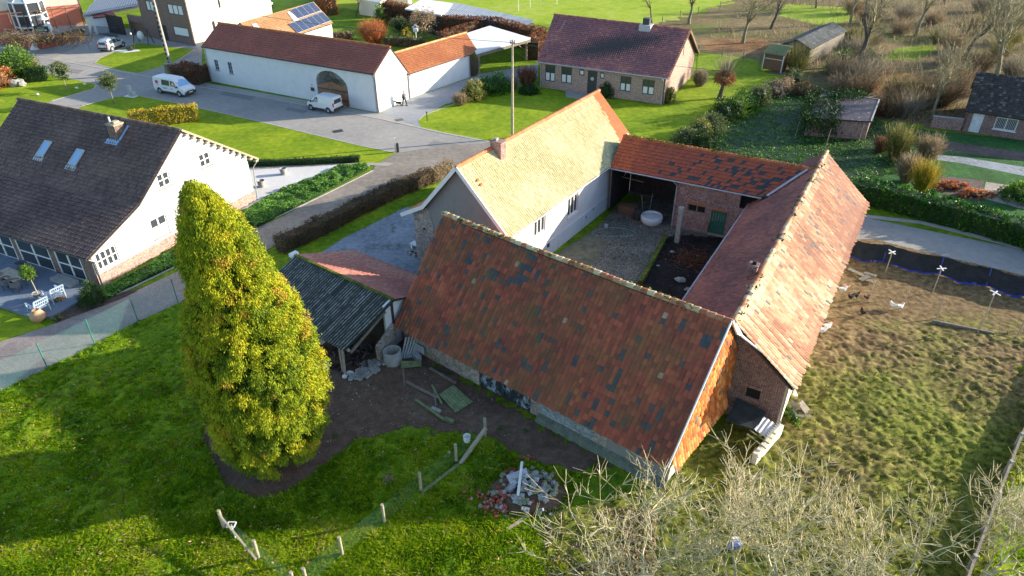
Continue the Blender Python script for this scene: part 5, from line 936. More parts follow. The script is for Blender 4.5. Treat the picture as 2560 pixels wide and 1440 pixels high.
def bush(name, label, cat, x, y, r, n=1200, size=.09, mat='f_green', seed=1, group=None, trunk=0.0, core=True, z0=0., lumps=.18, per=14):
    q = rng(seed); t = thing(name, label, cat, (x, y), 0, group); a = Acc(); m_ = max(4, n // per)
    D = unit(q.normal(0, 1, (m_, 3))); D[:, 2] = np.abs(D[:, 2]) * (1 if trunk == 0 else np.sign(q.random(m_) - .35)); rad = .78 + .25 * q.random(m_) ** .5 + lumps * vnoise(D[:, 0] * 2.5 + seed, D[:, 1] * 2.5 + D[:, 2] * 2, seed)
    C = D * rad[:, None] * np.array(r); C[:, 2] += z0 + trunk + (r[2] if trunk else 0) * 1.0; C[:, 2] = np.maximum(C[:, 2], .05)
    clumps(a, C, per, min(r) * .12, size, q, D, .1); a.build('foliage', MT[mat], t)
    if core or trunk:
        c = Acc()
        if trunk: c.cyl((0, 0, 0), (0, 0, trunk + r[2] * .6), .05 + r[0] * .03, .03, 6)
        c.ell((0, 0, z0 + trunk + (r[2] if trunk else r[2] * .35)), (r[0] * .62, r[1] * .62, r[2] * (.62 if trunk else .5)), 10, 6, 1, .2, .15, seed); c.build('stem', [MT['bark'], MT['f_dark'] if mat not in ('f_copper', 'f_orange', 'f_tan', 'f_grey', 'f_brown', 'f_rust') else MT['f_brown']], t)
    return t
def twiggy(name, label, cat, x, y, h, r, n=260, w=.022, mat='f_grey', seed=1, group=None, leafn=0, leafmat=None, fan=.8):
    q = rng(seed); t = thing(name, label, cat, (x, y), 0, group); a = Acc()
    th = q.random(n) * 6.283; out = np.abs(q.normal(0, .5, n)) ** .8 * fan; P0 = np.stack([np.cos(th) * .25 * r * q.random(n), np.sin(th) * .25 * r * q.random(n), np.zeros(n)], 1)
    D = unit(np.stack([np.cos(th) * out * r, np.sin(th) * out * r, np.full(n, h)], 1)); L = h * (.6 + .45 * q.random(n))
    P1 = P0 + D * (L * .5)[:, None] + q.normal(0, .05 * h, (n, 3)); P2 = P1 + unit(D + q.normal(0, .28, (n, 3))) * (L * .45)[:, None]; tn = q.random(n)
    W = np.full(n, w); a.tubes(P0, P1, W * 1.3, W * .8, 3, 0, tn); a.tubes(P1, P2, W * .8, W * .2, 3, 0, tn)
    for k in range(3):
        f = q.random((n, 1)); S0 = P1 + (P2 - P1) * f; S1 = S0 + unit(D * .7 + q.normal(0, .7, (n, 3))) * (h * .18 * (.4 + q.random((n, 1)))); a.tubes(S0, S1, W * .5, W * .15, 3, 0, tn)
        f = q.random((n, 1)); S0 = P0 + (P1 - P0) * (.3 + .7 * f); S1 = S0 + unit(D * .8 + q.normal(0, .6, (n, 3))) * (h * .25 * (.4 + q.random((n, 1)))); a.tubes(S0, S1, W * .6, W * .15, 3, 0, tn)
    a.build('stems', MT[mat], t)
    if leafn:
        c = Acc(); i = q.integers(0, n, leafn); f = q.random((leafn, 1)); P = P1[i] * (1 - f) + P2[i] * f + q.normal(0, .06, (leafn, 3)); O = unit(q.normal(0, 1, (leafn, 3))); S = unit(np.cross(O, q.normal(0, 1, O.shape))); c.leaves(P, O * .06, S * .035, 0, q.random(leafn)); c.build('leaves', MT[leafmat], t)
    return t
def hedge(name, label, pts, w, h, mat, dens=130, size=.07, seed=1, core='f_brown', group=None, z=0., wob=.08, per=5, px=True, cat='hedge'):
    P = [Vector((*(g2(*p) if px else p), 0)) for p in pts]; q = rng(seed); a = Acc(); c = Acc(); Lt = 0
    for p0, p1 in zip(P[:-1], P[1:]):
        d = (p1 - p0); L = d.length; d.normalize(); nrm = Vector((-d.y, d.x, 0)); per_ = 2 * h + w; n = int(L * per_ * dens / per)
        s = q.random(n) * (L + w * .3); t = q.random(n) * per_; lat = np.where(t < h, -w / 2, np.where(t > h + w, w / 2, t - h - w / 2)); zz = np.where(t < h, t, np.where(t > h + w, per_ - t, h))
        Ss = Lt + s; lat = lat + wob * vnoise(Ss * 1.2, zz * 1.5 + lat, seed) + q.normal(0, .03, n); zz = zz + (zz > h * .8) * wob * 1.2 * vnoise(Ss * .9, lat * 2, seed + 1)
        C = np.array(p0)[None] + np.array(d)[None] * s[:, None] + np.array(nrm)[None] * lat[:, None]; C[:, 2] = zz
        out = np.where((t < h)[:, None], -np.array(nrm)[None], np.where((t > h + w)[:, None], np.array(nrm)[None], np.array([[0, 0, 1.]]))); clumps(a, C, per, .06, size, q, out, 0, 0, np.clip(.5 + .4 * vnoise(Ss * .9, zz * 1.3 + lat, seed + 3) + q.normal(0, .15, n), 0, 1))
        c.beam(p0 + Vector((0, 0, h * .46)), p1 + Vector((0, 0, h * .46)), w * .8, h * .9, 1, .2); Lt += L
        for k in (0, 1):
            m_ = int(w * h * dens / per) + 2; e = p0 if k == 0 else p1; C = np.array(e)[None] + np.array(nrm)[None] * ((q.random((m_, 1)) - .5) * w); C[:, 2] = q.random(m_) * h; clumps(a, C, per, .07, size, q, np.tile(np.array(d) * (1 if k else -1), (m_, 1)), 0)
    a.L += [l + a.n for l in c.L]; a.V += c.V; a.S += c.S; a.M += c.M; a.Rn += c.Rn; a.Sm += c.Sm; a.n += c.n
    return a.build(name, [MT[mat], MT[core]], label=label, cat=cat, group=group)
def bare_tree(name, label, x, y, H, seed, levels=6, tr=.16, spread=.55, br=2.7, trunkh=.22, lean=(0, 0), tw='twig_grey', bark='bark', group=None, minr=.008, cat='tree', fill=2, up=.12, sc=.74, wig=.13):
    q = random.Random(seed); tk = []; cr = []
    def rec(p, d, L, r, lv):
        n = 3 if lv < 4 else 2; pts = [p]; dd = d.copy()
        for i in range(n):
            dd = (dd + Vector((q.gauss(0, wig), q.gauss(0, wig), q.gauss(0, wig * .6) + up * .5))).normalized(); pts.append(pts[-1] + dd * (L / n))
        r1 = max(minr * .55, r * (.62 if lv < 3 else .55))
        for i in range(n): (tk if lv < 2 else cr).append((pts[i], pts[i + 1], r + (r1 - r) * i / n, r + (r1 - r) * (i + 1) / n))
        if lv >= levels: return
        k = int(br) + (1 if q.random() < br - int(br) else 0)
        for i in range(k):
            ax = Vector((q.gauss(0, 1), q.gauss(0, 1), q.gauss(0, .6))).normalized(); s_ = spread * (.6 + .7 * q.random()); nd = (dd + ax * s_ + Vector((0, 0, up))).normalized(); rec(pts[-1], nd, L * sc * (.7 + .5 * q.random()), max(minr, r1 * (.95 if i == 0 else .75)), lv + 1)
        if lv >= 1:
            for i in range(fill):
                ax = Vector((q.gauss(0, 1), q.gauss(0, 1), q.gauss(0, .5))).normalized(); pp = pts[q.randint(1, n)]; nd = (dd * .5 + ax * .8 + Vector((0, 0, .15))).normalized(); rec(pp, nd, L * .5, max(minr, r1 * .45), max(lv + 2, levels - 1))
    rec(Vector((0, 0, 0)), Vector((lean[0], lean[1], 1)).normalized(), H * trunkh, tr, 0)
    t = thing(name, label, cat, (x, y), 0, group)
    def em(S, nm, mt, sides):
        a = Acc(); a.tubes([s[0] for s in S], [s[1] for s in S], [s[2] for s in S], [s[3] for s in S], sides, 0, np.array([q.random() for _ in S])); a.build(nm, MT[mt], t)
    em(tk, 'trunk', bark, 7); em(cr, 'crown', tw, 3); return t
# --- the tall golden conifer
def conifer():
    q = rng(77); x, y = -11.35, 24.5; H = 14.3; t = thing('conifer', 'tall golden green conifer with drooping sprays beside the dirt', 'tree', (x, y))
    rp = np.array([0, .6, 2, 4, 6, 8, 10, 11.5, 12.8, 13.6, 14.2]); rr = np.array([1.3, 1.75, 2.35, 2.6, 2.5, 2.15, 1.55, 1.15, .75, .45, .1]); lx = lambda z: -.7 * (z / 14) ** 3 ; rad = lambda z: np.interp(z, rp, rr)
    nl = 860; per = 21; lz = .5 + (H - .7) * q.random(nl) ** .88; lt = q.random(nl) * 6.283; lr = rad(lz) * (.84 + .16 * q.random(nl)); ls = .40 + .48 * q.random(nl) ** 1.5; ls *= np.clip((H + .6 - lz) / 3.0, .35, 1)
    k = np.repeat(np.arange(nl), per); s_ = q.random(nl * per); th = lt[k] + (q.normal(0, .15, nl * per) * (1.1 - s_ * .7)) * ls[k] * 1.9 / np.maximum(lr[k], .4); rr_ = lr[k] + ls[k] * (.74 * np.sin(math.pi * np.clip(s_ * .85 + .1, 0, 1)) - .18) + q.normal(0, .04, nl * per); z = np.clip(lz[k] + ls[k] * (.55 - 1.35 * s_) + q.normal(0, .05, nl * per), .12, None)
    C = np.stack([np.cos(th) * rr_ + lx(z), np.sin(th) * rr_, z], 1); out = np.stack([np.cos(th), np.sin(th), np.zeros(len(th))], 1)
    ni = 3200; iz = .4 + 13.4 * q.random(ni); it = q.random(ni) * 6.283; ir = rad(iz) * .82; Ci = np.stack([np.cos(it) * ir + lx(iz), np.sin(it) * ir, iz], 1); oi = np.stack([np.cos(it), np.sin(it), np.zeros(ni)], 1)  # inner leaves toned darker, standing in for shade between the sprays
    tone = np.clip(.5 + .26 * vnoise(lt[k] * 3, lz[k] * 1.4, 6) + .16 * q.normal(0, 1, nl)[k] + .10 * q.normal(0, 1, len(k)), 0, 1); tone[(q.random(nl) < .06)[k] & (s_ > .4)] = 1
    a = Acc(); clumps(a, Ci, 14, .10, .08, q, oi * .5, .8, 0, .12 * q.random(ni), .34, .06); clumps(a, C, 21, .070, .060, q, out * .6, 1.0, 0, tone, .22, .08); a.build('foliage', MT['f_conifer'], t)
    c = Acc(); [c.cyl((lx(zz), 0, zz), (lx(zz + 1.1), 0, zz + 1.1), max(.02, rad(zz) * .70), max(.02, rad(zz + 1.1) * .70), 14, 1, .1, cap=False) for zz in np.arange(.5, 13, 1.1)]; c.cyl((0, 0, 0), (0, 0, 2), .28, .2, 8); c.build('trunk', [MT['bark_dark'], MT['f_dark']], t)  # wide dark core added round the trunk to block light through the foliage
conifer()
# --- bare trees in the foreground, crowns reaching into the picture
FT = [('big bare lichened tree nearest the camera, its limbs over the rubble side of the barn', 5.2, 15.6, 8.9, 29, .20), ('bare foreground tree just right of the big lichened one', 8.0, 15.6, 8.4, 18, .15), ('bare foreground tree below the stable gable', 10.4, 15.0, 8.4, 13, .14), ('bare foreground tree standing left of centre over the green part of the hen run', 12.8, 15.4, 8.2, 34, .14), ('bare foreground tree in the middle of the green hen run edge', 14.6, 15.0, 8.4, 25, .13), ('bare foreground tree touching the lower end of the panel fence', 17.2, 15.6, 8.2, 21, .14), ('bare tree in the bottom right corner beyond the panel fence', 19.6, 16.4, 7.8, 14, .14)]
for lb, x, y, H, sd_, tr in FT: bare_tree('bare_tree', lb, x, y, H, sd_, 6, tr, .72, 2.7, .20, (.05, .18), 'twig_pale', 'bark_pale', 'bare trees along the bottom edge', .0125, fill=2 if x < 9 else 1, up=.08, sc=.85, wig=.20)
# --- bare trees beyond the gardens
BT = [((1630, 58), 8, 'small bare tree on the meadow edge behind the bungalow chimney', .14), ((1722, 60), 9, 'thick trunked bare tree at the meadow fence right of the bungalow', .30), ((1857, 108), 10, 'tall lichened bare tree between bungalow and hutch', .28), ((1927, 72), 9, 'bare orchard tree left of the plank shed', .24), ((2040, 20), 9, 'far bare tree at the top edge above the plank shed', .24), ((2125, 60), 9, 'dark trunked bare tree behind the plank shed roof', .24), ((2132, 165), 13, 'big leaning bare tree right of the plank shed', .42), ((2330, 300), 9, 'bare yellowish tree left of the brick outbuilding', .2), ((2480, 235), 13, 'big bare tree rising behind the brick outbuilding', .42), ((2405, 160), 12, 'bare tree further back left of the outbuilding tree', .3), ((2570, 150), 13, 'bare tree at the right edge above the outbuilding', .35), ((2290, 90), 12, 'far bare tree deep in the brushwood', .3), ((2200, 20), 11, 'distant bare tree at the top edge of the brushwood', .26), ((2360, 10), 12, 'distant bare tree near the top right corner', .28), ((2480, 60), 12, 'distant bare tree above the brushwood clearing', .3), ((890, 42), 7, 'bare white stemmed tree in the walled garden', .12)]
for i, (p, H, lb, tr) in enumerate(BT):
    g = g2(*p); bare_tree('bare_tree', lb, g[0], g[1], H, 40 + i, 5, tr, .6, 2.8, .28, (.35, .1) if i == 6 else (.0, .0), 'twig_grey', 'bark' if i % 3 else 'bark_dark', 'bare trees beyond the gardens', .018, fill=5, sc=.80)
# --- brushwood
q = rng(5); BR = []
br_px = [(2150, 215), (2095, 200), (2235, 275), (2150, 120), (2180, 110), (2250, 85), (2150, 240), (2350, 105), (2370, 160), (2380, 130), (2440, 180), (2500, 140), (2530, 190), (2385, 240), (2310, 262), (2240, 260), (2260, 290), (2290, 270), (2350, 265), (2180, 85), (2260, 50), (2330, 60), (2420, 90), (2550, 60), (2450, 30), (2130, 35), (2210, 290), (1990, 178), (2160, 200), (2100, 225), (2170, 60), (2130, 100), (2140, 140), (2275, 252), (2400, 200), (2520, 110), (2580, 220)]
kinds = [('f_grey', 'grey brown bare thicket'), ('f_tan', 'tan dry bramble thicket'), ('f_brown', 'dark brown bare thicket'), ('f_yelgreen', 'olive tinged twiggy thicket')]
where = ['beside the hutch', 'beside the leaning tree', 'behind the hutch', 'right of the plank shed roof', 'behind the leaning tree', 'at the back of the brushwood', 'behind the green clearing', 'above the orange leaf carpet', 'in the middle of the brushwood', 'far up the slope', 'left of the outbuilding tree', 'far back at right', 'near the right edge', 'left of the outbuilding roof', 'right of the orange leaves', 'behind the felt roofed hut', 'right of the felt roofed hut', 'between hut and yellow tree', 'behind the yellowish tree', 'behind the clearing', 'at the top edge', 'high in the brushwood', 'between two far trees', 'in the top right corner', 'just under the top edge', 'near the far dark trunk', 'at the hut corner', 'at the hutch corner', 'below the clearing', 'above the ivy', 'along the shed roof', 'at the far shed corner', 'under the leaning crown', 'on the leaf carpet edge', 'before the outbuilding tree', 'at right under far trees', 'over the outbuilding roof']
for i, p in enumerate(br_px):
    g = g2(*p); k, lb = kinds[i % 4]; twiggy('thicket', lb + ' ' + where[i], 'bush', g[0], g[1], 2.4 + 2.0 * q.random(), 3.4, 200, .02, k, 200 + i, 'thickets in the brushwood', fan=1.25)
def scatter_twigs(name, poly, n, mat, seed, label, hgt=.9):
    q = rng(seed); P = np.array(poly); x0, y0 = P.min(0); x1, y1 = P.max(0); C = np.stack([x0 + (x1 - x0) * q.random(n * 3), y0 + (y1 - y0) * q.random(n * 3)], 1); C = C[inpoly(C, poly)]; C = C[vnoise(C[:, 0] * .25, C[:, 1] * .25, 3) > -.35][:n]
    m_ = len(C); P0 = np.concatenate([C, np.zeros((m_, 1))], 1); D = unit(np.concatenate([q.normal(0, .6, (m_, 2)), np.ones((m_, 1))], 1)); P1 = P0 + D * (hgt * (.3 + q.random((m_, 1)))); W = np.full(m_, .03); a = Acc(); a.tubes(P0, P1, W, W * .3, 3, 0, q.random(m_)); a.build(name, MT[mat], label=label, cat='undergrowth', kind='stuff')
UG = [g2(*p) for p in ((1760, 90), (2000, -40), (2900, -60), (2900, 345), (2560, 335), (2330, 318), (2210, 295), (2100, 220), (1990, 205), (1950, 130))]
scatter_twigs('undergrowth', UG, 5500, 'f_tan', 8, 'dry stems and brambles covering the brushwood floor', 1.5); scatter_twigs('low_brambles', UG, 3500, 'f_grey', 9, 'grey low brambles between the bare trees', 1.3)
# --- hedges
hedge('copper_hedge', 'tall copper beech hedge along the back of the walled garden', [(962, 48), (1075, 68)], 1.6, 2.9, 'f_copper', 60, .13, 1)
hedge('copper_hedge', 'tall copper beech hedge below the ribbed steel roof', [(1108, 90), (1235, 96), (1342, 128)], 1.6, 3.0, 'f_copper', 60, .13, 2)
hedge('copper_hedge', 'short copper beech hedge running towards the carport', [(1100, 128), (1220, 90)], 1.2, 2.6, 'f_rust', 60, .13, 3)
hedge('copper_hedge', 'orange sunlit copper hedge behind the solar roof', [(832, 38), (805, 12), (800, -12)], 2.0, 2.8, 'f_orange', 50, .13, 4)
hedge('copper_hedge', 'square copper hedge end by the carport post', [(1333, 150), (1350, 118)], 1.6, 2.8, 'f_rust', 60, .13, 5)
hedge('low_hedge', 'low tan hedge inside the courtyard beside the solar house', [(722, 84 + 15), (775, 100), (880, 100)], 1.2, 1.1, 'f_tan', 60, .12, 6)
hedge('low_hedge', 'low grey green hedge behind the white gable', [(965, 112), (1060, 118)], 1.4, 1.2, 'f_olive', 60, .12, 7)
hedge('yellow_hedge', 'bright yellow beech hedge on the lawn before the brown roof', [(330, 322), (400, 312), (492, 300)], 1.1, 1.75, 'f_yel', 170, .07, 8, 'f_yelgreen')
hedge('brown_hedge', 'clipped dark copper hedge left of the long white house', [(448, 196), (512, 207)], 2.6, 1.9, 'f_copper', 90, .09, 9)
hedge('box_hedge', 'low clipped green hedge along the lawn and white gravel', [(622, 416), (760, 411), (898, 404)], .55, .55, 'f_dark', 300, .045, 10, 'f_dark')
hedge('drive_hedge', 'long brown bare hedge along the gravel driveway', [(700, 630), (800, 585), (900, 532), (1000, 484), (1075, 455)], 1.15, 1.15, 'f_brown', 260, .055, 11, wob=.14)
hedge('drive_hedge', 'sunlit tan end of the driveway hedge by the farmhouse', [(1078, 455), (1122, 432)], 1.0, 1.1, 'f_tan', 240, .055, 12, wob=.14)
hedge('laurel_hedge', 'big glossy laurel hedge along the road on the right', [(2135, 500), (2200, 512), (2300, 540), (2400, 566), (2560, 612), (2800, 690)], 1.7, 1.75, 'f_laurel', 130, .10, 13, 'f_dark', wob=.3)
hedge('box_block', 'clipped dark green box block beside the rockery', [(72, 203), (118, 199)], 1.8, 1.5, 'f_dark', 110, .08, 14, 'f_dark', cat='shrub')
# ivy ground cover
def cover(name, poly, n, mat, seed, label, h=.35, size=.07):
    q = rng(seed); P = np.array(poly); x0, y0 = P.min(0); x1, y1 = P.max(0); C = np.stack([x0 + (x1 - x0) * q.random(n * 4), y0 + (y1 - y0) * q.random(n * 4)], 1); C = C[inpoly(C, poly)][:n]; m_ = len(C)
    Z = h * (.65 + .35 * vnoise(C[:, 0] * 2, C[:, 1] * 2, 1)) * (.6 + .5 * q.random(m_)); P3 = np.concatenate([C, Z[:, None]], 1); O = unit(q.normal(0, 1, (m_, 3)) * np.array([1, 1, .45])); S = unit(np.cross(O, q.normal(0, 1, O.shape))); s = size * (.6 + .8 * q.random((m_, 1)))
    a = Acc(); a.leaves(P3, O * s, S * s * .7, 0, np.clip(.5 + .3 * vnoise(C[:, 0] * 1.3, C[:, 1] * 1.3, 5) + q.normal(0, .2, m_), 0, 1)); c_ = np.mean(P, 0); a.prism([tuple(c_ + (p - c_) * .97) for p in P], 0, h * .5, 1, .1); return a.build(name, [MT[mat], MT['f_dark']], label=label, cat='ground cover', kind='stuff')
cover('ivy_bed', [g2(*p) for p in ((600, 545), (640, 515), (700, 480), (800, 442), (850, 418), (915, 414), (922, 424), (820, 478), (700, 540), (640, 572))], 30000, 'f_ivy', 1, 'dense evergreen ground cover bed beside the gravel driveway', .4)
cover('ivy_bed', [g2(*p) for p in ((258, 728), (330, 690), (450, 622), (600, 530), (640, 560), (450, 660), (330, 718), (265, 752))], 16000, 'f_ivy', 2, 'narrow evergreen ground cover strip under the white gable', .4)
cover('weedy_growth', [g2(*p) for p in ((1690, 360), (1800, 300), (1920, 235), (2050, 240), (2190, 305), (2330, 335), (2320, 420), (2130, 460), (1900, 430))], 26000, 'f_ivy', 3, 'rampant dark green growth filling the vegetable garden', .28, .07)
# --- single shrubs and small trees
for i, (p, lb) in enumerate((((168, 228), 'small round headed olive tree on the left lawn'), ((285, 258), 'small round headed olive tree beside the house path'))): g = g2(*p); bush('ball_tree', lb, 'tree', g[0], g[1], (.95, .95, .95), 1800, .08, 'f_olive', 10 + i, 'clipped ball trees', 1.5)
g = g2(40, 195); bush('shrub', 'big bright green rhododendron at the left edge', 'shrub', g[0], g[1], (3.0, 2.6, 3.4), 5200, .14, 'f_green', 21)
g = g2(0, 215); bush('shrub', 'rusty orange shrub in the left rockery', 'shrub', g[0], g[1], (1.5, 2.4, 2.6), 1800, .12, 'f_orange', 22)
g = g2(88, 190); twiggy('shrub', 'tan dead flower heads beside the green rhododendron', 'shrub', g[0], g[1], 2.2, 1.6, 200, .03, 'f_tan', 23)
for i, (p, h, r, k, lb, tw_) in enumerate((((1150, 262), 1.4, 1.6, 'f_tan', 'low tan shrub by the grey drive', 1), ((1185, 246), 1.9, 1.4, 'f_yelgreen', 'yellow green shrub by the grey drive', 0), ((1235, 228), 1.9, 2.2, 'f_laurel', 'dark green spreading shrub behind the pole', 0), ((1318, 215), 2.6, 2.2, 'f_rust', 'reddish brown reeds left of the bungalow', 1), ((1282, 222), 1.5, 1.3, 'f_grey', 'small bare shrub behind the pole', 1), ((1185, 188), 2.6, 1.2, 'f_tan', 'dead climber on the annex corner', 1), ((1748, 215), 2.2, 1.7, 'f_grey', 'bare rounded shrub beside the bungalow gable', 1), ((1668, 255), 1.7, .8, 'f_yelgreen', 'small yellow shrub at the bungalow corner', 0), ((1322, 232), .8, 1.2, 'f_dark', 'low dark groundcover mound by the reeds', 0),
        ((2235, 400), 3.6, 1.9, 'f_yelgreen', 'tall yellow green willow shrub', 1), ((2315, 400), 2.6, 2.0, 'f_tan', 'tan dry shrub above the garden beds', 1), ((2262, 455), 2.7, 1.5, 'f_tan', 'straw coloured shrub left of the yellow one', 1), ((2300, 480), 3.0, 1.7, 'f_yel', 'sunlit yellow shrub behind the laurel hedge', 1), ((2200, 380), 1.6, 1.4, 'f_rust', 'low russet shrub by the bean poles', 1), ((2555, 500), 1.2, 1.6, 'f_green', 'bright green shrub at the right edge of the beds', 0), ((2160, 150 + 35), 2.6, 1.6, 'f_laurel', 'dark laurel under the leaning tree', 0), ((2095, 185), 2.8, 1.8, 'f_laurel', 'glossy green laurel beside the leaning trunk', 0))):
    g = g2(*p)
    if tw_: twiggy('shrub', lb, 'shrub', g[0], g[1], h, r, 330, .024, k, 60 + i, 'garden shrubs')
    else: bush('shrub', lb, 'shrub', g[0], g[1], (r, r, h), int(1500 * r), .11, k, 60 + i, 'garden shrubs')
for i, (p, h, r, k, lb) in enumerate((((935, 108), 3.4, 3.3, 'f_orange', 'glowing orange willow bush in the walled garden'), ((2380, 470), .5, 1.7, 'f_orange', 'low orange flowers in the garden bed near the hedge'), ((2440, 490), .5, 1.5, 'f_orange', 'low orange flowers beside the pale soil bed'))):
    g = g2(*p); (twiggy if i == 0 else bush)('shrub', lb, 'shrub', g[0], g[1], *((h, r, 900, .03, 'f_orange', 90) if i == 0 else ((r, r * .5, h), 900, .10, 'f_orange', 90 + i)))
g = g2(952, 62); bush('shrub', 'upright light green cone shrub in the walled garden', 'shrub', g[0], g[1], (1.1, 1.1, 3.0), 1500, .13, 'f_green', 94)
g = g2(998, 92); bush('ball_tree', 'grey green clipped ball in the walled garden', 'tree', g[0], g[1], (1.25, 1.25, 1.2), 1500, .11, 'f_olive', 95, None, .5)
g = g2(1060, 95); bush('ball_tree', 'large tan clipped ball tree before the copper hedge', 'tree', g[0], g[1], (1.9, 1.9, 1.7), 2200, .12, 'f_tan', 96, None, .8)
g = g2(1018, 105); bush('shrub', 'small orange yellow shrub between the clipped balls', 'shrub', g[0], g[1], (.9, .9, 1.9), 900, .12, 'f_yel', 97)
g = g2(1514, 243); bush('shrub', 'round dark evergreen beside the bungalow door', 'shrub', g[0], g[1], (.85, .85, 1.75), 1500, .08, 'f_dark', 98)
g = g2(232, 758); bush('shrub', 'dark clipped evergreen at the terrace corner', 'shrub', g[0], g[1], (.75, .75, 1.5), 2600, .05, 'f_dark', 99)
g = g2(146, 800); bush('shrub', 'small grey green lavender in the bark bed', 'shrub', g[0], g[1], (.3, .3, .35), 260, .05, 'f_olive', 100)
g = g2(150, 755); bush('shrub', 'small feathery shrub in the bark bed', 'shrub', g[0], g[1], (.4, .4, .4), 260, .05, 'f_tan', 101)
g = g2(1978, 1050 - 5); bush('shrub', 'bright green weeds at the stable corner', 'shrub', g[0], g[1], (.4, .9, .5), 500, .07, 'f_green', 102)
sl_ = [(1715, 360, 1.6, 'f_olive'), (1745, 348, 1.9, 'f_yelgreen'), (1775, 330, 2.0, 'f_olive'), (1805, 300, 2.0, 'f_dark'), (1835, 290, 2.3, 'f_green'), (1862, 278, 1.9, 'f_laurel'), (1895, 258, 2.0, 'f_olive'), (1925, 240, 1.8, 'f_grey'), (1955, 232, 1.6, 'f_tan'), (1985, 215, 1.8, 'f_olive'), (2010, 240, 1.2, 'f_brown'), (1760, 372, 1.5, 'f_dark')]
nm = ['first', 'second', 'third', 'fourth', 'fifth', 'sixth', 'seventh', 'eighth', 'ninth', 'tenth', 'eleventh', 'twelfth']
for i, (px, py, h, k) in enumerate(sl_): g = g2(px, py); bush('mixed_shrub', '%s shrub of the mixed row between bungalow lawn and vegetable garden, counted from the farm' % nm[i], 'shrub', g[0], g[1], (1.4, 1.4, h), 2000, .10, k, 120 + i, 'mixed shrub row', lumps=.35)
# pollard
def pollard():
    g = g2(1798, 246); t = thing('pollard_tree', 'pollarded tree with rusty leaf ball and thin upright shoots on the lawn', 'tree', g); a = Acc(); a.cyl((0, 0, 0), (.25, 0, 1.7), .3, .2, 8); a.ell((.28, 0, 1.9), (.45, .45, .4), 10, 6, 0, .5, .3); a.build('trunk', MT['bark_dark'], t)
    q = rng(3); D = unit(q.normal(0, 1, (150, 3))); C = D * np.array([1.25, 1.25, .8]) * (.6 + .45 * q.random((150, 1))) + np.array([.3, 0, 2.3]); a = Acc(); clumps(a, C, 14, .13, .09, q, D); a.build('leaves', MT['f_rust'], t)
    n = 130; D = unit(q.normal(0, .33, (n, 3)) + np.array([0, 0, 1.])); P0 = np.array([.3, 0, 2.2]) + D * .4; a = Acc(); a.tubes(P0, P0 + D * (1.6 + 1.2 * q.random((n, 1))), np.full(n, .022), np.full(n, .008), 3, 0, q.random(n)); a.build('shoots', MT['f_grey'], t)
pollard()
# ivy over the hut
q = rng(31); n = 900; C = np.array([G(*p, 1.9 + .5 * random.random()) for p in [(random.uniform(2015, 2100), random.uniform(228, 300)) for _ in range(600)] + [(random.uniform(2090, 2165), random.uniform(226, 246)) for _ in range(300)]]); C[:, 2] -= (q.random(n) ** 2) * 1.6; a = Acc(); clumps(a, C, 14, .25, .13, q, unit(q.normal(0, 1, (n, 3)) + np.array([0, -.5, .8]))); a.build('ivy', MT['f_dark'], None, 'dark ivy swallowing the left side of the flat roofed hut', 'ivy')
# vines on the pergola of the pink house
q = rng(32); a = Acc()
for t_ in np.linspace(0, 1, 60):
    px = 5 + 205 * t_; c_ = G(px, 98 - 12 * abs(t_ - .5) , 1.0 + 2 * random.random()); n = 26; P0 = np.array(c_)[None] + q.normal(0, .6, (n, 3)) * np.array([1, .5, .7]); P0[:, 2] = np.abs(P0[:, 2]); P1 = P0 + q.normal(0, .35, (n, 3)); a.tubes(P0, P1, np.full(n, .035), np.full(n, .02), 3, 0, q.random(n))
a.build('vines', MT['f_brown'], None, 'tangled bare vines climbing the pergola before the pink house', 'climber')
hedge('front_hedge', 'low dark hedge behind the curved red wall', [(-20, 97), (60, 112), (105, 114), (150, 106), (205, 90)], 1.0, 1.0, 'f_dark', 60, .1, 33, 'f_dark')
q = rng(61); n = 1500; c0 = G(1735, 650); a = Acc(); C = np.array(c0)[None] + q.normal(0, 1, (n, 3)) * np.array([.9, .8, 0]); C[:, 2] = .06 + .25 * np.exp(-((C[:, 0] - c0.x) ** 2 + (C[:, 1] - c0.y) ** 2)) * q.random(n); a.leaves(C, q.normal(0, .09, (n, 3)) * np.array([1, 1, .3]), q.normal(0, .018, (n, 3)), 0, q.random(n) * .6); a.build('straw_heap', MT['f_rust'], None, 'matted rusty straw in the middle of the dark muck pit', 'straw', kind='stuff')
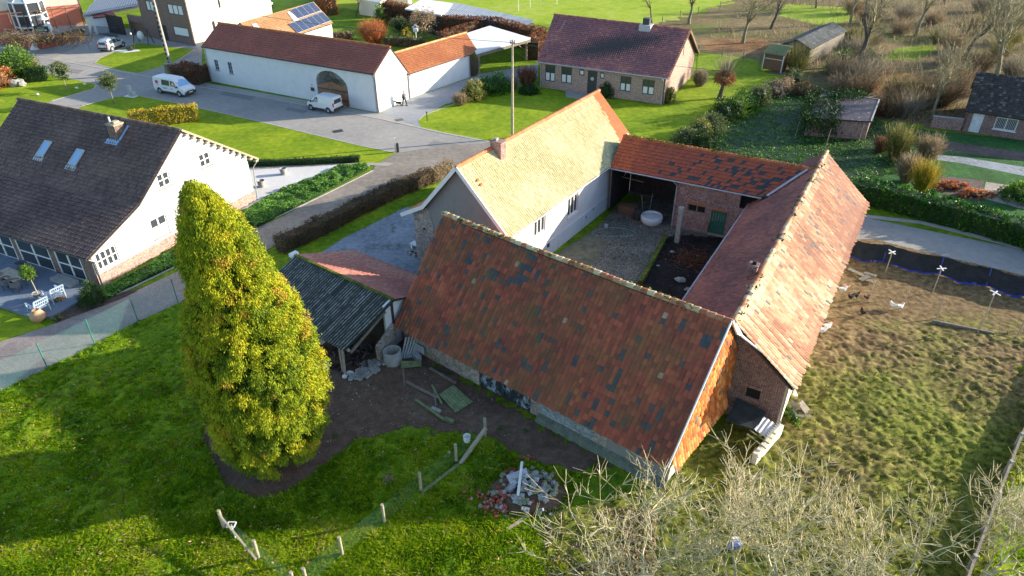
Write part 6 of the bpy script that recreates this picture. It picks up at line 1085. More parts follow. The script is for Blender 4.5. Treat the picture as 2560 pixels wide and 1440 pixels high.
# ------------------------------------------------------------------ vehicles
MT['car_white'] = plain('white_car_paint', (.80, .81, .80), .3, .02, 2, spec=.6); MT['car_silver'] = plain('silver_car_paint', (.55, .60, .66), .3, .03, 2, metal=.3, spec=.6)
MT['tail'] = plain('red_lamp', (.45, .02, .02), .3, .1, 5); MT['lamp'] = plain('clear_lamp', (.7, .72, .74), .15, .05, 5)
MT['logo_red'] = plain('red_logo', (.55, .05, .12), .5, .2, 9); MT['logo_blue'] = plain('blue_lettering', (.20, .32, .60), .5, .1, 9)
def vehicle(name, label, cat, p, ang, st, paint, wheels, wr, sidewin, rearwin=None, front=None, group=None, cladding=False):
    """st: stations (x, z low, z belt, z roof, half width belt, half width roof) from rear to front"""
    t = thing(name, label, cat, p, ang, group); a = Acc(); rings = []
    for (x, zl, zb, zr, wb, wr_) in st:
        half = [(0, zl), (wb * .9, zl), (wb, zl + .18), (wb * 1.01, (zl + zb) / 2 + .1), (wb, zb), (wr_ + (wb - wr_) * .25, zb + (zr - zb) * .7), (wr_, zr - .03), (wr_ * .8, zr + .02), (0, zr + .045)]
        rings.append([(x, y, z) for y, z in half] + [(x, -y, z) for y, z in half[-2:0:-1]])
    n = len(rings[0]); V = [v for r in rings for v in r]; F = [[k * n + i, (k + 1) * n + i, (k + 1) * n + (i + 1) % n, k * n + (i + 1) % n] for k in range(len(rings) - 1) for i in range(n)]
    a.add(V, F, 0, .5, False); a.add(V, [list(range(n)), list(range((len(rings) - 1) * n, len(rings) * n))[::-1]]); a.build('body', paint, t)
    def sec(x):
        for s0, s1 in zip(st[:-1], st[1:]):
            if s0[0] <= x <= s1[0]: f = (x - s0[0]) / (s1[0] - s0[0] + 1e-9); return [s0[i] + (s1[i] - s0[i]) * f for i in range(6)]
        return list(st[-1])
    for (xa, xb, xc, xd) in sidewin:      # bottom rear, bottom front, top front, top rear
        for s in (1, -1):
            def pt(x, top): S = sec(x); z = S[2] + (S[3] - S[2]) * (.80 if top else .03); f = (z - S[2]) / (S[3] - S[2] + 1e-9); y = S[4] + (S[5] - S[4]) * (f * .95) + .012; return (x, s * y, z)
            w_ = Acc(); w_.add([pt(xa, 0), pt(xb, 0), pt(xc, 1), pt(xd, 1)], [[0, 1, 2, 3]]); w_.build('side_window', MT['glass'], t)
    if front:
        x0, x1 = front; S0, S1 = sec(x0), sec(x1); w_ = Acc(); w_.add([(x0 + .03, -S0[5] * .88, S0[3] - .02), (x0 + .03, S0[5] * .88, S0[3] - .02), (x0 + .03, 0, S0[3] + .03), (x1 + .02, S1[5] * .95, S1[3] + .04), (x1 + .02, -S1[5] * .95, S1[3] + .04), (x1 + .02, 0, S1[3] + .06)], [[0, 2, 5, 4], [2, 1, 3, 5]]); w_.build('windscreen', MT['glass_blue'], t)
    if rearwin:
        z0, z1, hw = rearwin; S = st[0]; S1 = st[1]; w_ = Acc(); f = lambda z: S[0] - .015 + (S1[0] - S[0]) * 0; w_.add([(f(z0), -hw, z0), (f(z0), hw, z0), (f(z1), hw * .9, z1), (f(z1), -hw * .9, z1)], [[0, 1, 2, 3]]); w_.build('rear_window', MT['glass'], t)
    for x in wheels:
        for s in (1, -1):
            y = sec(x)[4]; c = Acc(); c.cyl((x, s * (y - .2), wr), (x, s * (y + .015), wr), wr, wr, 18); c.cyl((x, s * (y - .05), wr), (x, s * (y + .02), wr), wr * 1.18, wr * 1.18, 16, 1, cap=True) if False else None
            o = c.build('wheel', MT['tyre'], t); c = Acc(); c.cyl((x, s * (y + .0), wr), (x, s * (y + .03), wr), wr * .62, wr * .55, 10); c.cyl((x, s * (y + .03), wr), (x, s * (y + .035), wr), wr * .2, wr * .2, 6, 1); c.build('rim', [MT['grey_metal'], MT['dark_metal']], o)
            d = Acc(); d.cyl((x, s * (y - .1), wr + .04), (x, s * (y + .012), wr + .04), wr * 1.2, wr * 1.2, 18); d.build('wheel_arch', MT['dark_metal'], t)
    xr, xf = st[0][0], st[-1][0]; d = Acc(); d.box((xr - .03, 0, st[0][1] + .12), (.14, st[0][4] * 1.9, .22)); d.build('rear_bumper', MT['dark_metal'], t)
    d = Acc(); d.box((xf - .02, 0, st[-1][1] + .14), (.2, st[-1][4] * 1.98, .3)); d.build('front_bumper', MT['dark_metal'], t)
    d = Acc(); [d.box((xr + .02, s * st[0][4] * .93, st[0][2] - .02), (.1, .14, .42)) for s in (1, -1)]; d.build('tail_lamp', MT['tail'], t)
    for s in (1, -1): d = Acc(); d.box((xf - .09, s * st[-1][4] * .8, st[-1][2] - .12), (.2, .32, .16)); d.build('headlight', MT['lamp'], t)
    d = Acc(); d.box((xf + .03, 0, st[-1][2] - .1), (.05, st[-1][4] * 1.2, .12)); d.build('grille', MT['dark_metal'], t)
    d = Acc(); d.box((xf + .09, 0, st[-1][1] + .2), (.02, .5, .11)); d.box((xr - .11, 0, st[0][1] + .35), (.02, .5, .11)); d.build('number_plate', MT['white_paint'], t)
    for s in (1, -1):
        S = sec(front[1] - .25 if front else 1); d = Acc(); d.box((front[1] - .3, s * (S[4] + .1), S[2] + .12), (.12, .2, .18)); d.build('mirror', MT['dark_metal'], t)
    d = Acc(); [d.box(((wheels[0] + wheels[1]) / 2, s * sec(0)[4], .38), (abs(wheels[1] - wheels[0]) - .9, .05, .12)) for s in (1, -1)]; d.build('side_trim', MT['dark_metal'], t)
    return t
vp0, vp1 = G(398, 233), G(452, 243); va = math.degrees(math.atan2(vp1.y - vp0.y, vp1.x - vp0.x)); vd = (vp1 - vp0).normalized(); vn = Vector((-vd.y, vd.x, 0)); vc = (vp0 + vp1) / 2 + vn * .95
VAN = [(-2.5, .35, 1.05, 1.70, .88, .76), (-2.42, .28, 1.08, 1.85, .95, .84), (-.8, .27, 1.1, 1.9, .96, .85), (.75, .27, 1.1, 1.88, .96, .83), (1.1, .27, 1.08, 1.74, .96, .78), (1.85, .27, 1.0, 1.16, .95, .80), (2.3, .28, .9, .98, .90, .74), (2.48, .3, .72, .8, .80, .62)]
van = vehicle('van', 'white crew van with red logo and dark windows parked on the street', 'van', (vc.x, vc.y), va, VAN, MT['car_white'], (-1.55, 1.65), .33, [(-.95, .35, .33, -.93), (.5, 1.45, 1.0, .52)], (1.15, 1.6, .62), (1.1, 1.85))
a = Acc(); a.box((-1.75, -.955, 1.38), (.45, .01, .34), 0, 0); a.box((-1.7, -.958, 1.1), (.6, .01, .05), 0, 1); a.box((-.5, -.985, .85), (.75, .01, .05), 0, 1); a.box((-.45, -.985, .74), (.6, .01, .05), 0, 1); a.box((.6, -.985, .85), (.2, .01, .1), 0, 1); a.build('livery', [MT['logo_red'], MT['logo_blue']], van)
vp0, vp1 = G(824, 284), G(777, 275); va = math.degrees(math.atan2(vp1.y - vp0.y, vp1.x - vp0.x)); vd = (vp1 - vp0).normalized(); vn = Vector((vd.y, -vd.x, 0)); vc = (vp0 + vp1) / 2 + vn * .82
V2 = [(-1.95, .35, 1.0, 1.62, .80, .70), (-1.85, .28, 1.02, 1.74, .84, .74), (-.5, .27, 1.04, 1.80, .85, .74), (.35, .27, 1.04, 1.76, .85, .71), (.75, .27, 1.02, 1.55, .85, .64), (1.35, .27, .96, 1.06, .84, .68), (1.75, .28, .82, .88, .78, .6), (1.93, .3, .62, .7, .66, .5)]
vehicle('van', 'small white panel van parked before the arched wooden gate', 'van', (vc.x, vc.y), va, V2, MT['car_white'], (-1.2, 1.25), .30, [(.15, .98, .65, .18)], (1.05, 1.5, .6), (.75, 1.35))
vp0, vp1 = G(275, 131), G(316, 115); va = math.degrees(math.atan2(vp1.y - vp0.y, vp1.x - vp0.x)); vd = (vp1 - vp0).normalized(); vn = Vector((-vd.y, vd.x, 0)); vc = (vp0 + vp1) / 2 + vn * .85
SUV = [(-2.0, .4, .92, 1.1, .78, .6), (-1.9, .3, .98, 1.45, .86, .66), (-1.5, .28, 1.0, 1.58, .88, .66), (-.2, .28, 1.0, 1.64, .89, .66), (.45, .28, 1.0, 1.52, .89, .62), (1.0, .28, .98, 1.06, .88, .68), (1.6, .3, .90, .96, .85, .64), (2.0, .35, .72, .78, .72, .52)]
suv = vehicle('car', 'pale silver compact crossover parked on the driveway by the lawn', 'car', (vc.x, vc.y), va, SUV, MT['car_silver'], (-1.25, 1.25), .35, [(-1.45, -.75, -.8, -1.35), (-.65, .05, 0, -.65), (.12, .85, .35, .12)], (1.0, 1.35, .55), (.45, 1.0))
a = Acc(); a.beam((-1.4, .55, 1.68), (.3, .55, 1.68), .04, .05); a.beam((-1.4, -.55, 1.68), (.3, -.55, 1.68), .04, .05); a.build('roof_rail', MT['grey_metal'], suv)
c = G(655, 20); vehicle('car', 'white car partly hidden behind the solar house', 'car', (c.x, c.y), 8, SUV, MT['car_white'], (-1.25, 1.25), .33, [(-1.45, -.1, -.2, -1.35), (0, .85, .35, .05)], (1.0, 1.35, .55), (.45, 1.0))
# ------------------------------------------------------------------ poles, wires, posts
def pole(label, g, h, r):
    t = thing('utility_pole', label, 'pole', g); a = Acc(); a.cyl((0, 0, 0), (0, 0, h), r, r * .6, 8); a.build('shaft', MT['wood_pale'] if r < .2 else MT['concrete'], t); a = Acc(); a.box((0, 0, h - .3), (.5, .1, .1)); a.cyl((.2, 0, h - .3), (.2, 0, h - .05), .04, .04, 6); a.cyl((-.2, 0, h - .3), (-.2, 0, h - .05), .04, .04, 6); a.build('insulators', MT['dark_metal'], t); return t
pole('slim wooden pole standing beside the farmhouse roof', g2(1281, 345), 9.6, .15)
t = pole('tall concrete ladder pole beside the white crew van', g2(430, 182), 9.6, .27)
a = Acc(); [a.box((0, -.24, .8 + i * .55), (.2, .14, .28)) for i in range(15)]; a.build('recess', MT['wood_dark'], t)
P1 = Vector((*g2(1281, 345), 9.35)); P2 = Vector((*g2(430, 182), 9.35))
def wire(label, p, q_, sag, r=.025):
    pts = [p.lerp(q_, i / 14) - Vector((0, 0, sag * 4 * (i / 14) * (1 - i / 14))) for i in range(15)]; Acc().path(pts, r, 4).build('overhead_wire', MT['dark_metal'], None, label, 'wire')
wire('overhead wire strung between the two street poles', P1, P2, .7); wire('overhead wire from the slim pole out towards the right gardens', P1, Vector((49, 70, 4.8)), 1.0, .02); wire('service wire from the slim pole to the bungalow', P1, Vector((*G(1440, 150, 0)[:2], 3.4)) + Vector((0, 0, 0)), .3, .015)
def fence(label, cat, pts, h, mat, post=.05, meshmat=None, nw=9, wr=.006, cap=None, vert=0.0, postmat=None):
    t = thing('fence', label, cat, pts[0]); o = Vector((*pts[0], 0)); Q = [Vector((*p, 0)) - o for p in pts]
    for p in Q: a = Acc(); a.cyl(p, p + Vector((0, 0, h)), post, post, 6); a.build('post', postmat or mat, t)
    a = Acc()
    for p0, p1 in zip(Q[:-1], Q[1:]):
        for i in range(nw): z = .08 + (h - .18) * i / (nw - 1); a.tubes([p0 + Vector((0, 0, z))], [p1 + Vector((0, 0, z))], [wr], [wr], 3)
        if vert:
            n = int((p1 - p0).length / vert); s = [p0.lerp(p1, i / n) for i in range(n)]; a.tubes([v + Vector((0, 0, .08)) for v in s], [v + Vector((0, 0, h - .1)) for v in s], [wr * .8] * n, [wr * .8] * n, 3)
    a.build('wire_mesh', meshmat or mat, t); return t
MT['green_wire'] = plain('green_coated_wire', (.05, .22, .16), .5, .1, 3); MT['green_wire2'] = plain('teal_coated_wire', (.16, .40, .34), .5, .1, 3)
fence('green mesh fence between brick path and the left paddock', 'fence', [g2(-130, 1052), g2(-10, 988), g2(120, 923), g2(238, 862), g2(346, 806), g2(446, 759)], 1.85, MT['green_wire'], .035, MT['green_wire2'], 20, .006, vert=.11)
fence('wooden post fence with green wire running up from the bottom edge', 'fence', [g2(770, 1470), g2(857, 1392), g2(962, 1310), g2(1053, 1230), g2(1141, 1158), g2(1213, 1092)], 1.25, MT['wood_pale'], .075, MT['green_wire'], 9, .0035)
fence('short rail fence with leaning posts at the bottom left', 'fence', [g2(562, 1325), g2(648, 1400), g2(740, 1480)], 1.25, MT['wood_pale'], .075, MT['green_wire2'], 6, .0035)
a = Acc(); a.beam(G(545, 1283, 1.1), G(640, 1398, .75), .08, .08); a.build('rail', MT['wood_pale'], None, 'long weathered rail leaning along the short bottom left fence', 'rail')
c = G(578, 1312, 1.0); a = Acc(); [a.beam(c + Vector(p), c + Vector(q_), .04, .04) for p, q_ in (((-.16, -.12, 0), (.16, -.12, 0)), ((.16, -.12, 0), (.16, .14, 0)), ((.16, .14, 0), (-.16, .14, 0)), ((-.16, .14, 0), (-.16, -.12, 0)))]; a.beam(c, c - Vector((0, 0, .95)), .04, .04); a.build('frame', MT['white_paint'], None, 'small white square frame on the bottom left fence', 'frame')
for (p, q_, lb) in (((1055, 1233), (1146, 1163), 'long mossy beam lying between the two upper fence posts'), ((1150, 1160), (1215, 1070), 'leaning pale beam at the upper end of the wire fence')): a = Acc(); a.beam(G(*p, .1), G(*q_, .12 if 'mossy' in lb else 1.1), .16, .14); a.build('beam', MT['wood_green'] if 'mossy' in lb else MT['wood_pale'], None, lb, 'beam')
# hen run posts, crosses, dark net
HP = [(2170, 757), (2255, 772), (2340, 798), (2447, 830), (2538, 850), (2660, 885)]
fence('thin post line with wire across the top of the hen run', 'fence', [g2(*p) for p in HP], 1.65, MT['wood_pale'], .035, MT['wood_grey'], 5, .005)
a = Acc(); a.beam(G(2330, 803, .12), G(2485, 835, .12), .12, .22); a.build('board', MT['wood_grey'], None, 'low edge board lying along the foot of the hen run posts', 'board')
for i, (p, h, an) in enumerate((((2212, 686), 1.75, .5), ((2330, 735), 1.95, .1), ((2443, 835), 2.95, .7))):
    g = g2(*p); t = thing('cross_post', ['slim post with white cross nearest the stable roof', 'slim post with white cross in the middle of the dark net', 'tallest slim post with bold white cross at the right'][i], 'post', g, 0, 'slim posts with white crosses'); a = Acc(); a.cyl((0, 0, 0), (0, 0, h), .03, .03, 6); a.build('post', MT['wood_pale'], t)
    a = Acc(); L_ = .42; L_ = .32; a.box((0, 0, h), (L_ * 2, .07, .04), an); a.box((0, 0, h + .02), (L_ * 2, .07, .04), an + 1.3); a.build('cross', MT['white_paint'], t)
MT['net'] = plain('dark_netting', (.018, .020, .024), .8, .4, 1.5, .3, fine=6); MT['blue_band'] = plain('blue_tarp_edge', (.03, .06, .35), .6, .2, 3)
q = rng(44); top = [G(*p, 1.25) for p in ((2125, 597), (2220, 612), (2360, 642), (2480, 670), (2600, 700), (2800, 745))]; nt = thing('net_fence', 'sagging dark net fence with blue edging along the road', 'fence')
pts = []
for p0, p1 in zip(top[:-1], top[1:]): pts += [p0.lerp(p1, i / 12) for i in range(12)]
a = Acc(); V = []; n_ = Vector((-.45, -.9, 0)).normalized(); m_ = len(pts)
for k in range(7):
    for i, p in enumerate(pts): s = math.sin(i / 12 * math.pi) ** 2; f = k / 6; V.append(p + n_ * (f * .35 + .5 * s * f ** 2 + .05 * q.normal()) + Vector((0, 0, -1.2 * f - .12 * s * (1 - f) + .03 * q.normal() * (k > 0))))
a.add(V, [[k * m_ + i, k * m_ + i + 1, (k + 1) * m_ + i + 1, (k + 1) * m_ + i] for k in range(6) for i in range(m_ - 1)], 0, .5, True); a.build('net', MT['net'], nt)
a = Acc()
for i in range(m_ - 1):
    if True: j = 6 * m_ + i; a.beam(Vector(V[j]) + Vector((0, 0, .05)), Vector(V[j + 1]) + Vector((0, 0, .04)), .16, .05)
for i in range(0, m_, 12): a.beam(Vector(V[i]), Vector(V[6 * m_ + i]), .07, .03)
a.build('blue_edging', MT['blue_band'], nt)
# bean poles
for i, p in enumerate(((2024, 305), (2098, 312), (1985, 352), (2062, 372), (2168, 318), (2145, 356), (1852, 282), (1892, 276))): g = g2(*p); a = Acc(); a.cyl((0, 0, 0), (.12, 0, 2.0), .04, .03, 5); tag(a.build('garden_stake', MT['wood_grey'], M=Matrix.Translation((g[0], g[1], 0))), '%s pale stake in the vegetable garden, counted from the hut' % nm[i], 'stake', 'stakes in the vegetable garden')
# meadow posts beyond the bungalow
for i, p in enumerate(((1296, 28), (1325, 18), (1350, 14), (1392, 12))): g = g2(*p); a = Acc(); a.cyl((0, 0, 0), (0, 0, 1.9), .05, .05, 6); a.build('meadow_post', MT['white_paint'], None, '%s white post of the far meadow fence from the left' % nm[i], 'post', 'white posts in the far meadow', M=Matrix.Translation((g[0], g[1], 0)))
fence('old wire fence at the foot of the brown slope', 'fence', [g2(*p) for p in ((1655, 62), (1700, 46), (1745, 36), (1800, 22))], 1.3, MT['wood_grey'], .07, MT['wood_grey'], 4, .01)
fence('wire fence between the bungalow lawn and brown slope', 'fence', [g2(*p) for p in ((1745, 138), (1805, 142), (1857, 150), (1900, 160))], 1.4, MT['wood_grey'], .07, MT['wood_grey'], 5, .01)
# street things
g = g2(992, 380); t = thing('marker_post', 'black and white marker post on the lawn corner at the junction', 'bollard', g); a = Acc(); a.box((.1, 0, .45), (.22, .22, .9), .3); a.box((-.12, 0, .7), (.09, .09, 1.4), .3, 1); a.box((-.12, 0, 1.4), (.3, .05, .1), .3, 1); a.build('post', [MT['dark_metal'], MT['white_paint']], t)
g = g2(328, 241); t = thing('mailbox', 'grey slab mailbox column on the lawn beside the street', 'mailbox', g, -20); a = Acc(); a.box((0, 0, .02), (1.5, .8, .06), 0, 1); a.box((0, 0, .65), (.45, .3, 1.25)); a.box((.5, 0, .3), (.35, .35, .55)); a.build('column', [MT['grey_metal'], MT['white_paint']], t)
g = g2(1068, 303); a = Acc(); a.cyl((0, 0, 0), (0, 0, 1.0), .05, .05, 6); a.box((0, 0, .95), (.14, .1, .2)); a.build('post', MT['dark_metal'], None, 'small dark post at the lawn corner by the grey drive', 'post', M=Matrix.Translation((*g, 0)))
g = g2(424, 186); a = Acc(); a.box((0, 0, .7), (.8, .45, 1.4)); a.box((0, -.24, .75), (.6, .03, 1.1), 0, 1); a.build('cabinet', [MT['concrete'], MT['yellowish'] if 'yellowish' in MT else MT['wood_green']], None, 'small roadside cabinet at the foot of the concrete pole', 'cabinet', M=Matrix.Translation((*g, 0)))
for i, p in enumerate(((212, 212), (192, 222), (94, 238))): g = g2(*p); bb = Acc(); bb.ell((0, 0, .12), (.22, .16, .12), 8, 5); bb.cyl((0, 0, 0), (0, 0, .2), .05, .03, 6); bb.build('lawn_spotlight', MT['white_paint'], None, '%s small white garden light on the left lawn, counted from the house path' % nm[i], 'garden light', 'garden lights on the left lawn', M=Matrix.Translation((*g, 0)))
q = rng(4)
for i in range(6): g = g2(26 + i * 6, 205 + (i % 3) * 5); r = .35 + .25 * q.random(); a = Acc(); a.ell((0, 0, r * .5), (r * 1.2, r, r * .8), 8, 6, 0, .5, .35, i); a.build('rockery_boulder', MT['concrete'], None, '%s pale boulder of the rockery below the rhododendron' % nm[i], 'boulder', 'rockery boulders', M=Matrix.Translation((*g, 0)))
# curved red wall, urn, statues, board
rw_ = [(-80, 92), (-20, 104), (20, 112), (60, 119), (85, 123), (105, 122), (130, 118), (165, 108), (205, 94)]
a = Acc(); PR = [G(*p) for p in rw_]
for p0, p1 in zip(PR[:-1], PR[1:]): a.beam(p0 + Vector((0, 0, .4)), p1 + Vector((0, 0, .4)), .3, .8); a.beam(p0 + Vector((0, 0, .83)), p1 + Vector((0, 0, .83)), .38, .07, 1)
a.build('curved_wall', [plain('coral_red_wall', (.42, .10, .08), .8, .2, 2), MT['concrete']], None, 'low curved coral red garden wall along the pavement', 'wall')
g = g2(88, 123); a = Acc(); a.lathe((0, 0, 0), [(.62, 0), (.5, .25), (.25, .6), (.2, 1.0), (.45, 1.3), (.62, 1.5), (.6, 1.75), (.3, 1.85)], 14); a.build('stone_urn', MT['white_paint'], None, 'white stone urn on the pavement against the curved red wall', 'urn', M=Matrix.Translation((*g, 0)))
g = g2(131, 92); a = Acc(); a.lathe((0, 0, 0), [(.45, 0), (.35, .3), (.28, .9), (.42, 1.3), (.22, 1.7), (.28, 1.95), (.1, 2.2)], 12); a.build('statue', MT['white_paint'], None, 'white garden statue beside the dark green sign board', 'statue', M=Matrix.Translation((*g, 0)))
g = g2(118, 78); a = Acc(); a.cyl((0, 0, 0), (0, 0, 1.6), .1, .1, 8); a.lathe((0, 0, 1.6), [(.1, 0), (.7, .15), (.75, .3), (.35, .4), (.2, .9)], 12); a.build('fountain', MT['white_paint'], None, 'white tiered garden fountain before the conservatory', 'fountain', M=Matrix.Translation((*g, 0)))
g = g2(111, 96); t = thing('sign_board', 'dark green sign board with pale lettering behind the red wall', 'sign', g, -8); a = Acc(); a.box((0, 0, 1.25), (2.4, .1, 1.1)); a.cyl((-1, 0, 0), (-1, 0, 1.2), .06, .06, 6); a.cyl((1, 0, 0), (1, 0, 1.2), .06, .06, 6); a.build('board', plain('dark_green_board', (.01, .035, .02), .5, .1, 3), t)
MT['lettering'] = plain('pale_lettering', (.55, .65, .55), .6, .05, 3)
for (z, w_, s_) in ((1.55, 1.2, .12), (1.25, 1.9, .24), (.92, 1.4, .12)):
    x = -w_ / 2; q = rng(int(z * 100)); a = Acc()
    while x < w_ / 2: d = s_ * (.35 + .4 * q.random()); a.box((x + d / 2, -.06, z), (d, .02, s_ * (.6 + .4 * q.random())), 0); x += d + s_ * .22
    a.build('lettering', MT['lettering'], t)
g = g2(360, 108); t = thing('swing_seat', 'dark framed garden swing with a white hanging seat on the lawn edge', 'swing', g, -20); a = Acc(); [a.cyl(p, q_, .06, .06, 6) for p, q_ in (((-1.4, -.6, 0), (-1.2, 0, 2.1)), ((-1.4, .6, 0), (-1.2, 0, 2.1)), ((1.4, -.6, 0), (1.2, 0, 2.1)), ((1.4, .6, 0), (1.2, 0, 2.1)), ((-1.2, 0, 2.1), (1.2, 0, 2.1)))]; a.build('frame', MT['dark_metal'], t); a = Acc(); a.ell((-.3, 0, 1.1), (.5, .45, .65), 12, 8, 0, .5, .1); a.build('seat', MT['white_paint'], t)
g = g2(322, 128); t = thing('anchor_ornament', 'dark ornament on a white slab with lamp beside the crossover', 'ornament', g); a = Acc(); a.prism([(-2.4, -.3), (-.2, -.9), (1.6, .1), (1.2, .6), (-1.6, .5)], 0, .06); a.build('slab', MT['white_paint'], t); a = Acc(); a.ell((.2, .1, .35), (.5, .35, .35), 8, 6, 0, .5, .4); a.cyl((.8, .3, 0), (.8, .3, 2.3), .04, .04, 6); a.ell((.8, .3, 2.35), (.14, .14, .16), 8, 6, 1); a.build('ornament', [MT['dark_metal'], MT['white_paint']], t)
g = g2(268, 90); a = Acc(); [a.cyl((x, 0, 0), (x, 0, 1.3 + .3 * (x > 0) * x / 2), .025, .025, 4) for x in np.linspace(-2, 2.6, 20)]; a.beam((-2, 0, .2), (2.6, 0, .2), .05, .05); a.beam((-2, 0, 1.2), (2.6, 0, 1.5), .05, .05); a.build('iron_gate', MT['dark_metal'], None, 'black iron gate in front of the white garage doors', 'gate', M=Matrix.Translation((*g, 0)) @ Matrix.Rotation(R(-28), 4, 'Z'))
g = g2(1041, 108); a = Acc(); a.cyl((0, 0, 0), (0, 0, 1.7), .1, .08, 6); a.box((0, 0, 1.9), (.7, .5, .4)); a.box((0, 0, 2.3), (.35, .12, .7)); a.box((0, 0, 2.35), (.9, .12, .2)); a.build('bird_house', MT['white_paint'], None, 'white post top bird house in the walled garden', 'bird house', M=Matrix.Translation((*g, 0)))
g = g2(808, 100); a = Acc(); a.cyl((0, 0, 0), (0, 0, 1.9), .5, .5, 14); a.cyl((0, 0, 1.9), (0, 0, 2.15), .5, .25, 14); a.build('water_tank', MT['grey_metal'], None, 'grey cylindrical tank by the white wall of the solar house', 'tank', M=Matrix.Translation((*g, 0)))
# ------------------------------------------------------------------ person, dog, hens
def skin(name, V, E, Rd, mat, parent=None, sub=1, M=None):
    me = bpy.data.meshes.new(name); me.from_pydata(V, E, []); o = bpy.data.objects.new(name, me); COL.objects.link(o)
    md = o.modifiers.new('s', 'SKIN'); md.use_smooth_shade = True
    for i, r in enumerate(Rd): me.skin_vertices[0].data[i].radius = (r, r) if np.isscalar(r) else r
    me.skin_vertices[0].data[0].use_root = True; ms = o.modifiers.new('u', 'SUBSURF'); ms.levels = ms.render_levels = sub
    dg = bpy.context.evaluated_depsgraph_get(); nm_ = bpy.data.meshes.new_from_object(o.evaluated_get(dg)); bpy.data.objects.remove(o); bpy.data.meshes.remove(me)
    nm_.name = name; nm_.materials.clear(); nm_.materials.append(mat); o = bpy.data.objects.new(name, nm_); COL.objects.link(o); o.parent = parent
    if M is not None: nm_.transform(M)
    return o
MT['skin'] = plain('skin', (.45, .28, .2), .6, .05, 8); MT['coat'] = plain('grey_blue_coat', (.16, .15, .19), .85, .15, 8); MT['trousers'] = plain('dark_trousers', (.025, .03, .05), .85, .15, 8); MT['hair'] = plain('grey_hair', (.32, .29, .24), .8, .1, 12)
pe_ = G(1012, 264); t = thing('person', 'person in grey coat and dark trousers walking a dog along the white wall', 'person', (pe_.x, pe_.y), 150)
HB = [(0, 0, .95), (0, 0, 1.2), (0, 0, 1.40), (.02, 0, 1.50), (.04, 0, 1.58), (.05, 0, 1.68), (0, .1, .92), (.14, .11, .5), (.20, .11, .08), (.32, .12, .04), (0, -.1, .92), (-.10, -.11, .5), (-.26, -.11, .1), (-.15, -.12, .04), (0, .19, 1.38), (.05, .24, 1.10), (.16, .22, .88), (.2, .22, .8), (0, -.19, 1.38), (-.05, -.24, 1.12), (.12, -.24, .92), (.16, -.24, .85)]
HE = [(0, 1), (1, 2), (2, 3), (3, 4), (4, 5), (0, 6), (6, 7), (7, 8), (8, 9), (0, 10), (10, 11), (11, 12), (12, 13), (2, 14), (14, 15), (15, 16), (16, 17), (2, 18), (18, 19), (19, 20), (20, 21)]
HR_ = [.14, .13, .15, .055, .085, .085, .10, .065, .045, .045, .10, .065, .045, .045, .065, .05, .04, .035, .065, .05, .04, .035]
body = skin('body', HB, HE, HR_, MT['skin'], t, 1)
skin('coat', [(0, 0, .82), (0, 0, 1.1), (0, 0, 1.38), (0, 0, 1.47), (0, .2, 1.37), (.05, .25, 1.10), (.15, .23, .92), (0, -.2, 1.37), (-.05, -.25, 1.12), (.11, -.25, .95)], [(0, 1), (1, 2), (2, 3), (2, 4), (4, 5), (5, 6), (2, 7), (7, 8), (8, 9)], [(.20, .22), .175, .175, .08, .085, .07, .055, .085, .07, .055], MT['coat'], t, 1)
skin('trousers', [(0, 0, .93), (0, .1, .88), (.14, .11, .5), (.20, .11, .12), (0, -.1, .88), (-.10, -.11, .5), (-.25, -.11, .13)], [(0, 1), (1, 2), (2, 3), (0, 4), (4, 5), (5, 6)], [.14, .12, .085, .065, .12, .085, .065], MT['trousers'], t, 1)
a = Acc(); a.ell((.03, 0, 1.66), (.115, .105, .11), 10, 7); a.build('hair', MT['hair'], t)
a = Acc(); [a.box((x, y, .045), (.27, .1, .09)) for x, y in ((.26, .12), (-.2, -.12))]; a.build('shoe', MT['trousers'], t)
for s in (.24 - .02, -.24):
    h0_ = Vector((.20 if s > 0 else .16, s, .80 if s > 0 else .85)); a = Acc()
    for k in range(4): a.cyl(h0_ + Vector((-.025 + .017 * k, 0, 0)), h0_ + Vector((-.02 + .02 * k, .01, -.075 + .008 * abs(k - 1.5))), .009, .007, 5)
    a.cyl(h0_ + Vector((.04, 0, .02)), h0_ + Vector((.065, .01, -.03)), .010, .008, 5); a.build('hand_fingers', MT['skin'], body)
MT['fur_black'] = plain('black_fur', (.018, .017, .016), .9, .3, 20)
dg_ = G(997, 264); t2_ = thing('dog', 'small black dog with pale legs on a lead beside the walking person', 'dog', (dg_.x, dg_.y), 185)
DB = [(0, 0, .34), (.2, 0, .36), (.32, 0, .45), (.42, 0, .52), (.54, 0, .48), (-.2, 0, .34), (-.34, 0, .44), (.2, .07, .2), (.21, .07, .03), (.2, -.07, .2), (.23, -.07, .03), (-.2, .07, .22), (-.27, .07, .14), (-.24, .07, .03), (-.2, -.07, .22), (-.26, -.07, .14), (-.2, -.07, .03)]
skin('body', DB, [(0, 1), (1, 2), (2, 3), (3, 4), (0, 5), (5, 6), (1, 7), (7, 8), (1, 9), (9, 10), (5, 11), (11, 12), (12, 13), (5, 14), (14, 15), (15, 16)], [.11, .12, .08, .085, .035, .10, .025, .045, .025, .045, .025, .05, .03, .025, .05, .03, .025], MT['fur_black'], t2_, 1)
a = Acc(); [a.cyl((.40, s * .06, .56), (.36, s * .09, .64), .03, .008, 5) for s in (1, -1)]; a.build('ear', MT['fur_black'], t2_)
Acc().path([G(1012, 264) + Vector((-.1, 0, .85)), G(1004, 264) + Vector((0, 0, .6)), dg_ + Vector((-.3, 0, .5))], .008, 4).build('lead', MT['dark_metal'], None, 'thin lead between person and dog', 'lead')
MT['hen_white'] = plain('white_feathers', (.75, .72, .68), .8, .1, 15); MT['comb'] = plain('red_comb', (.45, .03, .02), .6, .1, 10)
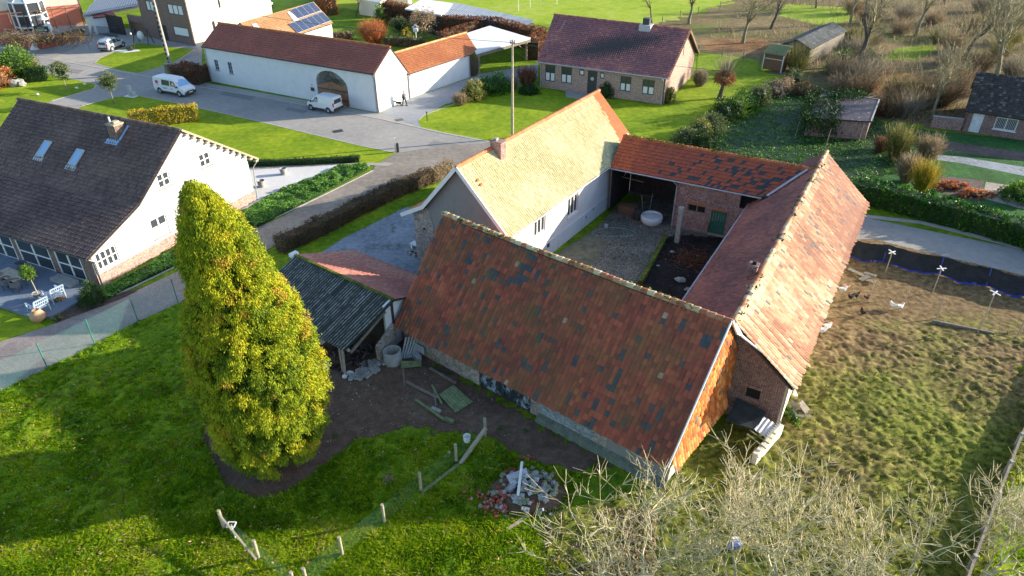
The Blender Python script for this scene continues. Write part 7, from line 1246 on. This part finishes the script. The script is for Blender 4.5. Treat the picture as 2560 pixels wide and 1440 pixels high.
def hen(label, p, ang, mat, cat='hen', s=1.0):
    g = g2(*p); t = thing('hen', label, cat, (g[0], g[1], .10), ang, 'hens in the run'); V = [(0, 0, .22), (.12, 0, .24), (.19, 0, .33), (.22, 0, .41), (-.14, 0, .27), (-.24, 0, .38), (.02, .05, .12), (.02, .05, .01), (.02, -.05, .12), (.02, -.05, .01)]
    skin('body', [tuple(c * s for c in v) for v in V], [(0, 1), (1, 2), (2, 3), (0, 4), (4, 5), (0, 6), (6, 7), (0, 8), (8, 9)], [r * s for r in (.12, .11, .055, .05, .09, .045, .03, .012, .03, .012)], mat, t, 1)
    a = Acc(); a.box((.23 * s, 0, .475 * s), (.09 * s, .02 * s, .06 * s)); a.cyl((.27 * s, 0, .41 * s), (.32 * s, 0, .395 * s), .018 * s, .004, 5); a.build('comb', MT['comb'], t)
hen('black hen with red comb standing alone in the run', (2154, 792), 95, MT['fur_black'], s=1.15); hen('black hen by the stable corner with raised tail', (2125, 752), 200, MT['fur_black'], s=1.15); hen('black hen pecking beside the other dark one', (2137, 748), 20, MT['fur_black'], s=1.1)
hen('white hen left of the pair under the post line', (2229, 775), 120, MT['hen_white'], s=1.2); hen('white hen right of the pair under the post line', (2245, 778), 20, MT['hen_white'], s=1.25); hen('white hen under the stable eave edge, the upper one', (2103, 735), 10, MT['hen_white'], s=1.25); hen('white hen at the eave beside the wooden boards', (2064, 828), 20, MT['hen_white'], s=1.3); hen('white hen near the feed trough at the stable wall', (2052, 838), 190, MT['hen_white'], s=1.3); hen('dark hen just above the white ones at the wall', (2056, 812), 240, MT['fur_black'], s=1.1); hen('brown hen scratching by the leftmost run post', (2164, 753), 10, plain('brown_feathers', (.12, .05, .03), .8, .2, 12), s=1.0); hen('white hen at the foot of the stable wall far below the others', (1984, 1000), 80, MT['hen_white'], s=1.1)
# ------------------------------------------------------------------ terrace furniture
tb = G(62, 735, .16); ta = 155.0
t = thing('garden_table', 'long weathered wooden garden table on the terrace', 'table', (G(40, 715).x, G(40, 715).y, .16), -28); a = Acc(); [a.box((0, -.42 + i * .17, .73), (2.3, .16, .04)) for i in range(6)]; a.build('tabletop', MT['wood_pale'], t)
for x in (-1.0, 1.0):
    for y in (-.4, .4): a = Acc(); a.box((x, y, .35), (.09, .09, .7)); a.build('leg', MT['wood_grey'], t)
MT['teak_blue'] = plain('grey_blue_painted_wood', (.36, .45, .56), .7, .12, 5); MT['wicker'] = plain('grey_wicker', (.15, .15, .17), .85, .3, 20, .4)
def chair_lounge():
    t = thing('slatted_armchair', 'pale blue grey slatted armchair at the terrace edge by the clay pot', 'armchair'); w_ = .62
    a = Acc(); [a.box((-.28 + i * .11, 0, .36 - i * .012), (.09, w_, .03)) for i in range(6)]; a.build('seat', MT['teak_blue'], t)
    a = Acc(); a.beam((-.3, -w_ / 2, .4), (-.48, -w_ / 2, .95), .05, .05); a.beam((-.3, w_ / 2, .4), (-.48, w_ / 2, .95), .05, .05); a.beam((-.48, -w_ / 2, .95), (-.48, w_ / 2, .95), .06, .05); a.beam((-.34, -w_ / 2, .5), (-.34, w_ / 2, .5), .05, .05); a.beam((-.41, -w_ / 2, .72), (-.41, w_ / 2, .72), .05, .04)
    for i in range(7): y = -w_ / 2 + w_ * (i + .5) / 7; a.beam((-.33, y, .45), (-.48, y, .95), .035, .02)
    a.build('backrest', MT['teak_blue'], t)
    for s in (1, -1): a = Acc(); a.beam((-.42, s * w_ / 2, .60), (.36, s * w_ / 2, .60), .07, .03); a.build('armrest', MT['teak_blue'], t)
    for x in (-.36, .33):
        for s in (1, -1): a = Acc(); a.beam((x, s * w_ / 2, 0), (x, s * w_ / 2, .6), .05, .05); a.build('leg', MT['teak_blue'], t)
    return t
l1 = chair_lounge(); g = G(100, 778, .16); l1.location = g; l1.rotation_euler.z = R(150); l1['group'] = 'armchairs on the terrace'; l1.scale = (1.35, 1.35, 1.15)
l2 = copy_tree(l1); l2.location = G(140, 748, .16); l2['label'] = 'pale blue grey slatted armchair nearer the patio doors'
def wicker():
    t = thing('wicker_chair', 'grey wicker chair tucked under the near side of the garden table, nearest the olive tree', 'chair', group='wicker chairs at the garden table'); a = Acc(); a.box((0, 0, .42), (.5, .5, .08)); a.build('seat', MT['wicker'], t); a = Acc(); a.lathe((0, 0, .42), [(.30, 0), (.34, .42)], 12, close=False); a.build('backrest', MT['wicker'], t)
    for x in (-.2, .2):
        for y in (-.2, .2): a = Acc(); a.cyl((x, y, 0), (x, y, .42), .02, .02, 5); a.build('leg', MT['dark_metal'], t)
    return t
w0_ = wicker(); w0_.location = G(45, 728, .16)
for p, lb in (((22, 722), 'grey wicker chair at the near side of the garden table, second from the olive tree'), ((2, 712), 'grey wicker chair at the left end of the garden table'), ((62, 682), 'grey wicker chair on the far side of the garden table by the glazing'), ((78, 690), 'grey wicker chair at the table head beside the step')): c_ = copy_tree(w0_); c_.location = G(*p, .16); c_['label'] = lb
g = G(100, 748, .16); t = thing('potted_olive', 'potted olive tree with yellow green crown on the terrace', 'potted tree', g); a = Acc(); a.lathe((0, 0, 0), [(.22, 0), (.32, .5), (.34, .5), (.28, .46)], 14); a.build('pot', MT['concrete'], t); a = Acc(); a.cyl((0, 0, .45), (-.05, 0, 1.5), .035, .025, 6); a.build('trunk', MT['wood_pale'], t)
q = rng(8); D = unit(q.normal(0, 1, (130, 3))); C = D * np.array([.42, .42, .5]) * (.5 + .55 * q.random((130, 1))) + np.array([-.08, 0, 2.0]); a = Acc(); clumps(a, C, 14, .06, .055, q, D, 0, 0, None, .3); a.build('crown', MT['f_green'], t)
g = G(100, 803, 0); a = Acc(); a.lathe((0, 0, 0), [(.18, 0), (.42, .25), (.45, .45), (.32, .7), (.2, .78), (.22, .86), (.16, .8)], 16); a.build('clay_jar', plain('terracotta', (.50, .30, .17), .8, .15, 6), None, 'round terracotta jar at the terrace corner on the grass', 'jar', M=Matrix.Translation(g))
a = Acc(); a.box((0, 0, .12), (2.0, .7, .24)); a.build('doorstep', MT['concrete'], None, 'grey doorstep slab below the patio doors', 'step', M=Matrix.Translation(G(163, 705, .16)) @ Matrix.Rotation(R(-26), 4, 'Z'))
for p, lb in (((710, 436), 'concrete planter on white gravel nearer the lawn'), ((655, 467), 'concrete planter on white gravel nearer the gable')): g = g2(*p); a = Acc(); a.lathe((0, 0, 0), [(.26, 0), (.34, .6), (.30, .6), (.28, .5)], 12); a.build('planter', MT['concrete'], None, lb, 'planter', 'planters on the white gravel', M=Matrix.Translation((*g, 0)))
# ------------------------------------------------------------------ courtyard things
g = G(1628, 556); t = thing('round_tub', 'round white tub bag standing on the courtyard setts', 'tub', g); a = Acc(); a.lathe((0, 0, 0), [(.68, 0), (.84, .22), (.86, .45), (.80, .66), (.70, .66), (.68, .45), (.1, .4)], 20); a.build('tub', MT['white_clean'], t); a = Acc(); a.ell((0, 0, .52), (.66, .66, .10), 16, 6, 0, .5, .12); a.build('contents', MT['white_clean'], t)
g = G(1692, 606); a = Acc(); a.box((0, 0, 1.45), (.34, .34, 2.9)); a.build('pillar', MT['concrete'], None, 'square concrete pillar standing in the courtyard before the brick wall', 'pillar', M=Matrix.Translation(g) @ Matrix.Rotation(R(60), 4, 'Z'))
g = G(1592, 548); a = Acc(); a.lathe((0, 0, 0), [(.33, 0), (.36, .4), (.33, .85), (.2, .86)], 14); a.build('barrel', MT['wood_dark'], None, 'dark barrel beside the white tub', 'barrel', M=Matrix.Translation(g))
g = G(1570, 536); a = Acc(); a.box((0, 0, .4), (1.5, .6, .8)); [a.box((0, -.31, .12 + i * .2), (1.52, .02, .02), 0, 1) for i in range(4)]; a.build('crate', [MT['wood_brown'], MT['wood_dark']], None, 'brown wooden crate against the back of the open bay', 'crate', M=Matrix.Translation(g) @ Matrix.Rotation(R(-28), 4, 'Z'))
for i, (p, q_) in enumerate((((1622, 535), (1617, 500)), ((1607, 540), (1612, 512)))): a = Acc(); a.cyl(G(*p), G(*p) + Vector((.2 * (1 - 2 * i), .3, 1.7)), .025, .02, 5); a.build('garden_tool', MT['wood_pale'], None, ['straight pale tool handle behind the white tub', 'leaning pale tool handle left of the white tub'][i], 'tool')
pts = [G(1490, 577) + Vector((1.6 * math.cos(t_) * (1 + .1 * math.sin(3 * t_)) + 1.3, .7 * math.sin(t_) - .4 - .15 * math.cos(2 * t_), .04)) for t_ in np.linspace(0, 6.0, 34)]; Acc().path(pts, .022, 5).build('garden_hose', MT['green_wire2'], None, 'thin pale hose looped on the courtyard setts', 'hose')
g = G(1515, 570); a = Acc(); a.lathe((0, 0, 0), [(.12, 0), (.16, .3), (.06, .34)], 10); a.build('watering_can', MT['grey_metal'], None, 'small grey can on the setts by the farmhouse', 'can', M=Matrix.Translation(g))
for p, s_ in (((1680, 630), .12), ((1645, 665), .1), ((1745, 640), .1), ((1700, 702), .3), ((1720, 725), .2)): g = G(*p, .05); a = Acc(); a.ell((0, 0, s_ * .3), (s_ * 1.4, s_, s_ * .5), 7, 5, 0, .5, .4, int(s_ * 100)); a.build('stone', MT['concrete'], None, {.12: 'small pale stone nearest the kerb in the muck pit', .1: 'tiny pale stone in the muck pit', .3: 'large grey slab stone at the stable side of the muck pit', .2: 'lowest grey stone in the muck pit'}[s_], 'stone', 'stones in the muck pit', M=Matrix.Translation(g))
# gravel yard items
g = G(1048, 622); a = Acc(); a.box((0, 0, .35), (1.3, .55, .08), 0); a.box((-.5, 0, .17), (.12, .5, .34)); a.box((.5, 0, .17), (.12, .5, .34)); a.build('bench', MT['white_paint'], None, 'pale low bench against the flecked brick corner of the farmhouse', 'bench', M=Matrix.Translation(g) @ Matrix.Rotation(R(-30), 4, 'Z'))
for i in range(10): g = G(1025 + i * 4.6, 630 + i * 2.1 + (i % 2) * 4); a = Acc(); a.box((0, 0, .1), (.38, .28, .2), .3 * i); a.build('kerb_stone', MT['concrete'], None, 'mossy pale stone in the row below the white bench', 'stone', 'stones below the white bench', M=Matrix.Translation(g))
g = G(1068, 628); a = Acc(); a.cyl((0, 0, 0), (0, 0, 1.9), .2, .2, 10); a.build('rain_pipe', MT['dark_metal'], None, 'dark upright drum at the farmhouse corner', 'drum', M=Matrix.Translation(g))
# ------------------------------------------------------------------ clutter behind the barn
for p, lb in (((797, 913), 'white bucket nearer the conifer'), ((817, 923), 'white bucket nearer the shed posts')): g = G(*p); a = Acc(); a.lathe((0, 0, 0), [(.15, 0), (.19, .36), (.17, .36), (.15, .1)], 12); a.build('bucket', MT['white_paint'], None, lb, 'bucket', 'white buckets by the shed', M=Matrix.Translation(g))
g = G(1168, 1114, 0); a = Acc(); a.lathe((0, 0, 0), [(.15, 0), (.19, .36), (.17, .36), (.15, .1)], 12); a.build('bucket', MT['white_paint'], None, 'white bucket hanging on the leaning fence beam', 'bucket', M=Matrix.Translation(g + Vector((0, 0, .3))))
g = G(983, 905); a = Acc(); a.lathe((0, 0, 0), [(.52, 0), (.52, .85), (.43, .85), (.43, .1)], 20, close=False); a.cyl((0, 0, .02), (0, 0, .12), .43, .43, 16, 1); a.build('concrete_ring', [MT['concrete'], MT['black']], None, 'open concrete ring with a broken rim beside the low brick wall', 'pipe ring', M=Matrix.Translation(g))
w0, w1 = G(947, 905), G(990, 868); a = Acc(); d_ = (w1 - w0).normalized(); n_ = Vector((-d_.y, d_.x, 0)) * .12
V = [w0 + n_, w0 - n_, w1 - n_, w1 + n_]; V += [w0 + n_ + Vector((0, 0, 1.1)), w0 - n_ + Vector((0, 0, 1.1)), w1 - n_ + Vector((0, 0, 1.7)), w1 + n_ + Vector((0, 0, 1.7))]; a.add(V, [[0, 1, 5, 4], [1, 2, 6, 5], [2, 3, 7, 6], [3, 0, 4, 7], [4, 5, 6, 7]]); a.build('low_wall', MT['stone_old'], None, 'broken low flecked brick wall between shed and barn', 'wall')
for i in range(7): p0 = G(1004 + i * 6, 898 - i, .05); a = Acc(); a.beam(p0, p0 + Vector((.25 + .05 * i, .75, 1.0)), .09, .07, 0, .5); a.build('leaning_board', MT['grey_metal'], None, '%s grey board from the left leaning on the barn end wall' % nm[i], 'board', 'boards leaning on the barn')
g = G(1048, 888); a = Acc(); a.box((0, 0, .5), (.9, .06, .55), -.68); a.box((-.1, -.35, .18), (.6, .3, .36), -.9); a.build('metal_sheet', MT['blue_flash'] if False else MT['grey_metal'], None, 'pale blue grey sheet and box at the barn end wall', 'sheet', M=Matrix.Translation(g))
for i in range(4): g = G(1028, 905 + i * 3.5, .12 + .06 * (3 - i)); a = Acc(); a.box((0, 0, 0), (1.15, .14, .06), .05 * i); a.build('mossy_plank', MT['wood_green'], None, '%s mossy plank from the top in the small pile by the ring' % nm[i], 'plank', 'mossy planks by the ring', M=Matrix.Translation(g))
t = thing('corrugated_panel', 'green mossy corrugated panel lying on the dirt by the barn', 'panel'); P4 = [G(1098, 985, .25), G(1133, 962, .3), G(1180, 1003, .12), G(1138, 1030, .1)]
corrug(t, P4[0], P4[1], P4[2], P4[3], MT['wood_green'], .16, .03, 'sheet')
for (p, q_, w_, mt, lb) in (((1016, 955), (1095, 995), .13, 'wood_grey', 'long grey board lying left of the mossy panel'), ((1080, 963), (1105, 1010), .10, 'wood_green', 'short mossy post lying against the panel corner'), ((1084, 968), (1090, 1015), .08, 'wood_grey', 'thin grey stick crossing the mossy post'), ((1038, 998), (1112, 1050), .12, 'wood_green', 'long mossy beam lying in front of the panel'), ((1113, 1047), (1134, 1055), .2, 'wood_green', 'stubby mossy block at the end of the long beam'), ((1075, 920), (1140, 958), .12, 'wood_grey', 'grey board along the foot of the barn wall'), ((1060, 912), (1130, 935), .09, 'wood_dark', 'dark rail lying near the barn wall'), ((1080, 1020), (1100, 1030), .2, 'concrete', 'pale block beside the long mossy beam'), ((1268, 1325), (1318, 1292), .16, 'wood_pale', 'bright log lying in front of the rubble heap')): a = Acc(); a.beam(G(*p, .1), G(*q_, .12), w_, w_ * .8); a.build('timber', MT[mt], None, lb, 'timber')
a = Acc(); g = G(1012, 965); a.cyl((0, 0, 0), (0, 0, 1.3), .035, .03, 5); a.build('stake', MT['wood_grey'], None, 'thin upright stake in the dirt left of the long board', 'stake', M=Matrix.Translation(g))
# honeycomb grass blocks
k = 0
for i in range(9):
    g = G(890 + (i % 3) * 17 + (i // 3) * 12, 945 - (i // 3) * 14 - (i % 3) * 5, .05 + .05 * (i % 2)); a = Acc()
    for u in range(3):
        for v in range(2): a.lathe((-.2 + u * .2, -.1 + v * .2 + .05 * (u % 2), 0), [(.10, 0), (.10, .09), (.06, .09), (.06, 0)], 8, close=False)
    a.build('grass_block', MT['concrete'], None, 'pale honeycomb paving block in the heap by the shed post', 'paving block', 'honeycomb blocks', M=Matrix.Translation(g) @ Matrix.Rotation(.4 * i, 4, 'Z') @ Matrix.Scale(1.35, 4))
q = rng(12); a = Acc()
for i in range(60): g = G(q.uniform(845, 940), q.uniform(905, 925)) if i < 0 else Vector((q.uniform(-10.2, -8.2), q.uniform(30.9, 33.2), 0)); M_ = Matrix.Rotation(q.uniform(0, 6), 3, 'Z') @ Matrix.Rotation(q.uniform(-.6, .6), 3, 'X'); a.box((g.x, g.y, .05 + .5 * q.random()), (.5, .12, .12), 0, 0, .5, M_)
a.build('firewood', MT['wood_dark'], None, 'dark jumble of firewood stored under the corrugated roof', 'firewood', kind='stuff')
for i in range(7): g = G(862 + i * 7, 940 - (i % 3) * 5 + 4); a = Acc(); a.ell((0, 0, .08), (.16 + .03 * (i % 3), .13, .1), 7, 5, 0, .5, .4, i); a.build('rubble_stone', MT['concrete'] if i % 2 else MT['white'], None, 'pale rubble stone at the foot of the shed post', 'stone', 'rubble at the shed post', M=Matrix.Translation(g))
# rubble heap: cobbles, bricks, slab
q = rng(19); MT['cobble'] = plain('grey_cobble', (.40, .41, .42), .85, .35, 3, .2, fine=15); MT['cobble_green'] = plain('mossy_cobble', (.27, .30, .20), .9, .3, 3, .2, fine=15); MT['brickbit'] = plain('broken_brick', (.42, .085, .05), .85, .35, 6, fine=20); MT['brickpink'] = plain('pale_brick_bit', (.42, .24, .2), .85, .25, 6, fine=20)
hc = G(1300, 1235)
mound = Acc(); V = []
for j in range(9):
    for i in range(20): r = j / 8; th = i / 20 * 6.283; V.append((hc.x + math.cos(th) * r * 2.0 + .35, hc.y + math.sin(th) * r * 1.55, max(0, .62 * (1 - r ** 2)) - .05 + .04 * q.normal()))
mound.add(V, [[j * 20 + i, (j + 1) * 20 + i, (j + 1) * 20 + (i + 1) % 20, j * 20 + (i + 1) % 20] for j in range(8) for i in range(20)], 0, .5, True); mound.build('soil_heap', MT['moss'] if False else GR['dirt'], None, 'low earth mound under the rubble heap', 'heap')
protos = []
for k in range(4):
    a = Acc(); M_ = Matrix.Rotation(q.uniform(-.5, .5), 3, 'X') @ Matrix.Rotation(q.uniform(-.5, .5), 3, 'Y'); a.box((0, 0, 0), (.17, .16, .15), 0, 0, .5, M_); a.box((0, 0, 0), (.15, .18, .13), .5, 0, .5, M_); protos.append(a.build('cobblestone', MT['cobble' if k < 2 else 'cobble_green'], None, 'rough grey cobblestone of the rubble heap', 'cobblestone', 'cobblestones of the rubble heap'))
def hz(x, y): r2 = ((x - hc.x - .35) / 2.0) ** 2 + ((y - hc.y) / 1.55) ** 2; return max(0, .62 * (1 - r2))
for i in range(110):
    x, y = hc.x + .45 + q.normal(0, .78), hc.y - .05 + q.normal(0, .66); o = protos[i] if i < 4 else protos[i % 4].copy()
    if i >= 4: COL.objects.link(o)
    o.location = (x, y, hz(x, y) + .07); o.rotation_euler = (q.uniform(-.5, .5), q.uniform(-.5, .5), q.uniform(0, 6)); s_ = q.uniform(.8, 1.35); o.scale = (s_, s_, s_)
bp = []
for k in range(3): a = Acc(); a.box((0, 0, 0), (.19 - .03 * k, .10, .065)); bp.append(a.build('brick', MT['brickbit' if k < 2 else 'brickpink'], None, 'broken red brick of the rubble heap', 'brick', 'bricks of the rubble heap'))
for i in range(150):
    cx, cy, sx_, sy_ = ((G(1225, 1265).x, G(1225, 1265).y, .48, .40), (G(1265, 1170).x, G(1265, 1170).y, .42, .22), (G(1305, 1150).x, G(1305, 1150).y, .25, .14))[0 if i < 85 else (1 if i < 125 else 2)]
    x, y = cx + q.normal(0, sx_), cy + q.normal(0, sy_); o = bp[i] if i < 3 else bp[i % 3].copy()
    if i >= 3: COL.objects.link(o)
    o.location = (x, y, hz(x, y) + .05 + .16 * q.random() * (i < 85)); o.rotation_euler = (q.uniform(-.8, .8), q.uniform(-.8, .8), q.uniform(0, 6))
P4 = [G(1264, 1187, .75), G(1320, 1168, .8), G(1322, 1192, .7), G(1280, 1216, .65)]; a = Acc(); a.add([G(*p, .72) for p in ((1265, 1188), (1316, 1169), (1322, 1192), (1279, 1216))] + [G(*p, .66) for p in ((1265, 1188), (1316, 1169), (1322, 1192), (1279, 1216))], [[0, 1, 2, 3], [0, 4, 5, 1], [1, 5, 6, 2], [2, 6, 7, 3], [3, 7, 4, 0]]); a.build('stone_slab', plain('pale_slab', (.48, .48, .50), .7, .25, 3), None, 'pale flat slab lying on top of the rubble heap', 'slab')
a = Acc(); a.beam(G(1305, 1155, .8), G(1295, 1238, .75), .12, .08); a.build('white_plank', MT['white_paint'], None, 'white plank lying across the pale slab', 'plank')
a = Acc(); a.box((0, 0, 0), (.5, .22, .2), 1.0); a.build('stone_block', MT['concrete'], None, 'pale rectangular block right of the slab', 'block', M=Matrix.Translation(G(1335, 1190, .6)))
for i, p in enumerate(((1228, 1175), (1244, 1167))): a = Acc(); a.box((0, 0, .06), (.28, .11, .1), .6 * i); a.build('loose_brick', MT['wood_pale'], None, ['pale loose brick on the grass left of the heap', 'upright pale loose brick nearer the heap'][i], 'brick', M=Matrix.Translation(G(*p)))
q = rng(20); a = Acc(); n = 120; C = np.array([G(1190 + 28 * q.normal() * .6, 1212 + 18 * q.normal() * .6, .09) for _ in range(n)]); A_ = q.normal(0, .05, (n, 3)); B_ = q.normal(0, .04, (n, 3)); a.leaves(C, A_, B_, 0, q.random(n)); a.build('wood_chips', MT['f_tan'], None, 'scattered pale wood chips on the grass left of the heap', 'wood chips', kind='stuff')
a = Acc(); n = 160; C = np.array([G(973 + 12 * q.normal() * .6, 1198 + 10 * q.normal() * .6, .12) for _ in range(n)]); a.leaves(C, q.normal(0, .09, (n, 3)), q.normal(0, .02, (n, 3)), 0, q.random(n)); a.build('straw_heap', MT['f_tan'], None, 'small heap of pale straw on the dark grass', 'straw', kind='stuff')
# lean-to in front of the stable gable, pantile stack, trough
t = thing('small_lean_to', 'ramshackle lean-to with mossy rails and white ribbed sheet at the stable gable', 'lean-to'); corrug(t, G(1908, 1040, 1.15), G(1938, 1058, 1.1), G(1915, 1090, .95), G(1885, 1072, 1.0), MT['white_paint'], .17, .035, 'white_sheet')
a = Acc(); [a.beam(G(1868 + i * 7, 1085 - i * 9, .95), G(1915 + i * 8, 1122 - i * 12, .9), .06, .05) for i in range(4)]; a.beam(G(1868, 1088, .6), G(1868, 1088, 0), .1, .1); a.build('rails', MT['wood_green'], t)
a = Acc(); P4 = [G(1842, 995, 1.3), G(1915, 1030, 1.3), G(1890, 1075, 1.0), G(1815, 1050, 1.0)]; a.add(P4 + [p - Vector((0, 0, .06)) for p in P4], [[0, 1, 2, 3], [0, 4, 5, 1], [1, 5, 6, 2], [2, 6, 7, 3], [3, 7, 4, 0]]); a.build('sheet', MT['door_dark'] if 'door_dark' in MT else plain('dark_green_sheet', (.03, .045, .045), .6, .4, 2), t)
a = Acc(); a.beam(G(1950, 1075, .4), G(1885, 1150, .4), .25, .8); a.build('low_wall', MT['cream'], t)
for i in range(9): a = Acc(); p_ = G(1944 - i * 4.2, 1066 + i * 4.4, .85); a.cyl(p_, p_ + Vector((.12, .1, .3)), .06, .05, 6); a.build('stacked_tile', MT['cobble'], None, 'grey roof tile standing in the row on the lean-to edge', 'roof tile', 'roof tiles standing on the lean-to', M=None)
g = G(1998, 1040); a = Acc(); [a.beam(g + Vector(p), g + Vector(q_), .5, .05) for p, q_ in (((-.5, .1, .05), (-.1, .5, .5)), ((.1, .5, .5), (.5, .1, .1)), ((-.5, -.2, .12), (.5, 0, .12)))]; a.build('trough', MT['wood_grey'], None, 'overturned grey board shelter by the stable corner', 'shelter')
for i, (p, q_) in enumerate((((2122, 672), (2160, 690)), ((2150, 700), (2172, 690)), ((2160, 682), (2190, 690)), ((2168, 700), (2185, 706)), ((2108, 712), (2124, 716)))): a = Acc(); a.beam(G(*p, .12), G(*q_, .2), .32, .07); a.build('broken_board', MT['wood_grey'] if i < 4 else MT['brickpink'], None, ['long weathered board beneath the stable eave', 'second weathered board in the hen run pile', 'third weathered board in the hen run pile', 'short weathered board in the hen run pile', 'pinkish block below the hen run boards'][i], 'board')
for i in range(6): a = Acc(); a.box((0, 0, .08), (.25, .18, .14), i); a.build('brick', MT['brickpink'] if i % 2 else MT['brickbit'], None, 'loose brick along the net near the stable corner', 'brick', 'loose bricks by the net', M=Matrix.Translation(G(2140 + i * 9, 645 + i * 2)))
g = G(1832, 1368, .15); a = Acc(); a.ell((0, 0, .15), (.35, .25, .25), 8, 6, 0, .5, .4); a.box((.05, .15, .42), (.3, .3, .12), .4, 1); a.build('blue_sack', [MT['tarp_blue'], MT['white_paint']], None, 'blue and white sack lying under the foreground trees', 'sack', M=Matrix.Translation(g))
q = rng(50); a = Acc(); n = 5000; C = np.array([G(q.uniform(1360, 1640), q.uniform(1270, 1440), .1 + .1 * q.random()) for _ in range(n)]); a.leaves(C, q.normal(0, .035, (n, 3)), q.normal(0, .028, (n, 3)), 0, q.random(n)); a.build('brush_litter', MT['f_tan'], None, 'heap of fallen tan leaves and bark under the big bare tree', 'leaf litter', kind='stuff')
SC.render.engine = 'CYCLES'
t = thing('panel_fence', 'long grey concrete panel fence along the right edge of the hen run', 'fence'); Q = [G(*p, .84) for p in ((2760, 760), (2640, 905), (2556, 1085), (2500, 1230), (2440, 1390), (2380, 1560))]; Q = [Vector((p.x, p.y, 0)) for p in Q]; a = Acc()
for p0, p1 in zip(Q[:-1], Q[1:]): a.beam(p0 + Vector((0, 0, .42)), p1 + Vector((0, 0, .42)), .10, .84)
a.build('panel', MT['wood_grey'], t)
for p0, p1 in zip(Q[:-1], Q[1:]):
    for f in (0, .5): c = p0.lerp(p1, f); a = Acc(); a.box((c.x, c.y, .45), (.16, .16, .9)); a.build('post', MT['concrete'], t)
sheet('lawn', [tuple(p[:2]) for p in Q] + [(40, 5), (60, 20), (60, 36)], 3, GR['lawn'], True)
tufts('edge_grass', [tuple(p[:2]) for p in Q] + [(19, 14), (24, 14), (27, 30)], 3000, .16, MT['grass'], 9, 'bright green grass beyond the concrete panel fence', None, 7, lambda X, Y: X * 0, .5, .016)
SC.render.engine = 'CYCLES'
